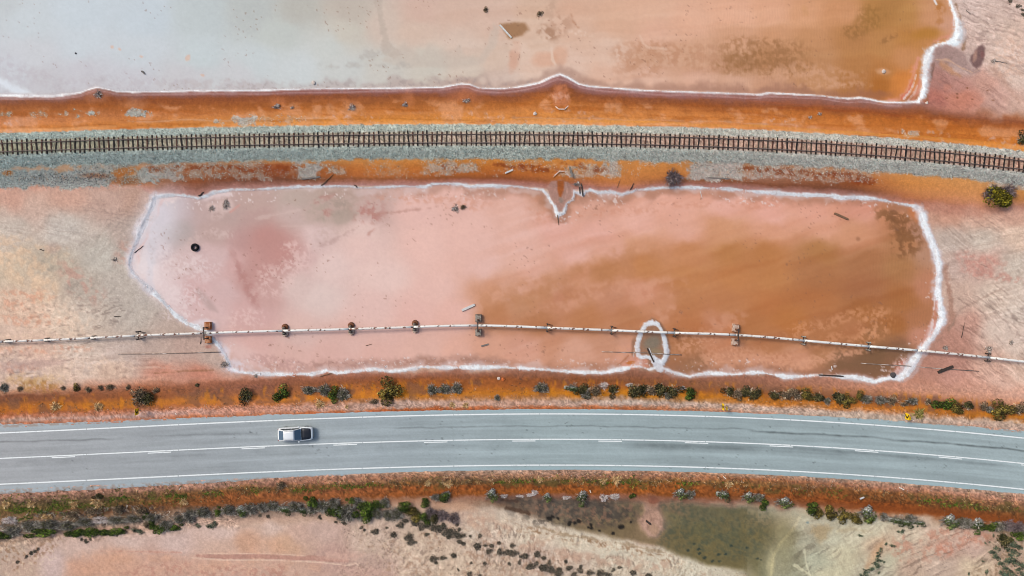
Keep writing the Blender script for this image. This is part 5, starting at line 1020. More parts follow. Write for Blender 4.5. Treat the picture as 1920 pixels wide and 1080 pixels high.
# ------------------------------------------------------------------ pipeline
M_pipe = mat('pipe_paint', (232, 230, 228), rough=.55, spec=.3, noise=.06, nscale=1.5, tint2=(104, 72, 60), t2scale=2.6, t2thr=(.585, .63))
M_pipe2 = mat('pipe_paint_worn', (228, 222, 218), rough=.6, spec=.3, noise=.1, nscale=1.5, tint2=(116, 78, 64), t2scale=2.8, t2thr=(.54, .59))
M_collar = mat('pipe_collar', (214, 208, 204), rough=.6, noise=.15, nscale=5, tint2=(140, 104, 90), t2scale=6, t2thr=(.55, .65))
M_rust = mat('rust', (126, 80, 56), rough=.9, noise=.35, nscale=5, tint2=(82, 54, 42), t2scale=4, t2thr=(.5, .65))
M_conc = mat('stained_concrete', (196, 172, 158), rough=.9, noise=.2, nscale=5, tint2=(150, 96, 66), t2scale=3, t2thr=(.48, .62))
M_conc_g = mat('grey_concrete', (150, 142, 134), rough=.9, noise=.3, nscale=6, tint2=(92, 72, 62), t2scale=3, t2thr=(.5, .6))
M_conc_r = mat('rusty_concrete', (192, 140, 108), rough=.9, noise=.3, nscale=4, tint2=(146, 82, 42), t2scale=2.2, t2thr=(.42, .58))
M_dark = mat('dark_steel', (58, 52, 50), rough=.7, spec=.4, noise=.3, nscale=5, tint2=(110, 70, 50), t2scale=4, t2thr=(.55, .65))
M_post_w = mat('galvanised_post', (170, 172, 168), rough=.6, noise=.2, tint2=(96, 74, 62), t2scale=5, t2thr=(.5, .6))
PZ = .95; PR = .165
def pipe_pt(px): return W(px, float(pipe_y(px)), PZ)
pl = empty('pipeline', pipe_pt(960))
tag(pl, 'long white water pipe with flaking rusty paint crossing the pond', 'pipeline')
p0 = pl.location.copy()
joints = [-110, 8, 82, 170, 255, 385, 530, 655, 776, 895, 1026, 1147, 1265, 1380, 1508, 1630, 1720, 1855, 2035]
for i, (a, b) in enumerate(zip(joints[:-1], joints[1:])):
    mb = MB(); q = np.linspace(a, b, 7)
    mid = (pipe_pt(a) + pipe_pt(b)) / 2
    mb.tube([pipe_pt(t) - mid for t in q], PR * (1. if a > 880 else .93), 14)
    o = mb.build('pipe_section', M_pipe2 if i % 3 == 1 or b < 400 else M_pipe, pl, True, loc=mid - p0)
    for t in (a + (b - a) * random.uniform(.35, .65),):
        mb = MB(); c0 = pipe_pt(t); d = (pipe_pt(t + 1) - pipe_pt(t - 1)).normalized()
        mb.tube([-d * .07, d * .07], PR * 1.09, 14)
        mb.build('collar', M_collar, pl, True, loc=c0 - p0)

def support(px, kind, label, group=None):
    c = pipe_pt(px); g = Vector((c.x, c.y, -.05))
    d = (pipe_pt(px + 2) - pipe_pt(px - 2)); ang = math.atan2(d.y, d.x)
    r = empty('pipe_support', g, ang); tag(r, label, 'pipe support', group)
    def B(name, c_, s_, m_, bev=.02, tp=1.):
        mb = MB(); mb.box((0, 0, 0), s_, 0, tp); return mb.build(name, m_, r, bevel=bev, loc=c_)
    if kind in ('block_rust', 'block_grey', 'block_pale'):
        m_ = {'block_rust': M_conc_r, 'block_grey': M_conc_g, 'block_pale': M_conc}[kind]
        hN = .62
        for sg in (1, -1):
            y = sg * (.95 if kind != 'block_grey' else .98)
            B('block', (0.1, y, hN / 2), (.82, 1.08 if sg > 0 else .95, hN), m_, .03, .97)
            mb = MB(); mb.box((0, 0, 0), (.3, .26, .06)); mb.box((-.02, -sg * .02, .05), (.16, .14, .1))
            mb.build('base_plate', M_rust, r, loc=(.1, y - sg * .22, hN + .03))
            mb = MB(); mb.box((0, 0, 0), (.13, .11, 1.15)); mb.build('post', M_dark, r, loc=(.1, y - sg * .22, hN + .55))
        B('cross_beam', (.1, 0, 1.72), (.16, 1.75, .14), M_dark, .01)
        mb = MB(); mb.torus((0, 0, 0), PR + .03, .025, 18, 6, 'Z'); o = mb.build('pipe_strap', M_dark, r, True, loc=(.1, 0, PZ + .05)); o.rotation_euler = (0, math.pi / 2, 0)
        for sg in (1, -1): B('hanger_rod', (.1, sg * (PR + .04), 1.35), (.03, .03, .66), M_dark, 0)
    elif kind == 'drum':
        for sg in (1, -1):
            mb = MB(); mb.tube([(0, 0, 0), (0, 0, .3), (0, 0, .34)], [.46, .43, .36], 12); mb.build('footing', M_conc if sg < 0 else M_rust, r, True, loc=(.05, sg * .46, 0))
            mb = MB(); mb.tube([(0, 0, 0), (0, 0, .35)], [.2, .16], 9); mb.build('pile', M_dark if sg < 0 else M_rust, r, True, loc=(.0, sg * .44, .34))
        B('saddle', (0, 0, .66), (.34, .95, .12), M_conc_g, .02)
        for sg in (1, -1): B('cheek_plate', (.12, sg * .3, .82), (.34, .06, .26), M_dark, .01)
    elif kind in ('frame', 'frame_white'):
        for sg in (1, -1):
            mb = MB(); mb.tube([(0, 0, 0), (0, 0, 1.15)], .075, 10); mb.tube([(0, 0, 1.15), (0, 0, 1.2)], .11, 10)
            mb.build('post', M_post_w if kind == 'frame_white' else M_dark, r, True, loc=(0, sg * .52, 0))
            mb = MB(); mb.tube([(0, 0, .95), (.75, -sg * .2, .05)], .04, 6); mb.build('brace', M_dark, r, loc=(0, sg * .52, 0))
        B('cross_beam', (0, 0, PZ - PR - .06), (.12, 1.2, .1), M_dark, .01)
        B('clamp', (0, 0, PZ + PR + .01), (.1, .5, .04), M_post_w, .005)
    elif kind == 'low':
        B('plinth', (0, 0, .15), (.6, .62, .3), M_conc_g, .03, .85)
        for sg in (1, -1): B('cheek_plate', (0, sg * .24, .6), (.26, .05, .5), M_post_w, .01)
        B('saddle', (0, 0, .55), (.3, .46, .2), M_conc_g, .01)
    return r
support(8, 'low', 'low grey pipe support at the left edge of the frame'); support(82, 'low', 'low grey saddle support under the pipe, second from the left edge')
support(170, 'low', 'low grey saddle support under the pipe, third from the left edge'); support(257, 'frame', 'dark braced post support just left of the rusty block support')
support(385, 'block_rust', 'rust orange twin block support with arched steel frame at the pond corner')
support(530, 'drum', 'round footed pipe support with rust stains, first right of the rusty blocks'); support(655, 'drum', 'round footed pipe support ringed by a pale crust, below the pink flats')
support(776, 'drum', 'small rusty round footed support left of the grey block support')
support(895, 'block_grey', 'grey twin block support with straight beam at the middle of the pipe')
support(1026, 'frame', 'dark post support just right of the grey block support'); support(1147, 'frame', 'dark post support left of the white oval salt ring'); support(1265, 'frame', 'dark post support right beside the white oval salt ring')
support(1380, 'block_pale', 'pale pinkish twin block support standing in brown brine')
support(1508, 'frame_white', 'post support with whitish tops, first right of the pale blocks'); support(1630, 'frame_white', 'post support with whitish tops near the dark corner of the pond'); support(1855, 'frame', 'dark post support by dead brush on the right flats')

# old thin pipe lying half buried south of the pipeline
M_thin = mat('old_thin_pipe', (128, 112, 104), rough=.8, noise=.3, nscale=3, tint2=(190, 176, 170), t2scale=.8, t2thr=(.5, .6))
for pts, lab in (([(1128, 659.5), (1170, 660.5), (1210, 661.5), (1250, 664), (1278, 665.5)], 'thin grey pipe lying across the white oval salt ring'), ([(1614, 681), (1660, 684), (1700, 686), (1760, 691), (1835, 696)], 'thin old pipe half buried near the pond right corner'), ([(222, 664), (290, 663.5), (350, 662), (414, 660)], 'thin old pipe half buried left of the pond corner crust')):
    c0 = G(*pts[len(pts) // 2]); mb = MB(); q = [G(a, b, .05) - c0 for a, b in pts]; mb.tube(q, .055, 8)
    tag(mb.build('thin_pipe', M_thin, None, True, loc=c0), lab, 'pipe')

# ------------------------------------------------------------------ culvert headwalls
M_head = mat('headwall_concrete', (222, 196, 182), rough=.9, noise=.15, nscale=4, tint2=(190, 140, 112), t2scale=3, t2thr=(.52, .62))
M_bore_shade = mat('mouth_shade_plug', (40, 32, 28), rough=1.)  # near-black colour stands in for the shade inside the bore
def headwall(pts, ztop, label, hgt):
    c0 = W(1053, pts[1][1], ztop - hgt); r = empty('culvert_headwall', c0); tag(r, label, 'headwall')
    P = [W(a, b, ztop - dz) for (a, b, dz) in pts]
    th = .14
    for i, nm in ((0, 'wing_wall'), (1, 'face_wall'), (2, 'wing_wall')):
        a, b = P[i].copy(), P[i + 1].copy(); d = Vector((b.x - a.x, b.y - a.y, 0)).normalized(); n = Vector((-d.y, d.x, 0)) * th / 2
        vs = []
        for q in (a, b):
            for s_ in (1, -1): vs.append(Vector((q.x, q.y, q.z)) + n * s_ - c0)
            for s_ in (1, -1): vs.append(Vector((q.x, q.y, ztop - hgt - .2)) + n * s_ - c0)
        mb = MB(); mb.add(vs, [(0, 1, 5, 4), (0, 4, 6, 2), (1, 3, 7, 5), (2, 6, 7, 3), (0, 2, 3, 1), (4, 5, 7, 6)]); mb.build(nm, M_head, r)
    m0 = (P[1] + P[2]) / 2; sgn = 1 if pts[0][1] < pts[1][1] else -1
    mb = MB(); mb.tube([(0, sgn * .09, 0), (0, -sgn * .02, 0)], .26, 14); mb.build('mouth_shade_plug', M_bore_shade, r, loc=Vector((m0.x, m0.y + 0, ztop - hgt + .28)) - c0)
    return r
headwall([(1039, 197.5, .35), (1047.5, 204.5, 0), (1059, 204.5, 0), (1067, 197, .35)], float(zat(1053, 208)) + .12, 'pale concrete culvert headwall with splayed wings on the north bank', .75)
headwall([(1037.5, 331.5, .3), (1048.5, 320.8, 0), (1059, 320.8, 0), (1069, 331.5, .3)], float(zat(1053, 318)) + .12, 'pinkish concrete culvert headwall with splayed wings above the mud fan', .75)

# ------------------------------------------------------------------ signs and guide posts
M_yel = mat('sign_yellow', (250, 206, 14), rough=.5, spec=.4); M_blk = mat('sign_black', (18, 18, 18), rough=.5); M_wpost = mat('white_post', (238, 236, 230), rough=.6, noise=.05); M_red = mat('reflector_red', (200, 60, 40), rough=.4)
def chevron_sign(px, py, face, label, rear):
    """board square to the traffic; face is +1 when it looks to +X; the arrow points down the map"""
    b = G(px, py); r = empty('chevron_sign', b, 0 if face > 0 else math.pi); tag(r, label, 'road sign', 'chevron signs along the road')
    mb = MB(); mb.tube([(0, 0, 0), (0, 0, 1.15)], .035, 8); mb.build('post', M_post_w, r, True)
    w, h = .86, .9
    mb = MB(); mb.box((0, 0, 0), (.03, w, h)); bo = mb.build('board', M_yel, r, bevel=.008, loc=(.055, 0, 1.4))
    # chevron: two strokes meeting at the side towards -Y in world (sign local y flips with face)
    tip = -.24 if face > 0 else .24; tail = -tip
    mb = MB(); t = .012
    for sg in (1, -1):
        vs = []
        for x in (.02, .034):
            for (y, z) in ((tip * 1.3, 0), (tip * 1.3 + (tail - tip) * .5, 0), (tail * 1.3, sg * .38), (tip + (tail - tip) * .58, sg * .38)): vs.append((x, y, z))
        mb.add(vs, [(0, 1, 2, 3), (7, 6, 5, 4), (0, 4, 5, 1), (1, 5, 6, 2), (2, 6, 7, 3), (3, 7, 4, 0)])
    mb.build('chevron', M_blk, bo)
    if rear:
        mb = MB(); mb.box((0, 0, 0), (.03, .5, .5)); mb.build('rear_board', M_yel, r, bevel=.008, loc=(-.6, .3, .9))
    return r
chevron_sign(266.5, 768.5, 1, 'yellow sign with black chevron by the left stretch of the upper verge', False)
chevron_sign(1350.5, 759.5, -1, 'yellow chevron sign on the gravel above the middle right of the road', True)
chevron_sign(1690.5, 777.5, -1, 'large yellow chevron sign close to the road on the far right', True)
def guide_post(px, py, label, fallen=None):
    r = empty('guide_post', G(px, py)); r.scale = (.45, .7, .32) if fallen is not None else (1, 1, 1); tag(r, label, 'guide post', 'white guide posts along the road')
    mb = MB(); mb.box((0, 0, .5), (.13, .07, 1.0), 0, .9); a = mb.build('post', M_wpost, r, bevel=.01)
    mb = MB(); mb.box((0, -.04, .82), (.08, .02, .14)); c_ = mb.build('reflector', M_red, r)
    if fallen is not None: r.rotation_euler = (math.pi / 2 - .08, 0, fallen)
    else: r.rotation_euler = (0, 0, random.uniform(-.3, .3))
guide_post(1361.5, 766, 'white guide post right beside the middle chevron sign'); guide_post(1705, 785.5, 'white guide post at the foot of the far right chevron sign')
guide_post(1686.5, 914, 'white guide post leaning on the lower shoulder, far right'); guide_post(1356.5, 893.5, 'white guide post on the lower verge right of centre'); guide_post(1106, 919.5, 'white guide post standing on orange soil above the olive pool')
guide_post(336.5, 917.8, 'white guide post on the lower shoulder at the left', 2.6); guide_post(328.5, 774.5, 'white guide post lying on the upper shoulder at the left', .6)
guide_post(1029.5, 758.5, 'white guide post on the upper shoulder near the road centre', 1.9)

# ------------------------------------------------------------------ tyre and debris
M_rub = mat('tyre_rubber', (20, 20, 24), rough=.8, spec=.2, bump=.4, bscale=10)
r = empty('discarded_tyre', W(366.5, 464, -.02)); tag(r, 'black truck tyre lying flat in the pink shallows', 'tyre')
mb = MB(); mb.torus((0, 0, .17), .395, .165, 36, 12, 'Z', 1.0); mb.build('tread', M_rub, r, True)
mb = MB(); mb.torus((0, 0, .26), .29, .045, 30, 8); mb.build('bead', M_rub, r, True)
M_log = mat('driftwood', (120, 92, 72), rough=.9, noise=.3, nscale=5); M_beam = mat('wet_timber', (62, 52, 48), rough=.85, noise=.3, nscale=5); M_bleach = mat('bleached_timber', (206, 204, 204), rough=.85, noise=.15, nscale=4); M_grey = mat('grey_timber', (124, 116, 112), rough=.9, noise=.25, nscale=5)
def timber(name, a, b, w, m_, label, cat, h=None, lift=.0, rnd=False):
    A, B = G(*a), G(*b); c0 = (A + B) / 2; d = B - A; L = d.length; ang = math.atan2(d.y, d.x); n = 6; vs = []; fs = []
    h = h or w * .7; mb = MB()
    if rnd:
        q = []; rr = []
        for i in range(n + 1):
            t = i / n; q.append(A - c0 + d * t + Vector((random.uniform(-1, 1), random.uniform(-1, 1), 0)) * w * .25 + Vector((0, 0, w * .35 + lift))); rr.append(w / 2 * (1 - .5 * t) * random.uniform(.85, 1.1))
        mb.tube(q, rr, 7)
    else:
        for i in range(n + 1):
            t = -.5 + i / n; e = .86 if i in (0, n) else 1.
            for (y, z) in ((-.5, 0), (.5, 0), (.46, 1), (-.46, 1)): vs.append((t * L + random.uniform(-.01, .01), y * w * e + random.uniform(-.03, .03) * w, z * h * random.uniform(.88, 1.05) - h * .15 + lift))
        for i in range(n):
            for k in range(4): fs.append((i * 4 + k, i * 4 + 4 + k, i * 4 + 4 + (k + 1) % 4, i * 4 + (k + 1) % 4))
        fs += [(0, 1, 2, 3), tuple(n * 4 + k for k in (3, 2, 1, 0))]
        R = Matrix.Rotation(ang, 3, 'Z'); mb.add([R @ Vector(v) for v in vs], fs)
    return tag(mb.build(name, m_, None, loc=c0), label, cat)
T = [('plank', (1564, 400), (1590, 411.5), .28, M_log, 'brown plank lying in the pink shallows near the top right of the pond', 'plank'),
 ('old_timber', (1758, 698), (1786, 687), .38, M_beam, 'thick dark timber beam on the flats right of the pond corner', 'timber'),
 ('old_timber', (1535, 703), (1581, 705.5), .2, M_beam, 'long straight black beam set along the lower salt rim', 'timber'),
 ('old_timber', (1213.5, 653), (1226, 679), .2, M_beam, 'dark timber lying diagonally inside the white oval salt ring', 'timber'),
 ('old_timber', (1216.5, 652), (1227, 677), .12, M_bleach, 'pale strip of timber alongside the dark one in the salt ring', 'timber'),
 ('plank', (866, 582), (890, 571), .34, M_bleach, 'pale sliver of old plank with rust edge above the pipe', 'plank'),
 ('plank', (902, 649), (916, 645), .2, M_grey, 'short grey plank below the middle of the pipe', 'plank'),
 ('old_timber', (937, 47), (959, 71), .24, M_bleach, 'whitish beam beside a brown patch in the upper lake', 'timber'),
 ('timber_post', (1067, 309), (1073, 332), .26, M_grey, 'leaning dark green grey post right of the lower culvert headwall', 'post'),
 ('timber_post', (1090, 344), (1093, 368), .18, M_beam, 'dark stake crossing the salt rim right of the mud fan', 'post'),
 ('timber_post', (1086.5, 350), (1087.5, 363), .16, M_beam, 'shorter dark stake right of the mud fan', 'post'),
 ('branch', (1182, 356), (1188, 343), .14, M_beam, 'dark stick on the bank left of the big dead shrub', 'branch'),
 ('branch', (1157, 352), (1163, 337), .08, M_log, 'thin brown stick on the bank above a dip in the salt rim', 'branch'),
 ('branch', (252.5, 474), (269, 461), .12, M_beam, 'dark stick lying on the white left shore of the pond', 'branch'),
 ('branch', (215, 593), (227, 593.5), .12, M_beam, 'short dark stick on the left flats above the pipe', 'branch'),
 ('branch', (75, 467.5), (83, 470), .14, M_beam, 'small dark stick on the pale flats at the far left', 'branch'),
 ('branch', (376, 645), (377.5, 632), .1, M_beam, 'thin dark rod beside the rusty block support', 'branch'),
 ('branch', (1802.5, 633), (1808, 605), .09, M_beam, 'thin dark upright stick mark on the right flats', 'branch'),
 ('branch', (1866, 114.5), (1888, 119), .12, M_grey, 'grey stick beside a small brush pile in the upper right', 'branch'),
 ('branch', (1811, 19), (1820, 27), .1, M_grey, 'short thin stick on the upper right flats', 'branch'),
 ('branch', (1045, 404), (1047.5, 422), .13, M_log, 'brown stick poking out below the mud fan tip', 'branch'),
 ('branch', (1312.5, 358), (1316.5, 372), .1, M_bleach, 'pale stick standing in the shallows below the upper shore', 'branch'),
 ('branch', (602, 348), (625, 327), .14, M_log, 'brown branch lying up the bank left of the middle', 'branch'),
 ('old_timber', (566, 336), (600, 331.5), .22, M_grey, 'grey sleeper end lying at the foot of spilled ballast', 'timber'),
 ('branch', (266, 134), (272, 138.5), .26, M_grey, 'small dark grey log stuck in the pale lake', 'branch'),
 ('branch', (373, 368), (382, 361), .22, M_beam, 'dark driftwood piece on the upper left salt rim', 'branch'),
 ('plank', (947, 325), (962, 318), .22, M_bleach, 'pale broken concrete strip on the orange bank', 'plank'),
 ('plank', (1328, 333), (1368, 335.5), .16, M_grey, 'long pale grey strip lying on the bank right of the dead shrub', 'plank'),
 ('branch', (670, 351), (664, 347), .2, M_beam, 'short dark log on the upper shore, left of centre', 'branch'),
 ('old_timber', (1211, 976), (1220, 983), .26, M_beam, 'short black log on the pink islet in the olive pool', 'timber'),
 ('branch', (1560, 693), (1559, 687), .2, M_bleach, 'small white chip above the long black beam', 'branch'),
 ('branch', (600, 706), (622, 700), .16, M_log, 'brown branch on mud just below the lower salt rim', 'branch'),
 ('plank', (1612, 935), (1620, 932), .2, M_bleach, 'white broken piece on the orange soil, lower right verge', 'plank'),
 ('branch', (686, 648), (697, 645), .1, M_log, 'thin dark twig in the pink below the second round support', 'branch')]
for q in T: timber(*q, rnd=q[0] == 'branch')
# rocks
def rock(px, py, d, c_, label, cat='rock'):
    bm = bmesh.new(); bmesh.ops.create_icosphere(bm, subdivisions=2, radius=d / 2)
    for v in bm.verts: v.co *= 1 + .5 * (vnoise(np.array([v.co.x * 5 / d + px]), np.array([v.co.y * 5 / d + v.co.z * 3 / d]), 3)[0] - .5); v.co.z *= .6
    me = bpy.data.meshes.new('rock'); bm.to_mesh(me); bm.free(); me.materials.append(c_)
    return tag(link('rock', me, None, G(px, py, d * .1)), label, cat)
M_rk = mat('pale_rock', (206, 192, 184), rough=.9, noise=.2); M_rkd = mat('dark_rock', (78, 74, 76), rough=.9, noise=.2); M_rko = mat('orange_rock', (190, 100, 50), rough=.9, noise=.25)
rock(1656.5, 133.5, .55, M_rk, 'pale rock in brown water at the right of the upper lake'); rock(1003, 213, .5, M_rk, 'pale rock on the orange bank left of the upper culvert headwall')
rock(943, 711.5, .5, M_rko, 'small orange rock on the upper road verge'); rock(588, 155, .55, M_rk, 'white lump near the upper lake shore at the left'); rock(1674, 703, .8, M_rkd, 'dark grey rock inside the pond lower right corner')
rock(142, 100, .26, M_rkd, 'tiny dark stone in the pale left lake'); rock(1738, 193, .4, M_rk, 'small pale stone below the upper lake corner'); rock(935, 709.5, .45, M_rk, 'small pale rock beside the orange rock on the verge')
# ------------------------------------------------------------------ shrubs
M_leaf = mat('foliage', attr='Col', rough=.75, spec=.2); M_stem = mat('twigs', (104, 86, 76), rough=.9, noise=.25, nscale=8)
def leaf_cloud(n, pal, seed, R=1., hgt=.8, leaf=.13, lumps=6, flat=False, hole=.0, top=None):
    """leaf-sized faces through a lumpy dome, colour per leaf"""
    r = np.random.default_rng(seed)
    lc = r.normal(0, .42 if hgt > .4 else .32, (lumps, 3)) * R; lc[:, 2] = r.uniform(.15, .6, lumps) * hgt; lc[0] = (0, 0, .4 * hgt); lr = r.uniform(.38, .62, lumps) * R
    lt = r.uniform(.72, 1.2, lumps)
    k = r.integers(0, lumps, n); d = r.normal(size=(n, 3)); d /= np.linalg.norm(d, axis=1, keepdims=True); d[:, 2] = np.abs(d[:, 2]) * 1.0 - .12
    rad = lr[k] * r.uniform(.55, 1.12, n)**.6
    P = lc[k] + d * rad[:, None] * np.array([1, 1, hgt]); P[:, 2] = np.maximum(P[:, 2], .02)
    nrm = d + r.normal(0, .55, (n, 3)); nrm /= np.linalg.norm(nrm, axis=1, keepdims=True)
    t = np.cross(nrm, r.normal(size=(n, 3))); t /= np.linalg.norm(t, axis=1, keepdims=True); b = np.cross(nrm, t)
    s = leaf * r.uniform(.6, 1.4, n)[:, None]
    V = np.stack([P - t * s * .5, P - b * s * .3, P + t * s * .7, P + b * s * .3], 1).reshape(-1, 3)
    F = np.arange(n * 4).reshape(n, 4)
    pal = np.array(pal, float); w = pal[:, 3] / pal[:, 3].sum(); c = pal[r.choice(len(pal), n, p=w), :3] * lt[k][:, None] * r.uniform(.8, 1.2, (n, 1))
    if top is not None:
        q = r.random(n) < np.clip((P[:, 1] / R) * 1.1 + .25, 0, .85); tp = np.array(top, float); c[q] = tp[r.integers(0, len(tp), q.sum())] * r.uniform(.8, 1.15, (q.sum(), 1))
    return V, F, np.repeat(s2l(np.clip(c, 0, 255) / 255.) / GAIN, 4, 0)
def twig_cloud(n, pal, seed, hgt=.7, wid=.022, ln=(.25, .5)):
    """wiry twigs radiating from a base, colour per twig"""
    r = np.random.default_rng(seed)
    d = r.normal(size=(n, 3)); d[:, 2] = np.abs(d[:, 2]) + .25; d /= np.linalg.norm(d, axis=1, keepdims=True)
    lob = 1 + .22 * np.sin(np.arctan2(d[:, 1], d[:, 0]) * 3 + seed) + .12 * np.sin(np.arctan2(d[:, 1], d[:, 0]) * 7 + seed * 2)
    st = r.uniform(.15, .75, n) * lob; L = r.uniform(*ln, n)
    A = d * st[:, None] * np.array([1, 1, hgt]); e = d + r.normal(0, .45, (n, 3)); e /= np.linalg.norm(e, axis=1, keepdims=True)
    B = A + e * L[:, None] * np.array([1, 1, hgt]); B[:, 2] = np.maximum(B[:, 2], .02); A[:, 2] = np.maximum(A[:, 2], .02)
    s = np.cross(e, r.normal(size=(n, 3))); s /= np.linalg.norm(s, axis=1, keepdims=True); s *= wid * r.uniform(.7, 1.6, n)[:, None]
    V = np.stack([A - s, A + s, B + s * .5, B - s * .5], 1).reshape(-1, 3); F = np.arange(n * 4).reshape(n, 4)
    pal = np.array(pal, float); w = pal[:, 3] / pal[:, 3].sum(); c = pal[r.choice(len(pal), n, p=w), :3] * r.uniform(.8, 1.2, (n, 1))
    return V, F, np.repeat(s2l(np.clip(c, 0, 255) / 255.) / GAIN, 4, 0)
def join(*parts):
    o = 0; Vs, Fs, Cs = [], [], []
    for V, F, c in parts: Vs.append(V); Fs.append(F + o); Cs.append(c); o += len(V)
    return np.concatenate(Vs), np.concatenate(Fs), np.concatenate(Cs)
GREY = [(152, 146, 138, 4), (186, 178, 170, 2.4), (120, 114, 106, 3.4), (80, 76, 68, 2.4), (212, 202, 190, 1)]
KIND = {
 'green': lambda s: leaf_cloud(900, [(80, 100, 36, 4), (58, 74, 28, 4), (112, 132, 48, 2.4), (40, 50, 22, 3)], s, leaf=.17),
 'dark': lambda s: join(leaf_cloud(850, [(72, 72, 40, 4), (92, 84, 52, 3), (50, 50, 30, 4), (132, 118, 80, 2)], s, leaf=.17), twig_cloud(90, [(216, 200, 180, 1), (160, 144, 124, 1)], s + 5)),
 'olive': lambda s: join(leaf_cloud(900, [(124, 108, 50, 4), (94, 84, 40, 4), (156, 136, 66, 2.4), (60, 54, 30, 3)], s, leaf=.16), twig_cloud(60, [(150, 130, 90, 1)], s + 5)),
 'yellow': lambda s: leaf_cloud(1300, [(150, 138, 34, 4), (122, 112, 28, 4), (180, 164, 48, 2), (70, 66, 22, 3.4)], s, leaf=.15, lumps=9),
 'grey': lambda s: join(twig_cloud(1000, GREY, s), leaf_cloud(220, [(84, 84, 58, 1), (104, 100, 78, 1), (66, 66, 46, 1)], s + 3, leaf=.13)),
 'mixed': lambda s: join(leaf_cloud(650, [(78, 94, 48, 4), (58, 68, 36, 4), (106, 120, 62, 2)], s, leaf=.17, top=[(180, 180, 178), (146, 146, 144), (206, 204, 200)]), twig_cloud(260, GREY, s + 4)),
 'brown': lambda s: join(leaf_cloud(600, [(126, 106, 84, 4), (94, 80, 64, 4), (160, 140, 114, 2.4), (62, 54, 44, 3)], s, leaf=.16), twig_cloud(300, [(214, 186, 160, 2), (160, 134, 116, 3), (236, 210, 180, 1)], s + 4)),
 'dead': lambda s: twig_cloud(900, [(120, 104, 108, 4), (92, 80, 84, 4), (156, 138, 138, 2.4), (190, 174, 170, 1.2)], s, .6, .018),
 'pale': lambda s: twig_cloud(700, [(240, 224, 222, 4), (226, 206, 202, 3), (250, 240, 238, 2), (190, 168, 164, 2)], s, .4, .026),
 'wisp': lambda s: twig_cloud(150, [(196, 182, 176, 3), (160, 144, 138, 3), (226, 214, 208, 2), (120, 102, 96, 2.4)], s, .4, .05, (.3, .6)),
 'low': lambda s: join(leaf_cloud(200, [(108, 102, 90, 4), (84, 82, 74, 4), (134, 124, 108, 2.4), (64, 62, 56, 3)], s, leaf=.2, hgt=.3, lumps=6), twig_cloud(120, [(150, 132, 118, 2), (112, 102, 92, 2)], s + 3, .3, .03)),
 'lowgreen': lambda s: leaf_cloud(210, [(84, 98, 82, 4), (100, 114, 92, 4), (124, 132, 106, 2), (62, 72, 62, 3)], s, leaf=.21, hgt=.35, lumps=5)}
HG = {'green': .75, 'dark': .7, 'olive': .7, 'yellow': .85, 'grey': .6, 'mixed': .65, 'brown': .6, 'dead': .7, 'pale': .5, 'wisp': .4, 'low': 1., 'lowgreen': 1.}
PROTO = {}
for ki, kn in enumerate(KIND):
    PROTO[kn] = []
    for v_ in range(3):
        me = mesh_np('foliage', *KIND[kn](100 + ki * 10 + v_), [M_leaf])
        if kn in ('low', 'lowgreen'): PROTO[kn].append((me, None)); continue
        mb = MB(); rr = random.Random(ki * 7 + v_)
        for q in range(7):
            a = rr.uniform(0, 6.28); L = rr.uniform(.35, .7)
            mb.tube([(0, 0, 0), (math.cos(a) * L * .4, math.sin(a) * L * .4, .22), (math.cos(a) * L, math.sin(a) * L, .45)], [.045, .03, .012], 5)
        PROTO[kn].append((me, mb.mesh('branches', M_stem)))
WORD = {'green': 'dark green bush', 'dark': 'dark brownish bush', 'olive': 'olive bush', 'yellow': 'yellow green bush', 'grey': 'grey twiggy shrub', 'mixed': 'green bush with grey top', 'brown': 'brown dry bush', 'dead': 'dead dark shrub', 'wisp': 'thin dead shrub', 'pale': 'pale dried shrub', 'low': 'low dark saltbush', 'lowgreen': 'low green saltbush'}
_cnt = {}
def shrub(px, py, rx, kn, name='shrub', label=None, group=None, ry=None, cat='shrub'):
    ry = ry or rx
    v_ = random.randrange(3); me, br = PROTO[kn][v_]
    sx, sy = rx / S / .86, ry / S / .86; sz = (sx + sy) / 2 * random.uniform(.85, 1.15)
    p = G(px, py, -.03)
    if br is None:
        o = link(name, me, None, p)
    else:
        o = empty(name, p); link('foliage', me, o); link('branches', br, o)
    o.scale = (sx, sy, sz); o.rotation_euler = (0, 0, 0 if kn == 'mixed' else random.uniform(0, 6.28) if abs(rx - ry) < 2 else random.choice((0, math.pi)))
    tag(o, label, cat, group)
    return o
def row(items, where, group):
    """shrubs of one strip: each label names its look and its rank from the left among its kind there"""
    items = sorted(items, key=lambda q: q[0]); n = {}
    tot = {}
    for q in items: tot[q[3]] = tot.get(q[3], 0) + 1
    for q in items:
        kn = q[3]; n[kn] = n.get(kn, 0) + 1; k = n[kn]
        rank = ('only one of its kind' if tot[kn] == 1 else 'leftmost' if k == 1 else 'rightmost' if k == tot[kn] else ORD[k] + ' from the left')
        sz_ = 'large ' if q[2] >= 15 else 'small ' if q[2] < 8 else ''
        shrub(q[0], q[1], q[2], kn, label='%s%s %s, %s' % (sz_, WORD[kn], where, rank), group=group, ry=q[4] if len(q) > 4 else None)
_u = ['', 'first', 'second', 'third', 'fourth', 'fifth', 'sixth', 'seventh', 'eighth', 'ninth', 'tenth', 'eleventh', 'twelfth', 'thirteenth', 'fourteenth', 'fifteenth', 'sixteenth', 'seventeenth', 'eighteenth', 'nineteenth']
_t = {2: 'twent', 3: 'thirt', 4: 'fort', 5: 'fift', 6: 'sixt', 7: 'sevent', 8: 'eight', 9: 'ninet'}
ORD = _u + [(_t[k // 10] + ('ieth' if k % 10 == 0 else 'y-' + _u[k % 10])) for k in range(20, 100)]
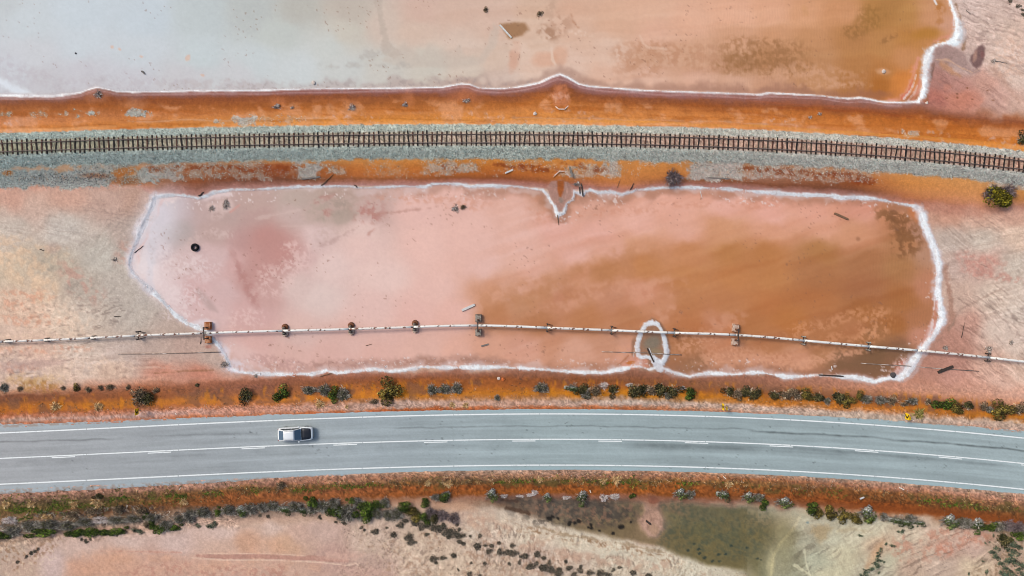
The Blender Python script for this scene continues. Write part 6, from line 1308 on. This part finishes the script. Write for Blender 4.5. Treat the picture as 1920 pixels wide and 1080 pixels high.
NV = [(9, 727, 8, 'grey'), (144, 727, 6.5, 'olive'), (166, 730, 5.5, 'brown'), (190, 727, 5, 'brown'), (207, 726, 9, 'brown', 5), (240, 727, 4.5, 'brown'), (266, 744, 18, 'brown', 15), (276, 746, 12, 'dark'), (292, 733, 7, 'brown', 5), (461, 743, 12, 'dark', 14), (529, 737, 13, 'green'), (580, 731, 14, 'grey', 8), (609, 732, 12, 'grey'), (627, 739, 11, 'green'), (644, 739, 13, 'grey'), (736, 729, 21, 'olive', 19), (702, 752, 9, 'brown', 4), (811, 731, 10, 'grey'), (834, 730, 13, 'grey', 10), (856, 729, 11, 'grey'), (932, 746, 5.5, 'grey'), (1015, 727, 14, 'grey', 10), (1072, 727, 12, 'mixed', 9), (1096, 730, 12, 'dark'), (1116, 731, 12, 'brown', 9), (1098, 739, 9, 'grey'), (1132, 724, 8, 'pale'), (1150, 731, 11, 'dark', 10), (1192, 732, 13, 'dark'), (1206, 730, 10, 'dark'), (1220, 731, 10, 'brown'), (1237, 731, 13, 'dark'), (1260, 731, 14, 'dark', 11), (1252, 742, 7, 'grey'), (1296, 735, 12, 'green', 9), (1365, 735, 10, 'dark'), (1382, 737, 10, 'brown'), (1400, 734, 12, 'dark'), (1416, 736, 10, 'dark'), (1452, 739, 12, 'dark', 8), (1472, 741, 10, 'brown'), (1490, 740, 11, 'brown'), (1510, 740, 14, 'olive', 11), (1532, 744, 12, 'dark', 9), (1550, 752, 7, 'grey'), (1571, 746, 13, 'dark', 12), (1591, 749, 13, 'olive', 10), (1610, 742, 9, 'olive'), (1622, 748, 12, 'grey', 8), (1650, 750, 12, 'grey', 8), (1672, 750, 11, 'brown', 8), (1692, 758, 9, 'brown', 5), (1709, 752, 11, 'grey', 6), (1738, 754, 7, 'brown', 5), (1766, 757, 15, 'green', 11), (1789, 765, 13, 'olive', 11), (1811, 761, 13, 'dark', 8), (1843, 761, 8, 'brown'), (1854, 768, 8, 'grey', 6), (1878, 765, 21, 'olive', 14), (1906, 767, 14, 'brown', 11), (40, 728, 5, 'brown'), (120, 728, 4.5, 'brown'), (370, 722, 4, 'dark'), (1280, 728, 6, 'pale', 4), (1180, 722, 7, 'pale', 4)]
row(NV, 'on the upper road verge', 'shrubs on the upper road verge')
SV = [(85, 996, 26, 'green', 8), (5, 1004, 14, 'green', 9), (140, 999, 12, 'green', 8), (162, 996, 13, 'green', 9), (185, 998, 13, 'green', 8), (207, 997, 12, 'green', 8), (228, 995, 10, 'green', 7), (250, 994, 10, 'lowgreen', 6), (264, 996, 8, 'lowgreen', 5), (277, 986, 6, 'brown'), (288, 984, 8, 'green'), (303, 991, 9, 'green'), (314, 984, 13, 'grey', 10), (330, 989, 10, 'green', 6), (371, 986, 7, 'lowgreen', 5), (389, 987, 7, 'lowgreen', 5), (402, 984, 8, 'lowgreen'), (357, 967, 12, 'grey'), (338, 972, 12, 'grey', 8), (410, 960, 7, 'green'), (382, 960, 14, 'grey', 10), (430, 956, 13, 'grey', 10), (450, 956, 11, 'mixed', 9), (470, 953, 13, 'grey', 10), (492, 950, 11, 'grey', 9), (512, 948, 14, 'grey', 10), (534, 953, 12, 'mixed', 10), (553, 948, 13, 'grey', 10), (567, 955, 9, 'mixed'), (587, 940, 11, 'green', 10), (586, 952, 11, 'grey'), (606, 948, 13, 'grey'), (628, 942, 11, 'grey'), (625, 955, 13, 'green'), (650, 960, 17, 'grey', 15), (640, 968, 9, 'grey'), (660, 938, 7, 'green'), (672, 942, 11, 'grey'), (685, 950, 17, 'green', 14), (690, 965, 13, 'green', 12), (675, 967, 9, 'grey'), (710, 946, 12, 'green', 10), (706, 962, 11, 'grey'), (722, 941, 10, 'grey'), (727, 964, 11, 'grey'), (745, 962, 12, 'grey'), (755, 951, 15, 'green', 8), (776, 960, 14, 'olive', 12), (796, 971, 10, 'green'), (812, 973, 10, 'dark'), (808, 961, 11, 'dead'), (830, 966, 13, 'dead', 11), (851, 971, 11, 'dead'), (800, 940, 10, 'green', 7), (817, 932, 9, 'grey', 7), (830, 934, 12, 'green', 7), (837, 927, 8, 'grey'), (920, 926, 11, 'mixed'), (1024, 931, 8, 'mixed'), (1091, 930, 12, 'mixed', 11), (1132, 932, 8, 'pale'), (1152, 930, 10, 'pale', 6), (1272, 924, 12, 'mixed', 9), (1293, 926, 9, 'grey'), (1355, 926, 11, 'mixed'), (1399, 930, 11, 'mixed', 9), (1421, 931, 10, 'grey', 8), (1431, 944, 9, 'green'), (1465, 940, 15, 'mixed', 9), (1517, 955, 12, 'green', 10), (1534, 962, 10, 'olive'), (1554, 962, 13, 'olive', 12), (1583, 964, 13, 'olive', 11), (1602, 972, 12, 'olive', 10), (1620, 960, 14, 'mixed', 14), (1628, 974, 9, 'olive'), (1657, 969, 8, 'grey'), (1678, 974, 12, 'mixed', 9), (1696, 978, 12, 'mixed', 9), (1706, 971, 8, 'grey'), (1722, 979, 11, 'mixed', 6), (1774, 975, 15, 'mixed', 12), (1800, 979, 13, 'grey', 9), (1815, 981, 10, 'grey'), (1830, 982, 14, 'mixed', 11), (1852, 987, 13, 'green', 9), (1870, 986, 12, 'grey', 9), (1887, 985, 15, 'dead', 11), (1907, 989, 14, 'dead', 12), (1906, 1002, 14, 'green', 9), (1880, 1012, 14, 'dark', 13), (995, 927, 8, 'pale', 4), (975, 929, 7, 'pale', 4), (1062, 932, 8, 'pale', 4), (945, 929, 7, 'pale', 4), (1183, 929, 5, 'green'), (1002, 923, 6, 'pale'), (60, 985, 18, 'grey', 10), (95, 982, 20, 'grey', 9), (130, 984, 18, 'grey', 9), (25, 995, 16, 'grey', 9), (160, 978, 16, 'grey', 8), (190, 975, 18, 'pale', 7), (220, 974, 18, 'grey', 7), (250, 972, 16, 'grey', 7), (285, 968, 14, 'grey', 7), (140, 962, 14, 'brown', 7), (180, 955, 15, 'brown', 8), (225, 955, 14, 'brown', 8), (265, 958, 12, 'brown', 7), (20, 975, 14, 'pale', 8), (272, 967, 6, 'green'), (186, 931, 8, 'dark', 6), (528, 910, 9, 'brown', 7), (455, 962, 10, 'grey', 7)]
row(SV, 'on the lower road verge', 'shrubs on the lower road verge')
FL = [(752, 984, 8), (760, 975, 7), (780, 982, 10), (790, 989, 8), (802, 985, 12), (814, 990, 10), (826, 992, 12), (838, 996, 11), (848, 1000, 11), (858, 1003, 9), (868, 1003, 7), (832, 983, 6), (856, 984, 5), (862, 993, 5), (842, 1008, 6), (705, 996, 8), (739, 1004, 8), (767, 1005, 10), (770, 1017, 10), (800, 1003, 6), (861, 1014, 7), (868, 1018, 6), (894, 1022, 9), (910, 1022, 5), (921, 1022, 6), (936, 1019, 5), (960, 1023, 6), (916, 1034, 7), (938, 1035, 8), (950, 1035, 8), (961, 1037, 10), (984, 1042, 9), (1008, 1041, 8), (1019, 1045, 6), (974, 1055, 5.5), (994, 1060, 10), (1006, 1056, 6), (1016, 1062, 9), (1026, 1065, 10), (1034, 1070, 8), (1048, 1066, 7), (1047, 1077, 10), (1067, 1066, 8), (1076, 1075, 7), (1088, 1070, 7), (1105, 1074, 8), (1125, 1075, 10), (1140, 1077, 8), (1161, 1064, 5), (1186, 1072, 8), (1150, 1068, 5), (1215, 1078, 8), (908, 1057, 5), (954, 1057, 5), (884, 1056, 4), (850, 1040, 7), (812, 1048, 9), (830, 1046, 7), (818, 1056, 5), (900, 1004, 5), (882, 1006, 4), (160, 1014, 5), (153, 1012, 4), (170, 1011, 4), (163, 1017, 5), (65, 1033, 6), (72, 1029, 4), (60, 1038, 5), (50, 1043, 4), (33, 1054, 4), (221, 1004, 4), (600, 969, 5), (602, 973, 3.5), (488, 966, 4), (503, 969, 5), (684, 994, 4), (678, 989, 4), (725, 990, 4), (630, 978, 4), (645, 980, 5), (880, 1077, 6), (900, 1078, 5), (860, 1068, 4), (1062, 1052, 5), (1090, 1062, 5), (1030, 1055, 5)]
FG_ = [(1691, 997, 6), (1684, 997, 4), (1610, 1004, 5), (1709, 988, 3), (1720, 987, 3), (1661, 1019, 4), (1670, 1023, 6), (1652, 1031, 5), (1647, 1037, 5), (1645, 1043, 6), (1643, 1050, 7), (1641, 1057, 7), (1645, 1063, 7), (1634, 1066, 8), (1622, 1074, 8), (1612, 1078, 5), (1657, 1054, 3.5), (1648, 1074, 3.5), (1865, 1036, 8), (1872, 1045, 8), (1880, 1056, 7), (1888, 1052, 7), (1890, 1066, 8), (1905, 1052, 13), (1915, 1060, 8), (1908, 1068, 9), (1896, 1078, 16), (1880, 1077, 8), (1895, 1020, 9), (1912, 1025, 10), (1886, 1030, 9), (1905, 1036, 9), (1869, 1028, 7), (1875, 1072, 5), (1850, 1072, 5), (1816, 1076, 4), (1847, 1018, 3), (1855, 1017, 3), (1841, 1052, 3), (1863, 1006, 3.5), (1895, 1040, 7), (1915, 1076, 8)]
FR = [(1894, 2, 5), (1893, 9, 2.5), (1908, 12, 6), (1916, 19, 4), (1919, 27, 5), (1925, 35, 6)]
def lows(L_, kn, where, group):
    for i, q in enumerate(sorted(L_)):
        rank = 'leftmost' if i == 0 else 'rightmost' if i == len(L_) - 1 else ORD[i + 1] + ' from the left'
        shrub(q[0], q[1], q[2] * 1.08, kn, 'saltbush', '%s%s %s, %s' % ('tiny ' if q[2] < 4.5 else 'broad ' if q[2] > 9 else '', WORD[kn], where, rank), group, q[2] * random.uniform(.62, .9))
lows(FL, 'low', 'left of the olive pool', 'saltbushes below the road')
lows(FG_, 'lowgreen', 'right of the olive pool', 'saltbushes at the lower right')
lows(FR, 'low', 'in the upper right corner', 'saltbushes in the upper right corner')
for q in ((1872, 373, 24, 'yellow', 'big yellow green bush at the foot of the railway bank, far right', 19), (1858, 362, 17, 'dead', 'dead grey brush against the left of the big yellow green bush', 15), (1886, 358, 18, 'dead', 'dead grey brush behind the big yellow green bush', 13), (1262, 333, 17, 'dead', 'large dead dark shrub on the orange bank above the pond', 16), (1914, 262, 11, 'dark', 'dark bush above the track at the right edge', 12), (185, 178, 9, 'pale', 'pale dead shrub at the bulge of the upper left shore', 8), (854, 391, 8, 'dead', 'dead brush standing in the pink shallows', 7), (868, 389, 6, 'brown', 'brown tuft beside the dead brush in the pink shallows', 4), (424, 383, 7, 'pale', 'pale salt crusted shrub in the pond upper left, the larger one', 10), (397, 391, 6, 'pale', 'pale salt crusted shrub in the pond upper left, the smaller one', 6), (421, 683, 9, 'dead', 'dead twigs at the lower left salt corner of the pond', 6), (1862, 115, 5, 'dead', 'small dead brush pile on the upper right flats', 5), (1772, 652, 6, 'pale', 'pale wiry clump just above the pipe on the right flats', 5), (1853, 655, 7, 'dead', 'dark dead brush above the rightmost pipe support', 8), (1895, 642, 5, 'dead', 'small grey dead plant on the far right flats', 5), (520, 201, 9, 'grey', 'grey shrub on the upper orange bank, leftmost of four', 6), (548, 203, 5, 'grey', 'tiny grey shrub on the upper orange bank, second of four', 3.5), (661, 203, 8, 'grey', 'grey shrub on the upper orange bank, third of four', 8), (760, 197, 7, 'grey', 'grey shrub on the upper orange bank, rightmost of four', 6), (1537, 215, 5, 'dead', 'small dark shrub on the upper orange bank at the right', 4), (1519, 221, 4, 'dead', 'tiny dark shrub just left of another on the right upper bank', 4), (216, 487, 6, 'dead', 'grey twigs on the flats left of the pond shore', 4), (911, 18, 5, 'brown', 'brown tuft in the upper lake near the top edge', 4), (1013, 26, 5, 'brown', 'brown tangled tuft in the upper lake right of the whitish beam', 5), (480, 705, 5, 'dead', 'dead twigs just below the lower salt rim at the left', 4), (875, 190, 8, 'pale', 'pale dry shrub on the upper bank below a shore bulge', 5), (1082, 345, 9, 'dead', 'heap of dark brush right of the mud fan', 5)):
    shrub(q[0], q[1], q[2], 'wisp' if q[2] <= 9 and q[3] in ('dead', 'grey', 'pale') else q[3], 'dead_shrub' if q[3] in ('dead', 'pale') else 'bush', q[4], None, q[5])

# ------------------------------------------------------------------ grass and ground cover on the verges
def blades(name, x, y, cols, h, w, lean, label, per=5):
    n = len(x); X_ = np.repeat(x, per); Y_ = np.repeat(y, per); m_ = n * per
    X_ = X_ + rng.normal(0, .8, m_); Y_ = Y_ + rng.normal(0, .8, m_)
    z = zat(X_, Y_) - .02; k = (H - z) / (H * S)
    P = np.stack([(X_ - CX) * k, (CY - Y_) * k, z], -1)
    a = rng.uniform(0, 6.28, m_); L = h * rng.uniform(.6, 1.4, m_); ln = lean * rng.uniform(.4, 1.3, m_) * L
    d = np.stack([np.cos(a), np.sin(a), np.zeros(m_)], -1); s = np.stack([-np.sin(a), np.cos(a), np.zeros(m_)], -1) * (w * rng.uniform(.6, 1.4, m_))[:, None]
    T_ = P + d * ln[:, None] + np.array([0, 0, 1]) * (L * .6)[:, None]
    V = np.stack([P - s, P + s, T_], 1).reshape(-1, 3); F = np.arange(m_ * 3).reshape(-1, 3)
    c = np.repeat(s2l(np.clip(np.repeat(cols, per, 0) * rng.uniform(.75, 1.2, (m_, 1)), 0, 255) / 255.) / GAIN, 3, 0)
    o = link(name, mesh_np(name, V, F, c, [M_leaf])); tag(o, label, 'grass' if 'grass' in name else 'ground cover', kind='stuff'); return o
def d_sv(x, y):
    u = y - road_y(x)
    base = np.exp(-((u - np.interp(x, [0, 300, 900, 1920], [92, 84, 76, 86])) / np.interp(x, [0, 300, 500, 1920], [20, 16, 7, 9]))**2)
    return np.clip(base * np.clip(fbm(x, y, 22, 3, 140) * 3 - 1.0, 0, 1) * np.interp(x, [0, 400, 1000, 1500, 1920], [1, .8, .8, .5, .5]), 0, 1)
x, y = scatter(26000, -100, 885, 2020, 1010, d_sv)
g = fbm(x, y, 30, 2, 141) + np.interp(x, [0, 250, 500], [.12, .04, 0])
c = np.where((g > .52)[:, None], pick([(86, 104, 34, 3), (62, 82, 26, 3), (120, 124, 50, 2), (150, 140, 60, 1)], len(x)), pick([(150, 122, 84, 3), (120, 92, 60, 3), (96, 80, 54, 3), (186, 154, 106, 1.5), (80, 66, 50, 2)], len(x)))
blades('verge_grass', x, y, c, .26, .035, .8, 'patchy green and straw grass along the lower road verge')
x, y = scatter(9000, -100, 700, 2020, 800, lambda x, y: np.clip(np.exp(-((y - road_y(x) + 96) / 16)**2) * np.clip(fbm(x, y, 24, 3, 143) * 3 - 1.45, 0, 1), 0, 1))
c = pick([(130, 92, 64, 3), (150, 116, 90, 3), (100, 76, 60, 3), (186, 146, 110, 1.5), (150, 104, 40, 2)], len(x))
blades('dry_grass', x, y, c, .2, .03, .8, 'sparse brown dry grass between the bushes of the upper verge')
x, y = scatter(16000, 640, 965, 1990, 1110, lambda x, y: np.where((y > np.interp(x, [640, 760, 900, 1000, 1200, 1400, 1500, 1880, 1990], [980, 985, 1000, 1025, 1045, 1075, 1200, 1000, 1000])), 1, 0) * np.where((x > 1450) & (x < 1860), 0, 1) * np.clip(fbm(x, y, 34, 3, 145) * 2.6 - .9, 0, 1))
c = pick([(150, 120, 98, 3), (120, 100, 84, 3), (186, 156, 130, 3), (90, 80, 68, 2)], len(x))
blades('flats_stubble', x, y, c, .13, .03, .9, 'thin dry stubble on the sand below the road', 4)
# green succulent ground cover and grey dry scrub of the lower left verge
def patchy(L_, n):
    xs_, ys_ = [], []
    for (a, b, rx, ry) in L_:
        k = int(n * rx * ry / 100); t = rng.uniform(0, 6.28, k); q = np.sqrt(rng.random(k)); xs_.append(a + rx * q * np.cos(t) + rng.normal(0, 1.5, k)); ys_.append(b + ry * q * np.sin(t) + rng.normal(0, 1, k))
    return np.concatenate(xs_), np.concatenate(ys_)
x, y = patchy([(45, 957, 36, 6), (75, 959, 14, 4), (108, 950, 26, 6), (30, 974, 14, 4), (52, 970, 10, 4), (215, 936, 18, 5), (182, 946, 14, 5), (150, 948, 12, 4), (240, 934, 14, 4), (660, 912, 24, 3.5), (700, 908, 20, 3), (570, 918, 24, 3.5), (990, 902, 22, 3), (935, 904, 16, 3), (1160, 904, 26, 3), (1800, 946, 40, 4), (1742, 938, 24, 3), (1290, 906, 24, 3), (330, 928, 24, 4), (400, 925, 20, 4), (140, 999, 14, 6), (1840, 954, 14, 4)], 34)
c = pick([(96, 118, 34, 3), (70, 92, 26, 3), (130, 140, 50, 1.6), (54, 70, 24, 2)], len(x))
blades('green_ground_cover', x, y, c, .22, .05, .9, 'bright green succulent mats along the lower road verge')
x, y = patchy([(60, 985, 60, 12), (160, 980, 60, 9), (250, 974, 60, 8), (330, 968, 40, 9), (400, 958, 50, 8), (480, 952, 40, 8), (560, 950, 60, 8), (680, 955, 60, 12), (20, 992, 40, 12), (770, 968, 50, 12), (250, 955, 60, 8), (120, 965, 70, 6), (1830, 984, 60, 7), (1690, 972, 40, 6)], 16)
c = pick([(150, 136, 124, 3), (186, 172, 158, 2), (112, 98, 88, 3), (90, 76, 66, 2), (206, 190, 170, 1)], len(x))
blades('dry_scrub', x, y, c, .34, .035, 1., 'tangle of grey dry scrub below the lower road verge')
x, y = scatter(9000, -100, 880, 2020, 960, lambda x, y: np.where((y - road_y(x) > 62) & (y - road_y(x) < 80), 1, 0) * np.clip(fbm(x, y, 16, 2, 147) * 2.6 - .95, 0, 1))
c = pick([(196, 154, 116, 3), (120, 96, 74, 3), (86, 72, 58, 3), (220, 186, 140, 1.4)], len(x))
blades('shoulder_grass', x, y, c, .24, .03, .8, 'short straw and dark grass stubble on the lower road shoulder', 4)
# straw tufts
M_straw = mat('straw', attr='Col', rough=.85, spec=.15)
for i, (px, py, rr_, lab) in enumerate(((184, 941, 13, 'big straw coloured tussock by a dark shrub on the lower left verge'), (140, 943, 9, 'straw coloured tussock left of the biggest one, lower left verge'), (90, 968, 10, 'straw coloured tussock low on the lower left verge'), (12, 945, 9, 'straw coloured tussock at the left edge of the lower verge'), (60, 945, 8, 'straw coloured tussock second from the left edge, lower verge'), (802, 906, 7, 'straw tussock on the lower verge left of centre, first of a pair'), (841, 906, 8, 'straw tussock on the lower verge left of centre, second of a pair'), (1156, 899, 10, 'pale straw tussock on the lower verge right of centre'), (1130, 900, 7, 'smaller straw tussock just left of the pale one'), (1366, 907, 8, 'straw tussock beside a guide post on the lower verge'), (600, 757, 9, 'round straw tussock on the upper verge below grey shrubs'), (848, 759, 6, 'straw tussock on the upper shoulder, left of a pair'), (873, 760, 6, 'straw tussock on the upper shoulder, right of a pair'), (1722, 776, 11, 'yellow green tussock right of the far right chevron sign'), (1012, 899, 7, 'straw tussock at the road edge near the centre'), (105, 763, 10, 'dry straw clump on the upper verge at the far left'), (185, 763, 9, 'dry straw clump on the upper verge, right of another'), (345, 940, 8, 'straw tussock on the lower verge above grey shrubs'), (650, 763, 4, 'tiny yellowish tuft on the upper shoulder'))):
    pal = [(226, 190, 140, 3), (206, 164, 114, 3), (170, 128, 88, 2), (236, 206, 160, 1)] if i != 13 else [(150, 140, 76, 3), (120, 112, 60, 3), (186, 166, 110, 2)]
    V, F, c = twig_cloud(240, pal, 300 + i, .5, .05, (.4, .7))
    o = link('grass_tussock', mesh_np('grass_tussock', V, F, c, [M_straw]), None, G(px, py, -.02)); o.scale = (rr_ / S,) * 2 + (rr_ / S * .8,)
    tag(o, lab, 'grass tussock', 'straw tussocks on the verges')
# ------------------------------------------------------------------ the car
M_white = mat('car_white', (226, 230, 236), rough=.3, spec=.5, coat=.6); M_bonnet = mat('car_bonnet_black', (20, 26, 38), rough=.45, spec=.4); M_glass_sky = mat('car_glass_sky', (64, 88, 112), rough=.12, spec=.7); M_glass2 = mat('car_glass_side', (22, 26, 34), rough=.15, spec=.6)  # sky reflection is tinted into the windscreen and rear window colour
M_trim = mat('car_trim', (28, 28, 30), rough=.6); M_rim = mat('car_rim', (170, 172, 176), rough=.35, metal=.7); M_lamp = mat('headlight_glass', (214, 220, 226), rough=.15, spec=.7); M_tail = mat('tail_light', (150, 24, 24), rough=.3); M_plate = mat('number_plate', (230, 226, 200), rough=.5)
a_ = math.atan2(float(road_y(558 - 8) - road_y(558 + 8)), 16.)
cp = W(557.5, 811.5, ROADZ + .004)
car = empty('car', cp, a_); tag(car, 'white wagon with black bonnet driving on the road', 'car')
def loft(name, st, m_, parent=car, smooth=True, closed=True):
    """st: list of (x, [(y, z), ...]) half outlines, mirrored"""
    vs = []; fs = []; n = len(st[0][1]) * 2
    for x, o in st:
        ring = [(x, y, z) for y, z in o] + [(x, -y, z) for y, z in reversed(o)]
        vs += ring
    for i in range(len(st) - 1):
        for k in range(n - (0 if closed else 1)): fs.append((i * n + k, i * n + (k + 1) % n, (i + 1) * n + (k + 1) % n, (i + 1) * n + k))
    if closed: fs.append(tuple(range(n))); fs.append(tuple((len(st) - 1) * n + k for k in range(n))[::-1])
    mb = MB(); mb.add(vs, fs); return mb.build(name, m_, parent, smooth)
def sec(w, zt, zb=.28, crown=.03):
    return [(w * .86, zb), (w * .97, zb + .1), (w, zb + .3), (w * .985, zt - .12), (w * .93, zt - .02), (w * .6, zt + crown * .7), (w * .2, zt + crown)]
body = loft('body', [(-2.36, sec(.60, .78, .42)), (-2.32, sec(.78, .92, .34)), (-2.15, sec(.88, 1.0)), (-1.6, sec(.925, 1.02)), (-.6, sec(.93, 1.02)), (.4, sec(.93, 1.01)), (.85, sec(.925, 1.0)), (1.5, sec(.91, .96)), (1.95, sec(.88, .9)), (2.2, sec(.80, .82, .3)), (2.33, sec(.64, .7, .36)), (2.36, sec(.5, .62, .42))], M_white)
# bonnet panel, proud of the wings
def panel(name, pts, m_, th=.012, parent=car):
    p = [Vector(q) for q in pts]; n = (p[1] - p[0]).cross(p[2] - p[0]).normalized()
    if n.z < 0: n = -n
    k = len(p); mb = MB(); mb.add([q + n * th for q in p] + [q - n * .03 for q in p], [tuple(range(k)), tuple(range(2 * k - 1, k - 1, -1))] + [(i, (i + 1) % k, k + (i + 1) % k, k + i) for i in range(k)])
    return mb.build(name, m_, parent)
bon = loft('bonnet', [(.86, [(.80, .95), (.78, 1.035), (.4, 1.055), (.1, 1.06)]), (1.3, [(.79, .93), (.77, 1.0), (.4, 1.025), (.1, 1.03)]), (1.75, [(.76, .89), (.74, .955), (.4, .975), (.1, .98)]), (2.02, [(.69, .84), (.67, .90), (.4, .915), (.1, .92)]), (2.12, [(.56, .80), (.54, .86), (.3, .88), (.1, .885)])], M_bonnet)
# cabin: pillars, glass, roof
ZB, ZR = 1.0, 1.62
cab = loft('cabin', [(-2.20, [(.72, ZB - .04), (.70, ZB + .01), (.3, ZB + .03), (.1, ZB + .03)]), (-1.30, [(.80, ZB - .04), (.68, ZR - .08), (.4, ZR - .05), (.1, ZR - .05)]), (.02, [(.82, ZB - .04), (.70, ZR - .09), (.4, ZR - .05), (.1, ZR - .04)]), (.84, [(.80, ZB - .04), (.76, ZB + .02), (.3, ZB + .05), (.1, ZB + .05)])], M_white, smooth=False)
loft('roof', [(-1.36, [(.64, ZR - .10), (.60, ZR - .01), (.3, ZR + .01), (.1, ZR + .01)]), (-1.27, [(.67, ZR - .08), (.64, ZR + .02), (.3, ZR + .04), (.1, ZR + .04)]), (-.1, [(.69, ZR - .08), (.655, ZR + .02), (.3, ZR + .05), (.1, ZR + .05)]), (.05, [(.66, ZR - .10), (.63, ZR - .02), (.3, ZR + .01), (.1, ZR + .01)])], M_white)
panel('windscreen', [(.12, .63, ZR - .07), (.12, -.63, ZR - .07), (.80, -.73, ZB + .07), (.80, .73, ZB + .07)], M_glass_sky, .03)
panel('rear_window', [(-1.39, -.58, ZR - .10), (-1.39, .58, ZR - .10), (-2.10, .62, ZB + .10), (-2.10, -.62, ZB + .10)], M_glass_sky, .045)
for sg in (1, -1):
    for (x0, x1, t0_, t1_) in ((-1.95, -1.28, -1.42, -1.26), (-1.2, -.42, -1.2, -.42), (-.34, .62, -.34, .0)):
        lo, hi = .818, .722
        panel('side_window', [(x0, sg * lo, ZB + .03), (x1, sg * lo, ZB + .03), (t1_, sg * hi, ZR - .14), (t0_, sg * hi, ZR - .14)], M_glass2, .015)
    mb = MB(); mb.box((0, 0, 0), (.13, .2, .14)); mb.build('wing_mirror', M_white, car, bevel=.02, loc=(.52, sg * 1.0, 1.06))
    mb = MB(); mb.box((0, 0, 0), (.12, .34, .12)); mb.build('headlight', M_lamp, car, bevel=.02, loc=(2.18, sg * .56, .72))
    mb = MB(); mb.box((0, 0, 0), (.08, .14, .34)); mb.build('tail_light', M_tail, car, bevel=.015, loc=(-2.26, sg * .72, .82))
    mb = MB(); mb.box((0, 0, 0), (1.2, .03, .035)); mb.build('roof_rail', M_rim, car, bevel=.008, loc=(-.62, sg * .58, ZR + .055))
    for x in (-1.42, 1.42):
        w = empty('wheel', (0, 0, 0)); w.parent = car; w.location = (x, sg * .82, .34)
        mb = MB(); mb.torus((0, 0, 0), .235, .105, 24, 8, 'Y'); mb.build('tyre', M_rub, w, True)
        mb = MB(); mb.tube([(0, -.07, 0), (0, .07, 0)], .19, 16); mb.build('rim', M_rim, w, True)
mb = MB(); mb.box((0, 0, 0), (.12, 1.5, .18)); mb.build('rear_bumper', M_white, car, bevel=.04, loc=(-2.34, 0, .5))
mb = MB(); mb.box((0, 0, 0), (.1, 1.3, .14)); mb.build('grille', M_trim, car, bevel=.03, loc=(2.31, 0, .56))
for y in (.3, -.25):
    mb = MB(); mb.tube([(.86, y, 1.085), (.70, y - .38, 1.13)], .012, 5); mb.build('wiper', M_trim, car)
mb = MB(); mb.box((0, 0, 0), (.03, .36, .1)); mb.build('number_plate', M_plate, car, loc=(-2.37, 0, .74))
